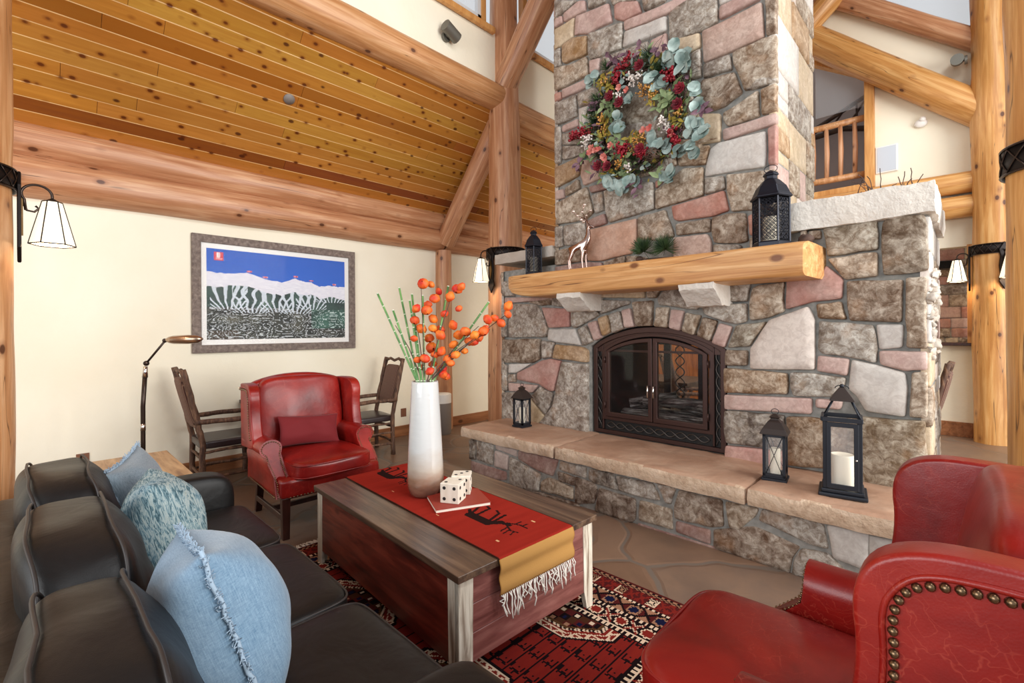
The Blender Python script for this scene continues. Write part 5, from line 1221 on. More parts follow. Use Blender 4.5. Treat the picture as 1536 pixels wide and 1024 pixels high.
def cloth_strip(name, path, y0, y1, ny, fn, parent, mat='vertex_cloth', th=0.003, wav=0.0):
    """path: list of (x, z, overflag, x_pattern)"""
    mb = MB(); cols = []; rows = []
    for (x, z, ov, xp) in path:
        rows.append([mb.b.verts.new((x, y0+(y1-y0)*j/ny, z + wav*noise.noise(Vector((xp*5, j*0.09, 2))))) for j in range(ny+1)])
    for i in range(len(path)-1):
        xm = (path[i][3]+path[i+1][3])/2
        for j in range(ny):
            mb.b.faces.new((rows[i][j], rows[i+1][j], rows[i+1][j+1], rows[i][j+1]))
            cols.append(fn(xm, y0+(y1-y0)*(j+0.5)/ny, path[i][2]))
    me = bpy.data.meshes.new(name)
    for f in mb.b.faces: f.smooth = True
    mb.b.to_mesh(me); mb.b.free(); me.materials.append(M[mat]); setcol(me, cols)
    o = bpy.data.objects.new(name, me); COL.objects.link(o); o.parent = parent
    sd = o.modifiers.new('thickness', 'SOLIDIFY'); sd.thickness = th; sd.offset = 1
    return o
rn = thing('table_runner', 'red woven runner with black reindeer, fringed over the trunk end', 'table runner', (-2.245, 1.695, 0.5), TR)
path = [(-HX-0.012, -0.12+0.02*i, False, -HX-0.1+0.02*i) for i in range(6)] + [(-HX+(2*HX+0.0)*i/300, 0.0035, False, -HX+2*HX*i/300) for i in range(301)]
path += [(HX+0.008, -0.001, True, HX+0.01), (HX+0.012, -0.012, True, HX+0.02)] + [(HX+0.012+0.006*sin(i*0.9), -0.012-0.013*i, True, HX+0.03+0.013*i) for i in range(1, 12)]
cloth_strip('cloth', path, -0.25, 0.25, 96, runner_col, rn, wav=0.0012)
mb = MB(); rnd = random.Random(2)
for k in range(44):
    y = -0.243 + 0.486*k/43; L = rnd.uniform(0.055, 0.12) if k % 7 else 0.04
    p = Vector((HX+0.014, y, -0.155)); pts = [p]
    for q in range(1, 5): pts.append(p + Vector((rnd.uniform(0.0, 0.014), rnd.uniform(-0.012, 0.012), -L*q/4)))
    mb.tube(pts, 0.0030, 5)
mb.done('fringe', 'fringe_white', rn)

# ================================================================ RUG
RX0, RX1, RY0, RY1 = -3.30, -0.62, -0.05, 2.45
DK, RED, CRM, NAVY, TAN, MAR = lin((26, 16, 18)), lin((118, 36, 30)), lin((208, 182, 156)), lin((22, 24, 50)), lin((150, 108, 84)), lin((78, 28, 27))
def star(u, v, r): 
    a = atan2(v, u); return math.hypot(u, v) < r*(0.78+0.22*abs(cos(4*a)))
def rug_col(x, y):
    dx0, dx1, dy0, dy1 = x-RX0, RX1-x, y-RY0, RY1-y
    d = min(dx0, dx1, dy0, dy1)
    s = x if d in (dy0, dy1) else y
    if d < 0.02: return MAR
    if d < 0.05: return DK if (int(s/0.018) + int(d/0.015)) % 2 else TAN
    if d < 0.155:
        v = (d-0.103)/0.052; u = ((s/0.19) % 1.0)*2-1
        if abs(u) < 0.30 and abs(v) < 0.75:
            uu = abs(u)/0.30; vv = abs(v)/0.75
            if uu > 0.85 or vv > 0.85 : return CRM
            k = int(s/0.19) % 3
            g = (int((uu)*4) + int(vv*4)) % 2
            return (DK if g else (CRM if k == 0 else TAN))
        if abs(abs(u)-0.66) < 0.3 and abs(abs(v) - abs(abs(u)-0.66)*2.6) < 0.22: return RED
        if noise.noise(Vector((x*60, y*60, 0))) > 0.25: return RED
        return MAR
    if d < 0.175: return CRM if int(s/0.014) % 2 else DK
    if d < 0.285:
        v = (d-0.23)/0.055; u = ((s/0.15) % 1.0)*2-1
        if abs(u) < 0.45:
            if star(u*0.075, v*0.055, 0.030): return NAVY
            if star(u*0.075, v*0.055, 0.044): return TAN
            return DK
        w = abs(u)-1
        if abs(abs(w)*0.075 - abs(v)*0.05) < 0.009: return DK
        return TAN if abs(v) > abs(w)*1.2 else MAR
    if d < 0.305: return CRM if int(s/0.014) % 2 else DK
    if d < 0.415:
        v = (d-0.36)/0.055; u = ((s/0.15) % 1.0)*2-1
        if abs(v) > 0.9: return CRM
        if abs(u) < 0.5:
            if star(u*0.075, v*0.055, 0.030): return RED
            if star(u*0.075, v*0.055, 0.040): return CRM
            return DK
        w = abs(abs(u)-1)
        if abs(w*0.075 - abs(v)*0.045) < 0.007: return RED
        if abs(w*0.075 - abs(v)*0.045) < 0.012: return CRM
        return DK
    if d < 0.44: return CRM if int(s/0.014) % 2 else DK
    if d < 0.455: return DK
    # field: medallions and hooked bars
    px = ((x-RX0-0.455) / 0.885) % 1.0; cxm = (px-0.5)*0.885
    py = (y - (RY0+RY1)/2); cym = ((py/0.80 + 0.5) % 1.0 - 0.5)*0.80
    def octd(a, b): return max(abs(a), abs(b), (abs(a)+abs(b))*0.74)
    o = octd(cxm*0.9, cym*1.25)
    if o < 0.285:
        if o > 0.268: return DK
        if o > 0.225:
            k = (atan2(cym, cxm)*9/pi) % 1.0
            return CRM if (abs(k-0.5)*2 - (o-0.225)/0.043) < 0.15 and (abs(k-0.5)*2 - (o-0.225)/0.043) > -0.25 or o > 0.258 or o < 0.232 else RED
        if o > 0.205: return RED
        if o > 0.185: return CRM if int((x+y)/0.014) % 2 else DK
        if o > 0.172: return lin((84, 56, 34))
        qx, qy = int((cxm+1)/0.045), int((cym+1)/0.045)
        fx, fy = ((cxm+1)/0.045) % 1-0.5, ((cym+1)/0.045) % 1-0.5
        if abs(fx) < 0.26 and abs(fy) < 0.26 and (qx+qy) % 2 == 0: return (CRM, TAN, NAVY)[(qx*3+qy) % 3]
        return (lin((70, 40, 26)), MAR, DK)[(qx+2*qy) % 3]
    m = ((x/0.082) % 1.0)
    if m < 0.10: return DK
    v = (y/0.13) % 1.0; u = m-0.55
    if abs(v-0.5) < 0.045 and abs(u) < 0.05: return DK
    if abs(abs(u) - 0.33) < 0.055 and 0.30 < v < 0.62: return DK
    if abs(v - 0.30 + 0.2*abs(u)) < 0.05 and abs(u) < 0.36: return DK
    if abs(u) < 0.04 and 0.1 < v < 0.34: return DK
    j = noise.noise(Vector((x*40, y*6, 1)))*8
    return lin((120+j, 34+j*0.4, 28))
mb = MB(); cols = []; nx = 330; ny = 200; RYv = 0.78
gx = [RX0+(RX1-RX0)*i/nx for i in range(nx+1)]
gy = [RYv+(RY1-RYv)*j/ny for j in range(ny+1)]
V = [[mb.b.verts.new((x, y, 0.010)) for y in gy] for x in gx]
for i in range(nx):
    for j in range(ny):
        mb.b.faces.new((V[i][j], V[i+1][j], V[i+1][j+1], V[i][j+1])); cols.append(rug_col((gx[i]+gx[i+1])/2, (gy[j]+gy[j+1])/2))
# coarse remainder under the sofa and the rim
def strip(pts, c):
    mb.b.faces.new([mb.b.verts.new(p) for p in pts]); cols.append(c)
strip(((RX0, RY0, 0.01), (RX1, RY0, 0.01), (RX1, RYv, 0.01), (RX0, RYv, 0.01)), RED)
for a, b in (((RX0, RY0), (RX1, RY0)), ((RX1, RY0), (RX1, RY1)), ((RX1, RY1), (RX0, RY1)), ((RX0, RY1), (RX0, RY0))):
    strip(((a[0], a[1], 0.0), (b[0], b[1], 0.0), (b[0], b[1], 0.01), (a[0], a[1], 0.01)), MAR)
me = bpy.data.meshes.new('rug'); mb.b.to_mesh(me); mb.b.free(); me.materials.append(M['vertex_cloth']); setcol(me, cols)
rug = thing('rug', 'red and black patterned oriental rug under the trunk', 'rug')
ro = bpy.data.objects.new('pile', me); COL.objects.link(ro); ro.parent = rug
mb = MB(); rnd = random.Random(6)
for k in range(240):
    y = 0.7 + (RY1-0.7)*k/239; mb.tube([(RX0, y, 0.008), (RX0-0.03, y+rnd.uniform(-.01, .01), 0.006), (RX0-0.065, y+rnd.uniform(-.015, .015), 0.004)], 0.003, 4)
mb.done('fringe', 'fringe_white', rug)

# ================================================================ LANTERNS
def lantern_x(label, loc, rot, w, h):
    t = thing('candle_lantern', label, 'lantern', loc, rot); k = w/2
    zb, zt = 0.03*h/0.45, 0.30*h/0.45
    mb = MB(); mb.box((-k*1.12, -k*1.12, 0), (k*1.12, k*1.12, zb*0.6)); mb.box((-k, -k, zb*0.6), (k, k, zb)); mb.done('base', 'lantern_iron', t, smooth=False, bevel=(0.003, 1))
    p = 0.009
    for sx in (-1, 1):
        for sy in (-1, 1):
            mb = MB(); mb.box((sx*(k-p)-p, sy*(k-p)-p, zb), (sx*(k-p)+p, sy*(k-p)+p, zt)); mb.done('post', 'lantern_iron', t, smooth=False)
    for z0, z1 in ((zb, zb+0.018), (zt-0.018, zt)):
        mb = MB()
        for s_ in (-1, 1): mb.box((-k, s_*k-0.006*s_-0.006, z0), (k, s_*k-0.006*s_+0.006, z1)); mb.box((s_*k-0.006*s_-0.006, -k, z0), (s_*k-0.006*s_+0.006, k, z1))
        mb.done('rail', 'lantern_iron', t, smooth=False)
    for a in range(4):
        mb = MB(); R_ = Matrix.Rotation(a*pi/2, 4, 'Z'); e = k-0.006
        for q in ((-1, 1), (1, -1)): mb.tube([R_ @ Vector((q[0]*(k-0.02), e, zb+0.015)), R_ @ Vector((q[1]*(k-0.02), e, zt-0.015))], 0.0022, 5)
        mb.done('cross_wire', 'lantern_iron', t)
    mb = MB()
    for a in range(4): mb.box((-k+0.015, k-0.012, zb+0.01), (k-0.015, k-0.0105, zt-0.01), M4=Matrix.Rotation(a*pi/2, 4, 'Z'))
    mb.done('glass', 'glass', t, smooth=False)
    rf = [(k*1.22, zt), (k*1.22, zt+0.006), (k*1.0, zt+0.035*h/0.45), (k*0.62, zt+0.075*h/0.45), (k*0.36, zt+0.09*h/0.45), (k*0.36, zt+0.10*h/0.45), (k*0.5, zt+0.105*h/0.45), (k*0.1, zt+0.128*h/0.45), (0, zt+0.128*h/0.45)]
    mb = MB(); mb.lathe([(r*1.414, z) for r, z in rf], 4, phase=pi/4); mb.done('roof', 'lantern_brown', t, smooth=False, bevel=(0.002, 1))
    mb = MB(); zc = zt+0.135*h/0.45; mb.tube([(0.022*cos(a), 0.004, zc+0.006+0.018*sin(a)) for a in [2*pi*i/20 for i in range(20)]], 0.0025, 6, closed=True); mb.done('ring', 'lantern_iron', t)
    cn = None
    mb = MB(); mb.lathe([(0, zb), (k*0.46, zb), (k*0.47, zb+(zt-zb)*0.62), (k*0.40, zb+(zt-zb)*0.64), (0, zb+(zt-zb)*0.61)], 24); cn = mb.done('candle', 'candle_wax', None, loc=(0, 0, 0), angle=50)
    cn.matrix_world = Matrix.Translation(Vector(loc)) @ Matrix.Rotation(rot, 4, 'Z')
    tag(cn, 'cream pillar candle inside the ' + label, 'candle', 'pillar candles in the lanterns')
    return t
l1 = lantern_x('small black lantern at the left end of the hearth', (-3.375, 3.60, 0.482), radians(0), 0.135, 0.45)
l2 = lantern_x('small dark lantern beside the tall lantern on the hearth', (-0.935, 3.50, 0.482), radians(8), 0.135, 0.465)
# tall lantern with an open pyramid top
t = thing('candle_lantern', 'tall slate blue lantern with open pyramid top on the hearth', 'lantern', (-0.555, 3.475, 0.482), radians(9)); k = 0.098
mb = MB(); mb.box((-k*1.25, -k*1.25, 0), (k*1.25, k*1.25, 0.022)); mb.box((-k*1.1, -k*1.1, 0.022), (k*1.1, k*1.1, 0.045)); mb.done('base', 'lantern_iron', t, smooth=False, bevel=(0.006, 2))
for sx in (-1, 1):
    for sy in (-1, 1):
        mb = MB(); mb.box((sx*(k-0.011)-0.011, sy*(k-0.011)-0.011, 0.045), (sx*(k-0.011)+0.011, sy*(k-0.011)+0.011, 0.455)); mb.done('post', 'lantern_iron', t, smooth=False, bevel=(0.002, 1))
        mb = MB(); mb.tube([(sx*(k-0.008), sy*(k-0.008), 0.475), (sx*0.045, sy*0.045, 0.575)], 0.0065, 4); mb.done('roof_bar', 'lantern_iron', t)
mb = MB()
for s_ in (-1, 1): mb.box((-k*1.03, s_*k-0.011, 0.452), (k*1.03, s_*k+0.011*0.3, 0.478)); mb.box((s_*k-0.011, -k*1.03, 0.452), (s_*k+0.004, k*1.03, 0.478))
mb.done('top_frame', 'lantern_iron', t, smooth=False, bevel=(0.002, 1))
mb = MB(); fz0, fz1 = 0.05, 0.448; e = -k-0.002
frame_ring(mb, [(-k+0.018, fz0), (-k+0.018, fz1), (k-0.018, fz1), (k-0.018, fz0)], [(-k+0.042, fz0+0.028), (-k+0.042, fz1-0.026), (k-0.042, fz1-0.026), (k-0.042, fz0+0.028)], e-0.006, e+0.006)
dd = mb.done('door', 'lantern_iron', t, smooth=False, bevel=(0.002, 1))
mb = MB(); mb.ball((k-0.03, e-0.013, 0.235), 0.006); mb.done('door_knob', 'chrome', dd)
mb = MB(); mb.box((-k+0.035, e-0.001, fz0+0.02), (k-0.035, e+0.001, fz1-0.02))
mb.box((-k+0.012, k-0.008, 0.05), (k-0.012, k-0.006, 0.45))
for s_ in (-1, 1): mb.box((s_*(k-0.007)-0.001, -k+0.012, 0.05), (s_*(k-0.007)+0.001, k-0.012, 0.45))
mb.done('glass', 'glass', t, smooth=False)
mb = MB(); mb.lathe([(0.088, 0.572), (0.088, 0.580), (0.018, 0.652), (0, 0.652)], 4, phase=pi/4); mb.done('roof', 'lantern_brown', t, smooth=False, bevel=(0.002, 1))
mb = MB(); mb.ball((0, 0, 0.66), 0.013); mb.tube([(0.035*cos(a), 0, 0.645+0.02*sin(a)) for a in [pi*i/12 for i in range(13)]], 0.003, 6); mb.done('handle', 'lantern_iron', t)
mb = MB(); mb.lathe([(0, 0), (0.062, 0), (0.064, 0.01), (0.064, 0.185), (0.058, 0.195), (0.045, 0.188), (0, 0.183)], 32)
cn = mb.done('candle', 'candle_wax', None, loc=(-0.555, 3.475, 0.528), angle=50); tag(cn, 'wide white pillar candle inside the tall slate blue lantern', 'candle', 'pillar candles in the lanterns')
# pierced moroccan style lanterns on the mantel
def lantern_p(label, loc, rot, w, h):
    t = thing('pierced_lantern', label, 'lantern', loc, rot); k = w/2; n = 6; hb = h*0.60
    mb = MB(); mb.lathe([(0, 0), (k, 0), (k, 0.03), (k*0.92, 0.04), (k*0.90, 0.04), (0, 0.041)], n); mb.done('base', 'pierced_iron', t, smooth=False, bevel=(0.003, 1))
    for j in range(n):
        a = 2*pi*j/n; mb = MB(); mb.tube([(k*0.93*cos(a), k*0.93*sin(a), 0.03), (k*0.93*cos(a), k*0.93*sin(a), hb)], 0.007, 4); mb.done('corner_bar', 'pierced_iron', t, smooth=False)
    rnd = random.Random(int(w*1000))
    for j in range(n):      # filigree panels made of many small rings
        a0 = 2*pi*j/n; a1 = 2*pi*(j+1)/n; P0 = Vector((k*0.91*cos(a0), k*0.91*sin(a0), 0)); P1 = Vector((k*0.91*cos(a1), k*0.91*sin(a1), 0))
        mb = MB(); nx_ = 5; nz_ = int((hb-0.05)/((P1-P0).length/nx_))
        ux = (P1-P0)/nx_; dz = (hb-0.05)/nz_; r = ux.length*0.46
        for i in range(nx_):
            for q in range(nz_):
                c = P0 + ux*(i+0.5); z = 0.045 + dz*(q+0.5); u = ux.normalized()
                rr_ = r*rnd.uniform(0.8, 1.1)
                mb.tube([c + u*rr_*cos(b) + Vector((0, 0, z+rr_*sin(b))) for b in [2*pi*m_/8 for m_ in range(8)]], 0.0024, 4, closed=True)
                if (i+q) % 2: mb.tube([c - ux*0.5 + Vector((0, 0, z-dz/2)), c + ux*0.5 + Vector((0, 0, z+dz/2))], 0.0022, 4)
        mb.done('filigree_panel', 'pierced_iron', t)
    mb = MB(); mb.lathe([(k*1.02, hb), (k*1.10, hb+0.006), (k*1.10, hb+0.012), (k*0.98, hb+0.03*h/0.5), (k*0.80, hb+0.075*h/0.5), (k*0.48, hb+0.115*h/0.5), (k*0.34, hb+0.125*h/0.5), (k*0.34, hb+0.145*h/0.5), (k*0.44, hb+0.15*h/0.5), (k*0.36, hb+0.165*h/0.5), (k*0.12, hb+0.18*h/0.5), (0, hb+0.185*h/0.5)], n); mb.done('domed_roof', 'pierced_iron', t, smooth=False, bevel=(0.003, 1))
    zc = hb+0.19*h/0.5
    mb = MB(); mb.tube([(k*0.34*cos(a), 0, zc+0.002+k*0.22*sin(a)) for a in [2*pi*i/16 for i in range(16)]], 0.0028, 5, closed=True); mb.done('ring', 'pierced_iron', t)
    mb = MB(); mb.lathe([(0, 0), (k*0.42, 0), (k*0.42, hb*0.5), (0, hb*0.5)], 20)
    cn = mb.done('candle', 'candle_wax', None, loc=(loc[0], loc[1], loc[2]+0.045), angle=50); tag(cn, 'candle glimpsed inside the ' + label, 'candle', 'pillar candles in the lanterns')
lantern_p('smaller black pierced lantern at the left end of the mantel', (-3.30, 3.72, 2.078), 0.2, 0.20, 0.50)
lantern_p('larger black pierced lantern at the right end of the mantel', (-1.005, 3.70, 2.078), 0.1, 0.25, 0.575)

# ================================================================ REINDEER FIGURE
dz = 2.076
t = thing('reindeer_figurine', 'slim silver reindeer figurine with beaded antlers on the mantel', 'figurine', (-2.63, 3.68, dz))
def skin(name, chains, mat, parent, sub=2):
    """chains: list of lists of (x, y, z, r); first point of later chains attaches to the nearest existing vertex"""
    me = bpy.data.meshes.new(name); V = []; E = []; Rr = []
    for ch in chains:
        prev = None
        for i, (x, y, z, r) in enumerate(ch):
            hit = None
            for k_, v in enumerate(V):
                if (Vector(v)-Vector((x, y, z))).length < 0.0005: hit = k_
            if hit is None: V.append((x, y, z)); Rr.append(r); hit = len(V)-1
            if prev is not None: E.append((prev, hit))
            prev = hit
    me.from_pydata(V, E, []); me.materials.append(M[mat])
    o = bpy.data.objects.new(name, me); COL.objects.link(o); o.parent = parent
    md = o.modifiers.new('skin', 'SKIN'); md.use_smooth_shade = True
    for k_, r in enumerate(Rr): me.skin_vertices[0].data[k_].radius = (r, r)
    me.skin_vertices[0].data[0].use_root = True
    md = o.modifiers.new('subdivision', 'SUBSURF'); md.levels = sub; md.render_levels = sub
    return o
body = [(0.00, 0, 0.215, 0.034), (-0.045, 0, 0.205, 0.028), (-0.085, 0, 0.195, 0.031)]
neck = [(0.00, 0, 0.215, 0.034), (0.032, 0, 0.255, 0.030), (0.040, 0, 0.310, 0.020), (0.037, 0, 0.355, 0.015), (0.048, 0, 0.385, 0.018), (0.070, 0, 0.372, 0.008), (0.085, 0, 0.362, 0.006)]
legs = [[(0.00, 0, 0.215, 0.034), (0.018, 0.014, 0.15, 0.015), (0.016, 0.016, 0.08, 0.008), (0.022, 0.016, 0.004, 0.006)],
        [(0.00, 0, 0.215, 0.034), (0.000, -0.014, 0.15, 0.015), (-0.006, -0.016, 0.08, 0.008), (0.000, -0.016, 0.004, 0.006)],
        [(-0.085, 0, 0.195, 0.031), (-0.098, 0.014, 0.14, 0.017), (-0.118, 0.016, 0.09, 0.008), (-0.112, 0.016, 0.004, 0.006)],
        [(-0.085, 0, 0.195, 0.031), (-0.085, -0.014, 0.13, 0.016), (-0.100, -0.016, 0.085, 0.008), (-0.090, -0.016, 0.004, 0.006)]]
tail = [(-0.085, 0, 0.195, 0.031), (-0.112, 0, 0.205, 0.006)]
skin('body', [body, neck, tail] + legs, 'silver', t)
for s_ in (-1, 1):
    mb = MB(); h0 = Vector((0.045, 0.004*s_, 0.392))
    br = [[h0, h0+Vector((-0.02, 0.02*s_, 0.05)), h0+Vector((-0.035, 0.06*s_, 0.10)), h0+Vector((-0.01, 0.09*s_, 0.15))],
          [h0+Vector((-0.02, 0.02*s_, 0.05)), h0+Vector((-0.07, 0.06*s_, 0.07)), h0+Vector((-0.09, 0.10*s_, 0.10))],
          [h0+Vector((-0.012, 0.012*s_, 0.03)), h0+Vector((-0.05, 0.03*s_, 0.04))]]
    for b in br: mb.tube(b, [0.0045]+[0.003]*(len(b)-1), 6)
    an = mb.done('antler', 'silver', t)
    for b, rb in [(q[-1], 0.013) for q in br] + [(h0+Vector((-0.035, 0.06*s_, 0.10)), 0.010), (h0+Vector((-0.07, 0.06*s_, 0.07)), 0.010)]:
        mb = MB(); mb.ball(b, rb); mb.done('antler_bead', 'pearl', an)
t.rotation_euler = (0, 0, radians(20)); t.scale = (1.3, 1.2, 1.08)

# pine sprig on the mantel
def pine_tuft(mb, c, d, L, n, rnd, spread=0.9, r=0.0016):
    d = Vector(d).normalized()
    for q in range(n):
        v = (d + Vector((rnd.uniform(-1, 1), rnd.uniform(-1, 1), rnd.uniform(-1, 1)))*spread).normalized()
        c0 = Vector(c); e = c0 + v*L*rnd.uniform(0.7, 1.05)
        mb.tube([c0, c0.lerp(e, 0.6)+Vector((0, 0, rnd.uniform(-.004, .004))), e], [r, r, r*0.4], 3, cap=False)
pt = thing('pine_sprig', 'dark green pine sprig lying on the mantel left of centre', 'pine sprig', (-1.90, 3.72, 2.083))
rnd = random.Random(4)
mb = MB(); mb.tube([(-0.17, 0, 0.03), (-0.05, -0.01, 0.025), (0.10, 0, 0.02), (0.2, 0.02, 0.012)], 0.005, 6); mb.done('twig', 'twig', pt)
for c, d in (((-0.09, -0.05, 0.085), (0, -0.4, 0.5)), ((0.10, -0.04, 0.08), (0, -0.4, 0.5))):
    mb = MB(); pine_tuft(mb, c, d, 0.135, 330, rnd, 1.1, 0.002); mb.done('needles', 'pine_needle', pt)
mb = MB(); mb.ball((-0.16, 0, 0.035), 0.028, sc=(1.3, 0.9, 0.9)); mb.done('cone', 'twig', pt)

# ================================================================ WREATH
wr = thing('wreath', 'large wreath of eucalyptus, red berries and dried flowers on the chimney', 'wreath', (-2.11, 3.80, 3.38))
rnd = random.Random(12)
mb = MB()
for k in range(30):
    ph = rnd.random()*6.28; r0 = rnd.uniform(0.36, 0.46); pts = []
    for i in range(41):
        a = 2*pi*i/40*rnd.uniform(0.999, 1.0) + ph
        pts.append((r0*cos(a)*(1+0.03*sin(3*a+ph)), -0.02+0.05*sin(5*a+k), r0*1.06*sin(a)))
    mb.tube(pts, 0.006, 5, cap=False)
mb.done('twig_ring', 'twig', wr)
mb = MB()
for k in range(34):
    a = rnd.uniform(0, 6.28); c = Vector((0.42*cos(a), -0.04, 0.44*sin(a))); L = rnd.uniform(0.18, 0.34); d = Vector((cos(a+rnd.uniform(-.9, .9)), -0.1, sin(a+rnd.uniform(-.9, .9))))
    pts = [c]; 
    for q in range(1, 9):
        d = (d + Vector((rnd.uniform(-.45, .45), rnd.uniform(-.1, .1), rnd.uniform(-.45, .45)))).normalized(); pts.append(pts[-1] + d*L/8)
    mb.tube(pts, [0.003]*5+[0.0018]*4, 4, cap=False)
mb.done('curly_twigs', 'twig', wr)
def yoff(): return rnd.uniform(-0.11, -0.05)
for nm, mat, n, L, W in (('filler_leaves', 'sage_leaf', 150, 0.07, 0.026), ('filler_leaves', 'olive_leaf', 90, 0.06, 0.02), ('filler_leaves', 'plum_leaf', 80, 0.06, 0.03), ('filler_leaves', 'eucalyptus', 90, 0.06, 0.045)):
    mb = MB()
    for q in range(n):
        a = rnd.uniform(0, 6.28); r_ = 0.42 + rnd.gauss(0, 0.07); b = a + rnd.uniform(-1.6, 1.6); d = Vector((cos(b), rnd.uniform(-.9, 0), sin(b)))
        mb.leaf((r_*cos(a), rnd.uniform(-0.09, -0.03), r_*1.06*sin(a)), d, (rnd.uniform(-.6, .6), -1, rnd.uniform(-.3, .6)), L*rnd.uniform(.7, 1.3), W*rnd.uniform(.7, 1.2))
    mb.done(nm, mat, wr)
mb = MB()
for (x, z) in TEAL:
    for q in range(4):
        a = rnd.uniform(0, 6.28); d = Vector((cos(a), rnd.uniform(-.5, .1), sin(a))); 
        mb.leaf((x+rnd.uniform(-.02, .02)-d.x*0.03, yoff()-0.01*q, z+rnd.uniform(-.02, .02)-d.z*0.03), d, (rnd.uniform(-.5, .5), -1, rnd.uniform(-.3, .5)), rnd.uniform(0.075, 0.115), rnd.uniform(0.07, 0.105), round_=True, cup=0.16)
mb.done('eucalyptus_leaves', 'eucalyptus', wr)
for nm, lst, mat, L, W, n in (('sage_leaves', SAGE, 'sage_leaf', 0.10, 0.05, 5), ('olive_leaves', OLIVE, 'olive_leaf', 0.08, 0.03, 7), ('plum_leaves', PLUM, 'plum_leaf', 0.08, 0.05, 5)):
    mb = MB()
    for (x, z) in lst:
        for q in range(n):
            a = rnd.uniform(0, 6.28); d = Vector((cos(a), rnd.uniform(-.6, .1), sin(a)))
            mb.leaf((x+rnd.uniform(-.025, .025), yoff(), z+rnd.uniform(-.025, .025)), d, (rnd.uniform(-.6, .6), -1, rnd.uniform(-.3, .6)), L*rnd.uniform(.7, 1.1), W*rnd.uniform(.8, 1.1))
    mb.done(nm, mat, wr)
for nm, lst, mat, r, n, sp in (('red_berry_cluster', REDB, 'red_berry', 0.0125, 16, 0.036), ('white_floret_cluster', WHT, 'white_berry', 0.009, 16, 0.032), ('gold_berry_cluster', GOLD, 'gold_berry', 0.0085, 14, 0.04)):
    for (x, z) in lst:
        mb = MB(); yb = yoff()-0.03
        for q in range(n):
            c = Vector((x+rnd.gauss(0, sp*0.6), yb+rnd.uniform(-.02, .02), z+rnd.gauss(0, sp*0.6)))
            mb.ball(c, r*rnd.uniform(.75, 1.15), u=7, v=5); mb.tube([Vector((x, -0.03, z)), c], 0.0014, 3, cap=False)
        mb.done(nm, mat, wr)
for (x, z) in WINE:
    mb = MB(); c = Vector((x, -0.135, z))
    for ring, (n, tilt, L) in enumerate(((8, 0.25, 0.052), (7, 0.6, 0.042), (5, 1.1, 0.028))):
        for q in range(n):
            a = 2*pi*q/n + ring*0.4; d = Vector((cos(a)*cos(tilt), -sin(tilt), sin(a)*cos(tilt)))
            mb.leaf(c, d, (cos(a)*sin(tilt)*-1, -cos(tilt), -sin(a)*sin(tilt)), L, L*0.75, round_=True, cup=-0.15)
    mb.ball(c+Vector((0, -0.008, 0)), 0.010); mb.done('dark_red_flower', 'wine_flower', wr)
for (x, z) in COR:
    mb = MB(); c = Vector((x, -0.13, z))
    for q in range(9):
        a = 2*pi*q/9+rnd.random(); tl = rnd.uniform(0.2, 1.0); d = Vector((cos(a)*cos(tl), -sin(tl), sin(a)*cos(tl)))
        mb.leaf(c, d, (-cos(a)*sin(tl), -cos(tl), -sin(a)*sin(tl)), 0.036, 0.028, round_=True, cup=-0.1)
    mb.done('coral_flower', 'coral_flower', wr)
mb = MB()
for (x, z) in PINE: pine_tuft(mb, (x, -0.06, z), (rnd.uniform(-.4, .4), -0.8, rnd.uniform(-.2, .5)), 0.10, 110, rnd, 1.0, 0.0014)
for k in range(26):
    a = 2*pi*k/26; pine_tuft(mb, (0.42*cos(a), -0.03, 0.45*sin(a)), (cos(a)*0.4, -0.6, sin(a)*0.4), 0.11, 60, rnd, 1.0, 0.0016)
mb.done('pine_needles', 'pine_needle', wr)
mb = MB()
for k in range(16):
    n3 = Vector((rnd.uniform(-1, 1), rnd.uniform(-1, 1), rnd.uniform(-1, 1))).normalized(); u = n3.orthogonal().normalized(); v = n3.cross(u)
    mb.tube([Vector((0.205, -0.12, -0.40)) + (u*cos(a)+v*sin(a))*0.062 for a in [2*pi*i/20 for i in range(20)]], 0.0028, 4, closed=True)
mb.done('grapevine_ball', 'twig', wr)

# ================================================================ VASE AND FLOWERS
va = thing('vase', 'tall white glazed vase standing on the red runner', 'vase', (-2.37, 1.665, 0.504))
mb = MB(); mb.lathe([(0, 0), (0.075, 0), (0.095, 0.014), (0.107, 0.05), (0.110, 0.10), (0.107, 0.18), (0.100, 0.32), (0.092, 0.48), (0.085, 0.60), (0.081, 0.675), (0.079, 0.69), (0.073, 0.688), (0.075, 0.66), (0.082, 0.55), (0.095, 0.30), (0.09, 0.05), (0, 0.04)], 56); mb.done('body', 'vase_glaze', va)
ar_ = thing('flower_arrangement', 'orange lantern blossoms and green horsetail stems in the white vase', 'flowers', (-2.37, 1.665, 0.56))
RV = Vector((0.716, 0.698, 0)); FV = Vector((-0.698, 0.716, 0)); Z0 = 0.635
rnd = random.Random(21)
for (dx, dzz) in TIPS:
    mb = MB(); dep = rnd.uniform(-0.08, 0.08); bx = max(-0.05, min(0.05, dx*0.25)); base = Vector((0, 0, 0.02)) + RV*(-bx*0.8)
    tip = RV*dx + FV*dep + Vector((0, 0, Z0+dzz)); mid = RV*bx + Vector((0, 0, Z0))
    pts = [base, mid, mid.lerp(tip, 0.5), tip]; mb.tube(pts, 0.0062, 8); st = mb.done('horsetail_stem', 'horsetail', ar_)
    mb = MB(); L = (tip-mid).length; n = int(L/0.075)
    for q in range(n+1):
        p = mid.lerp(tip, q/max(1, n)); d = (tip-mid).normalized()*0.004; mb.tube([p-d*0.6, p+d*0.6], 0.0072, 8)
    mb.done('stem_joints', 'joint_white', st)
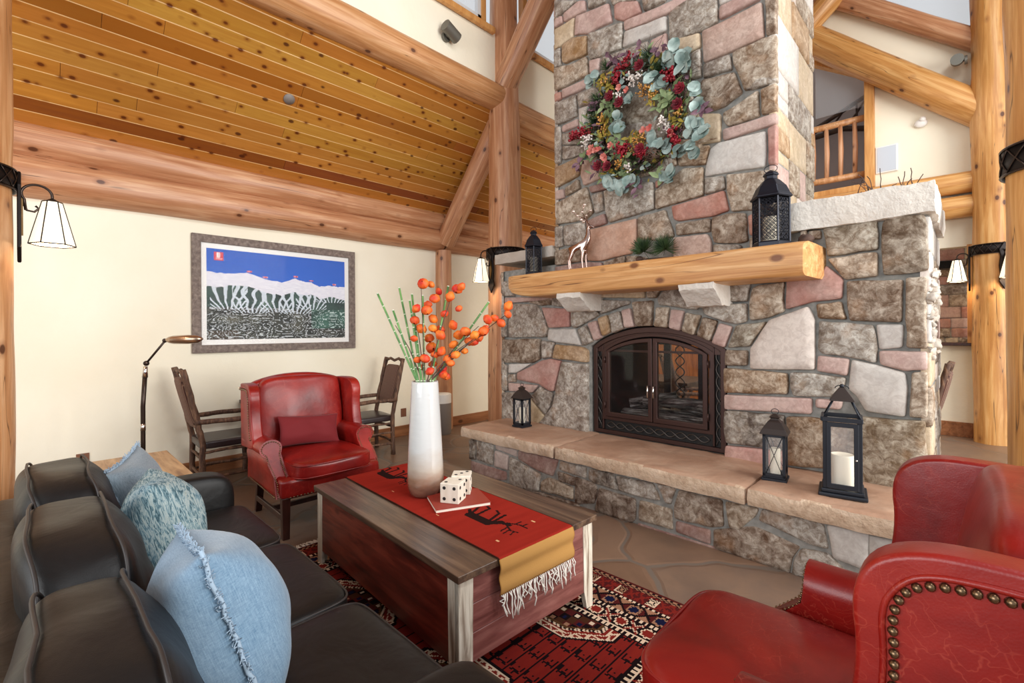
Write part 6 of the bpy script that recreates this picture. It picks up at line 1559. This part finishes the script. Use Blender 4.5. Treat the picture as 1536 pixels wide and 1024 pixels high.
branches = [((0.33, 0.33), (-0.02, 0.0)), ((0.40, 0.31), (0.0, 0.0)), ((-0.01, 0.59), (0, 0)), ((0.18, 0.55), (0, 0)), ((-0.18, 0.34), (0, 0)), ((0.50, 0.40), (0, 0)), ((-0.06, 0.40), (0, 0)), ((0.28, 0.24), (0, 0))]
bro = []
for (dx, dzz), _ in branches:
    mb = MB(); tip = RV*dx + FV*rnd.uniform(-0.05, 0.05) + Vector((0, 0, Z0+dzz)); mid = RV*(dx*0.08) + Vector((0, 0, Z0))
    pts = [Vector((0, 0, 0.03)), mid, mid.lerp(tip, 0.5) + Vector((0, 0, 0.03)), tip]; mb.tube(pts, [0.004, 0.004, 0.003, 0.002], 6)
    bro.append((mb.done('branch', 'twig', ar_), tip, mid))
for (dx, dzz) in BLOOM:
    c = RV*dx + FV*rnd.uniform(-0.07, 0.07) + Vector((0, 0, Z0+dzz))
    best = min(bro, key=lambda b: seg_d(dx, dzz, (RV.dot(b[2]), b[2].z-Z0), (RV.dot(b[1]), b[1].z-Z0)))[0]
    mb = MB(); ax = Vector((rnd.uniform(-.6, .6), rnd.uniform(-.6, .6), rnd.uniform(-1, -.1))).normalized(); u0 = ax.orthogonal().normalized(); v0 = ax.cross(u0); R0 = rnd.uniform(0.022, 0.035)
    n = 6; c0 = c - ax*R0*0.8
    for q in range(n):
        a = 2*pi*q/n; d = u0*cos(a)+v0*sin(a); rows = []
        for tt_, rad, ww in ((0, 0.1, 0.10), (0.5, 0.85, 0.5), (1.1, 1.0, 0.62), (1.6, 0.62, 0.42), (1.95, 0.16, 0.12)):
            wv = (-u0*sin(a)+v0*cos(a)); rows.append([mb.b.verts.new(c0 + ax*R0*tt_*0.9 + d*R0*rad*(1.0 if s3 else 0.86) + wv*R0*ww*s3) for s3 in (-1, 0, 1)] if False else [mb.b.verts.new(c0 + ax*R0*tt_*0.9 + d*R0*rad*(0.9 if s3 else 1.06) + wv*R0*ww*s3) for s3 in (-1, 0, 1)])
        for A, B in zip(rows, rows[1:]):
            for j in range(2): mb.b.faces.new((A[j], A[j+1], B[j+1], B[j]))
    mb.done('blossom', 'orange_bloom', best)

# dice and book
bk = thing('book', 'red covered book lying on the runner beneath the dice', 'book', (-2.12, 1.715, 0.5055), radians(-24))
mb = MB(); mb.box((-0.125, -0.155, 0.003), (0.120, 0.155, 0.018)); mb.done('pages', 'paper', bk, smooth=False)
mb = MB(); mb.box((-0.128, -0.158, 0.018), (0.125, 0.158, 0.0215)); mb.box((-0.128, -0.158, 0), (0.125, 0.158, 0.003)); mb.box((-0.1285, -0.158, 0), (-0.1255, 0.158, 0.0215)); mb.done('cover', 'book_red', bk, smooth=False)
def die(label, loc, rot, s, faces):
    t = thing('wooden_die', label, 'die', loc, rot, 'white wooden dice')
    mb = MB(); mb.box((-s/2, -s/2, 0), (s/2, s/2, s)); mb.done('cube', 'dice_wood', t, smooth=False, bevel=(0.004, 2))
    pat = {1: [(0, 0)], 2: [(-1, -1), (1, 1)], 3: [(-1, -1), (0, 0), (1, 1)], 4: [(-1, -1), (1, -1), (-1, 1), (1, 1)], 5: [(-1, -1), (1, -1), (-1, 1), (1, 1), (0, 0)]}
    for fc, num in faces:
        for (a, b) in pat[num]:
            a *= s*0.27; b *= s*0.27; e = s/2+0.0005
            p = {'t': (a, b, s+0.0005), 'f': (a, -e, s/2+b), 'r': (e, a, s/2+b), 'l': (-e, a, s/2+b)}[fc]; n3 = {'t': (0, 0, 1), 'f': (0, -1, 0), 'r': (1, 0, 0), 'l': (-1, 0, 0)}[fc]
            mb = MB(); mb.tube([Vector(p)-Vector(n3)*0.002, Vector(p)+Vector(n3)*0.0008], s*0.085, 16); mb.done('pip', 'black_pip', t, smooth=False)
die('white wooden die in front, four black pips facing the sofa', (-2.115, 1.675, 0.5275), radians(28), 0.112, (('f', 4), ('t', 2), ('l', 2), ('r', 4)))
die('white wooden die tucked behind the other die', (-2.19, 1.80, 0.5275), radians(44), 0.112, (('f', 4), ('t', 3), ('r', 4), ('l', 2)))

# ================================================================ FRAMED MAP ON THE WALL
pic = thing('framed_print', 'large framed blue and white mountain trail print on the cream wall', 'picture', (-5.80, 2.055, 1.91))
W2, H2 = 0.905, 0.63
def wframe(mb, w0, h0, w1, h1, x0, x1):
    o1 = [(-w0, -h0), (-w0, h0), (w0, h0), (w0, -h0)]; o2 = [(-w1, -h1), (-w1, h1), (w1, h1), (w1, -h1)]
    V = [[mb.b.verts.new((x, p[0], p[1])) for p in o] for o in (o1, o2) for x in (x0, x1)]
    a, b, c, d = V
    for i in range(4):
        j = (i+1) % 4
        for q in ((a[i], a[j], c[j], c[i]), (b[i], d[i], d[j], b[j]), (a[i], b[i], b[j], a[j]), (c[i], c[j], d[j], d[i])): mb.b.faces.new(q)
mb = MB(); wframe(mb, W2, H2, W2-0.085, H2-0.085, 0.0, 0.035); mb.done('frame', 'barn_grey', pic, smooth=False, bevel=(0.005, 2))
mb = MB(); wframe(mb, W2-0.08, H2-0.08, W2-0.135, H2-0.14, 0.004, 0.012); mb.done('mat_board', 'plastic_white', pic, smooth=False)
pw, ph = W2-0.135, H2-0.14
def ridge(u):
    pk = [(0, .745), (.12, .735), (.26, .76), (.38, .70), (.50, .675), (.60, .735), (.66, .70), (.72, .70), (.78, .655), (.88, .67), (1, .665)]
    for (a, b), (c, d) in zip(pk, pk[1:]):
        if a <= u <= c: return b + (d-b)*(u-a)/(c-a) + 0.010*noise.noise(Vector((u*25, 0, 0)))
    return .7
FONT_B = ["1110", "1001", "1110", "1001", "1110"]
def print_col(u, v):
    r = ridge(u)
    if 0.045 < u < 0.105 and 0.875 < v < 0.965:
        a = (u-0.045)/0.06; b = (v-0.875)/0.09
        if 0.3 < a < 0.72 and 0.36 < b < 0.92:
            row = min(4, int((0.92-b)/0.56*5)); c = min(3, int((a-0.3)/0.42*4)); return lin((250, 240, 240)) if FONT_B[row][c] == '1' else lin((214, 70, 84))
        if 0.15 < a < 0.85 and 0.12 < b < 0.26: return lin((250, 226, 226)) if int(a*14) % 2 else lin((214, 70, 84))
        return lin((214, 70, 84))
    for q in (.27, .38, .60, .72, .91):
        if abs(u-q) < 0.016 and 0.012 < v-ridge(q) < 0.030: return lin((226, 150, 160)) if int(u*400) % 2 else lin((206, 90, 100))
    if v > r:
        k = (v-r)/0.3; return lin((0, 92-6*k, 200-8*k))
    d = r - v; n1 = noise.noise(Vector((u*7, v*9, 3)))
    snow = 0.16 + 0.05*n1
    if d < snow:
        s = noise.noise(Vector((u*30, v*60, 1)))
        return lin((226+s*14, 226+s*14, 236+s*10))
    # ski runs fan out below each peak
    run = 0
    for q, base in ((.28, .30), (.60, .30), (.72, .36), (.14, .34), (.88, .45), (.46, .32)):
        w = u-q; a = w/max(0.06, (v-base+0.10)) if v > base else 9
        if v > base and abs(w) < 0.12 and abs(((a*4.5 + 0.5*noise.noise(Vector((v*9, q*9, 0)))) % 1.0) - 0.5) < 0.17: run = 1
    if run: return lin((206, 216, 226))
    g = noise.noise(Vector((u*9, v*11, 7)))*1.3; g2 = noise.noise(Vector((u*46+9*g, v*60, 2)))
    if v > 0.36: return lin((26+40*g, 62+34*g, 56+28*g))
    if u > 0.72 and v > 0.12: return lin((34+30*g, 82+34*g, 70+30*g)) if g2 < 0.25 else lin((180, 200, 196))
    if abs(((v*17 + u*6 + 3.2*g) % 1.0) - 0.5) < 0.11 and g2 > -0.1: return lin((190, 196, 200))
    if g2 > 0.35: return lin((186, 190, 190))
    return lin((40+40*g, 46+34*g, 38+28*g)) if u > 0.2 or v > 0.1 else lin((60, 50, 36))
mb = MB(); cols = []; nx, ny = 240, 150
V = [[mb.b.verts.new((0.0075, -pw+2*pw*i/nx, -ph+2*ph*j/ny)) for j in range(ny+1)] for i in range(nx+1)]
for i in range(nx):
    for j in range(ny): mb.b.faces.new((V[i][j], V[i+1][j], V[i+1][j+1], V[i][j+1])); cols.append(print_col((i+0.5)/nx, (j+0.5)/ny))
me = bpy.data.meshes.new('print'); mb.b.to_mesh(me); mb.b.free(); me.materials.append(M['vertex_print']); setcol(me, cols)
o = bpy.data.objects.new('print', me); COL.objects.link(o); o.parent = pic
mb = MB(); mb.box((0.016, -W2+0.08, -H2+0.08), (0.019, W2-0.08, H2-0.08)); mb.done('glazing', 'art_glass', pic, smooth=False)

# ================================================================ WALL SCONCES ON THE POSTS
def sconce(label, post, pr, face_ang, zc, reach=0.22, strap=True, sc=1.0, straph=0.13, rstrap=None):
    """post centre, post radius, direction the lamp points to"""
    px, py = post; d = Vector((cos(face_ang), sin(face_ang), 0)); s = Vector((-d.y, d.x, 0))
    t = thing('post_sconce', label, 'wall lamp', (px, py, zc), face_ang, 'iron sconces with glass shades')
    if strap:
        mb = MB(); n = 48; r = (rstrap or pr)+0.012
        ring = [(r*cos(2*pi*i/n), r*sin(2*pi*i/n)) for i in range(n)]
        lo_ = [mb.b.verts.new((x, y, 0.16)) for x, y in ring]; hi_ = [mb.b.verts.new((x, y, 0.16+straph)) for x, y in ring]
        lo2 = [mb.b.verts.new((x*0.985, y*0.985, 0.16)) for x, y in ring]; hi2 = [mb.b.verts.new((x*0.985, y*0.985, 0.16+straph)) for x, y in ring]
        for i in range(n):
            j = (i+1) % n
            for q in ((lo_[i], lo_[j], hi_[j], hi_[i]), (lo2[j], lo2[i], hi2[i], hi2[j]), (hi_[i], hi_[j], hi2[j], hi2[i]), (lo_[j], lo_[i], lo2[i], lo2[j])): mb.b.faces.new(q)
        st = mb.done('strap', 'iron', t)
        mb = MB(); r2 = r+0.003
        for m_ in range(16):
            for sg in (-1, 1):
                pts = []
                for q in range(5):
                    a = 2*pi*(m_+sg*q/4*0.9)/16; pts.append((r2*cos(a), r2*sin(a), 0.17+(straph-0.02)*q/4))
                mb.tube(pts, 0.004, 4)
        for z in (0.163, 0.157+straph): mb.tube([(r2*cos(2*pi*i/n), r2*sin(2*pi*i/n), z) for i in range(n)], 0.006, 5, closed=True)
        mb.done('lattice', 'lamp_bronze', st)
    x0 = pr+0.012
    mb = MB(); mb.prism([(0, -0.30), (-0.055, -0.20), (-0.04, -0.12), (-0.052, 0.0), (-0.04, 0.12), (-0.055, 0.2), (0, 0.30), (0.055, 0.2), (0.04, 0.12), (0.052, 0.0), (0.04, -0.12), (0.055, -0.2)], x0, x0+0.02, 'x')
    pl = mb.done('back_plate', 'iron', t, smooth=False, bevel=(0.006, 2))
    mb = MB(); mb.prism([(0, -0.12), (-0.022, 0), (0, 0.14), (0.022, 0)], x0+0.02, x0+0.028, 'x'); mb.done('mica_inlay', 'amber_mica', pl, smooth=False)
    R_ = reach*0.5; cxr = x0+0.02+R_
    mb = MB(); pts = [(x0+0.02+0.02, 0, 0.05)] + [(cxr - R_*cos(a), 0, 0.16 + R_*0.9*sin(a)) for a in [radians(-35+ (215)*i/18) for i in range(19)]]
    mb.tube(pts + [(x0+0.02+2*R_, 0, 0.13)], 0.008, 8)
    mb.tube([(x0+0.03, 0, 0.09), (x0+0.045, 0, 0.05), (x0+0.08, 0, 0.045), (x0+0.10, 0, 0.07), (x0+0.085, 0, 0.085)], 0.007, 8)
    mb.done('arm', 'lamp_bronze', t)
    xl = x0+0.02+2*R_; zt_, zb_ = 0.125, -0.165
    mb = MB(); n = 6; rt_, rb_ = 0.052*sc, 0.122*sc
    mb.lathe([(rb_, zb_), (rt_, zt_), (rt_*0.97, zt_), (rb_*0.97, zb_)], n, org=(xl, 0, 0)); sh = mb.done('shade', 'shade_glass', t, smooth=False)
    mb = MB()
    for j in range(n):
        a = 2*pi*j/n; mb.tube([(xl+rb_*cos(a), rb_*sin(a), zb_), (xl+rt_*cos(a), rt_*sin(a), zt_)], 0.0038, 5)
        a2 = 2*pi*(j+1)/n
        mb.tube([(xl+rb_*cos(a), rb_*sin(a), zb_), (xl+rb_*cos(a2), rb_*sin(a2), zb_)], 0.0042, 5); mb.tube([(xl+rt_*cos(a), rt_*sin(a), zt_), (xl+rt_*cos(a2), rt_*sin(a2), zt_)], 0.0038, 5)
    mb.done('shade_leading', 'shade_lead', sh)
    mb = MB(); mb.lathe([(rt_*0.9, zt_), (0.012, zt_+0.022), (0, zt_+0.022)], 6, org=(xl, 0, 0)); mb.done('shade_cap', 'shade_lead', sh, smooth=False)
    mb = MB(); mb.ball((xl, 0, 0.0), 0.032, sc=(1, 1, 1.3)); mb.done('bulb', 'shade_glass', t)
    l = bpy.data.lights.new('lamp_light', 'POINT'); l.energy = 5; l.color = (1.0, 0.82, 0.6); l.shadow_soft_size = 0.04
    lo = bpy.data.objects.new('lamp_light', l); COL.objects.link(lo); lo.parent = t; lo.location = (xl, 0, -0.10)
    return t
sconce('glass shade lamp on the left edge post, over the cream wall', (-4.42, -0.32), 0.235, radians(90), 2.26, reach=0.145, sc=0.95)
sconce('glass shade lamp on the tall post left of the chimney', (-4.40, 4.40), 0.245, radians(-90), 2.28, reach=0.17, sc=0.9)
sconce('glass shade lamp hanging left of the far round post', (0.235, 8.66), 0.19, radians(180), 2.27, reach=0.11, sc=0.85)
sconce('glass shade lamp facing forward on the far round post', (0.235, 8.66), 0.19, radians(-62), 2.27, reach=0.10, strap=False, sc=0.85)
ns = thing('iron_post_strap', 'black lattice iron strap around the nearest log post at right', 'post strap', (0.45, 4.60, 2.50))
mb = MB(); r = 0.282; n = 48; 
mb.lathe([(r, 0), (r, 0.18), (r*0.975, 0.18), (r*0.975, 0), (r, 0)], n); mb.done('band', 'iron', ns)
mb = MB()
for m_ in range(14):
    for sg in (-1, 1): mb.tube([((r+0.004)*cos(2*pi*(m_+sg*q/4)/14), (r+0.004)*sin(2*pi*(m_+sg*q/4)/14), 0.015+0.15*q/4) for q in range(5)], 0.006, 4)
for z in (0.004, 0.176): mb.tube([((r+0.003)*cos(2*pi*i/n), (r+0.003)*sin(2*pi*i/n), z) for i in range(n)], 0.008, 5, closed=True)
mb.done('lattice', 'lamp_bronze', ns)

# uplights
def uplight(label, loc, rotz):
    t = thing('wall_uplight', label, 'wall light', loc, rotz)
    mb = MB(); mb.lathe([(0, 0), (0.055, 0), (0.055, 0.03), (0, 0.03)], 24); o = mb.done('mount', 'spot_grey', t, rot=(0, radians(90), 0), angle=40)
    mb = MB(); mb.tube([(0.10, 0.10, 0.0), (0.10, -0.10, 0.06)], 0.068, 24); mb.done('housing', 'spot_grey', t, angle=40)
    mb = MB(); mb.tube([(0.02, 0, 0.0), (0.10, 0, 0.03)], 0.02, 10); mb.done('arm', 'spot_grey', t)
    return t
uplight('grey cylindrical wall light on the wall above the log beam', (-4.375, 3.39, 4.94), radians(8))
uplight('grey cylindrical light fixed high on the far round post', (0.02, 8.62, 5.03), radians(180))
# speaker, detector, outlets, ceiling fitting
sp = thing('wall_speaker', 'flat pale grey speaker on the far upper cream wall', 'speaker', (-0.845, 8.86, 4.0))
mb = MB(); mb.box((-0.13, -0.03, -0.20), (0.13, 0, 0.20)); mb.done('frame', 'plastic_white', sp, smooth=False, bevel=(0.008, 2))
mb = MB(); mb.box((-0.11, -0.034, -0.18), (0.11, -0.028, 0.18)); mb.done('grille', 'speaker_grey', sp, smooth=False)
dt = thing('wall_detector', 'small white round sensor on the far upper cream wall', 'sensor', (-0.46, 8.86, 4.40))
mb = MB(); mb.ball((0, -0.03, 0), 0.075, sc=(1, 0.5, 0.8)); mb.done('housing', 'plastic_white', dt)
mb = MB(); mb.ball((0.02, -0.05, 0.045), 0.04); mb.done('lens', 'plastic_white', dt)
for lab, y, z in (('brown wall outlet just right of the right rustic chair', 3.70, 0.33), ('brown wall outlet behind the sofa, left of the floor lamp', 0.307, 0.60-0.26)):
    t = thing('wall_outlet', lab, 'outlet', (-5.80, y, z))
    mb = MB(); mb.box((0, -0.045, -0.06), (0.007, 0.045, 0.06)); pl = mb.done('cover_plate', 'outlet_brown', t, smooth=False, bevel=(0.002, 1))
    for q in (-0.026, 0.026):
        mb = MB(); mb.tube([(0.006, 0, q), (0.010, 0, q)], 0.015, 14); s2 = mb.done('socket', 'outlet_brown', t, smooth=False)
t = thing('power_plug', 'white plug in the outlet behind the sofa', 'plug', (-5.788, 0.307, 0.315)); mb = MB(); mb.box((0, -0.018, -0.016), (0.04, 0.018, 0.016)); mb.done('body', 'plastic_white', t, smooth=False, bevel=(0.004, 2))
mb = MB(); mb.tube([(0.03, 0.01, 0), (0.06, 0.03, -0.08), (0.07, 0.06, -0.3)], 0.005, 6); mb.done('cord', 'plastic_white', t)
mb = MB(); mb.lathe([(0, 0), (0.055, 0), (0.055, 0.01), (0, 0.014)], 24)
x_c = -5.02; z_c = 3.20 + (x_c+5.82)/1.46*1.30
o = mb.done('ceiling_disc', 'can_grey', None, loc=(x_c, 1.86, z_c-0.001), rot=(0, radians(180-41.7), 0)); tag(o, 'small round grey disc fixed to the pine ceiling boards', 'ceiling disc')
# trash can
tc = thing('trash_can', 'grey waste bin with white lid beside the slim half-log post', 'waste bin', (-5.50, 4.16, 0))
mb = MB(); mb.lathe([(0, 0), (0.125, 0), (0.135, 0.02), (0.135, 0.45), (0, 0.45)], 28); mb.done('body', 'can_grey', tc, angle=40)
mb = MB(); mb.lathe([(0.137, 0.45), (0.137, 0.575), (0.12, 0.585), (0, 0.585)], 28); mb.done('lid', 'white_paint', tc, angle=40)
# twigs on top of the right shoulder
tw = thing('twig_bundle', 'bundle of dark bare twigs on top of the white cap stone', 'twigs', (-0.45, 4.55, 2.41)); rnd = random.Random(9)
for k in range(22):
    mb = MB(); p = Vector((rnd.uniform(-.2, .2), rnd.uniform(-.12, .12), 0.01)); d = Vector((rnd.uniform(-.6, 1.0), rnd.uniform(-.6, .4), rnd.uniform(.3, 1.2))).normalized(); pts = [p]; L = rnd.uniform(0.15, 0.34)
    for q in range(8): d = (d + Vector((rnd.uniform(-.35, .35), rnd.uniform(-.35, .35), rnd.uniform(-.3, .3)))).normalized(); pts.append(pts[-1]+d*L/8)
    for q in pts: q.z = max(q.z, 0.004)
    mb.tube(pts, [0.006]*5+[0.003]*4, 5); mb.done('twig', 'twig', tw)
# white twig tendrils on the chimney side and pine cone by the mantel lantern
t = thing('pine_cone', 'small brown pine cone on the mantel right end behind the lantern', 'pine cone', (-0.80, 3.75, 2.083)); mb = MB(); rnd = random.Random(1)
mb.ball((0, 0, 0.035), 0.034, u=12, v=9, sc=(1.4, 1, 1))
for v in mb.b.verts: v.co += Vector([noise.noise(v.co*70+Vector((q, 0, 0)))*0.010 for q in (0, 5, 9)])
mb.done('scales', 'twig', t)
# small sign beside the alcove lamp
sg = thing('wall_plaque', 'small dark framed plaque on the far stone wall', 'plaque', (-0.25, 9.2, 2.40))
mb = MB(); mb.box((-0.12, -0.02, -0.055), (0.12, 0, 0.055)); mb.done('board', 'soot', sg, smooth=False, bevel=(0.01, 2))

# ================================================================ RUSTIC HICKORY CHAIRS
def bark(mb, a, b, r, seed, seg=10, bend=0.012):
    a = Vector(a); b = Vector(b); n = max(4, int((b-a).length/0.045)); pts = []; rs = []
    for i in range(n+1):
        t_ = i/n; pts.append(a.lerp(b, t_) + Vector([noise.noise(Vector((t_*3, seed*3.3, q*5.5)))*bend for q in range(3)])); rs.append(r*(1+0.16*noise.noise(Vector((t_*9, seed, 2)))))
    mb.tube(pts, rs, seg)
def hickory_chair(label):
    """faces +X"""
    t = thing('hickory_chair', label, 'chair', group='rustic hickory armchairs')
    for s_ in (-1, 1):
        mb = MB(); pts = [(-0.24, s_*0.24, 0), (-0.23, s_*0.24, 0.45), (-0.28, s_*0.24, 0.72), (-0.38, s_*0.235, 1.16)]
        P_ = [Vector(pts[0])]
        for a, b in zip(pts, pts[1:]):
            for q in range(1, 8): P_.append(Vector(a).lerp(Vector(b), q/7) + Vector([noise.noise(Vector((q*0.6+b[2]*3, s_, k3*5)))*0.008 for k3 in range(3)]))
        mb.tube(P_, [0.026*(1+0.15*noise.noise(p*14)) for p in P_], 10); mb.done('leg', 'hickory_bark', t, label='long rear leg running up into the back post')
        mb = MB(); bark(mb, (0.24, s_*0.27, 0), (0.24, s_*0.27, 0.66), 0.025, s_+3); mb.done('leg', 'hickory_bark', t)
        mb = MB(); bark(mb, (-0.28, s_*0.255, 0.665), (0.31, s_*0.285, 0.665), 0.024, s_+6); mb.done('arm_rest', 'hickory_bark', t)
        for z in (0.14, 0.27, 0.38):
            mb = MB(); bark(mb, (-0.24, s_*0.24, z), (0.24, s_*0.27, z+0.01), 0.013, z*50+s_); mb.done('side_rung', 'hickory_bark', t)
    for z in (0.2, 0.36):
        mb = MB(); bark(mb, (0.24, -0.27, z), (0.24, 0.27, z), 0.014, z*60); mb.done('front_rung', 'hickory_bark', t)
    for z in (0.16, 0.33):
        mb = MB(); bark(mb, (-0.24, -0.24, z), (-0.24, 0.24, z), 0.014, z*70); mb.done('back_rung', 'hickory_bark', t)
    mb = MB(); mb.rbox((0.01, 0, 0.445), (0.52, 0.52, 0.075), p=9, n=8, bulge=0.25); mb.done('seat', 'seat_vinyl', t)
    mb = MB(); mb.tube([(-0.375, -0.235, 1.12), (-0.375, -0.1, 1.15), (-0.38, 0.0, 1.125), (-0.38, 0.12, 1.155), (-0.375, 0.235, 1.12)], 0.018, 8); mb.done('top_rail', 'hickory_bark', t)
    mb = MB(); bark(mb, (-0.275, -0.24, 0.62), (-0.275, 0.24, 0.62), 0.015, 80); mb.done('lower_back_rail', 'hickory_bark', t)
    lean = Matrix.Translation((-0.318, 0, 0.84)) @ Matrix.Rotation(radians(-14), 4, 'Y')
    mb = MB(); mb.rbox((0, 0, 0), (0.055, 0.38, 0.48), p=7, n=8, bulge=0.3, baxis=0)
    for v in mb.b.verts: v.co = lean @ v.co
    mb.done('back_pad', 'striped_weave', t)
    return t
h1 = hickory_chair('rustic hickory armchair left of the red wing chair, turned to the right')
h1.location = (-5.32, 1.33, 0); h1.rotation_euler = (0, 0, radians(88))
h2 = copy_tree(h1); h2.location = (-5.28, 2.84, 0); h2.rotation_euler = (0, 0, radians(-96)); h2['label'] = 'rustic hickory armchair with striped back between red chair and vase'
h3 = copy_tree(h1); h3.location = (-0.50, 6.15, 0); h3.rotation_euler = (0, 0, radians(178)); h3['label'] = 'rustic hickory chair half hidden behind the right side of the fireplace'
h4 = copy_tree(h1); h4.location = (-2.62, 6.15, 0); h4.rotation_euler = (0, 0, radians(40)); h4['label'] = 'rustic hickory chair seen through the glass of the fireplace doors'
def rustic_table(label, loc, hx_, hy_):
    t = thing('rustic_table', label, 'table', loc)
    mb = MB(); 
    for q in range(4): mb.box((-hx_+2*hx_*q/4+0.002, -hy_, 0.715), (-hx_+2*hx_*(q+1)/4-0.002, hy_, 0.755))
    mb.done('table_top', 'dark_rustic', t, smooth=False, bevel=(0.005, 2))
    mb = MB(); mb.box((-hx_+0.05, -hy_+0.05, 0.645), (hx_-0.05, hy_-0.05, 0.715)); mb.done('apron', 'dark_rustic', t, smooth=False)
    for sx in (-1, 1):
        for sy in (-1, 1):
            mb = MB(); bark(mb, (sx*(hx_-0.1), sy*(hy_-0.14), 0), (sx*(hx_-0.1), sy*(hy_-0.14), 0.65), 0.04, sx+sy*2); mb.done('leg', 'hickory_bark', t)
            mb = MB(); bark(mb, (sx*(hx_-0.1), sy*(hy_-0.16), 0.42), (sx*(hx_-0.1), sy*(hy_-0.40), 0.66), 0.022, sx*3+sy); mb.done('brace', 'hickory_bark', t)
    return t
rustic_table('dark rustic table behind the red wing chair, against the cream wall', (-5.42, 2.10, 0), 0.34, 0.52)
rustic_table('dark rustic dining table seen through the fireplace glass', (-3.2, 6.75, 0), 0.45, 0.5)
cb = thing('wood_sideboard', 'warm wood panelled cabinet seen through the fireplace glass', 'cabinet', (-3.9, 8.55, 0))
mb = MB(); mb.box((-1.3, -0.05, 0), (1.3, 0.26, 1.5)); mb.done('body', 'panel_wood', cb, smooth=False, bevel=(0.01, 2))
for k in range(4):
    mb = MB(); mb.box((-1.22+k*0.62, -0.075, 0.1), (-1.22+k*0.62+0.56, -0.05, 1.4)); dd = mb.done('door', 'panel_wood', cb, smooth=False, bevel=(0.01, 2))
    mb = MB(); mb.ball((-1.22+k*0.62+0.5, -0.09, 0.8), 0.015); mb.done('knob', 'iron', dd)
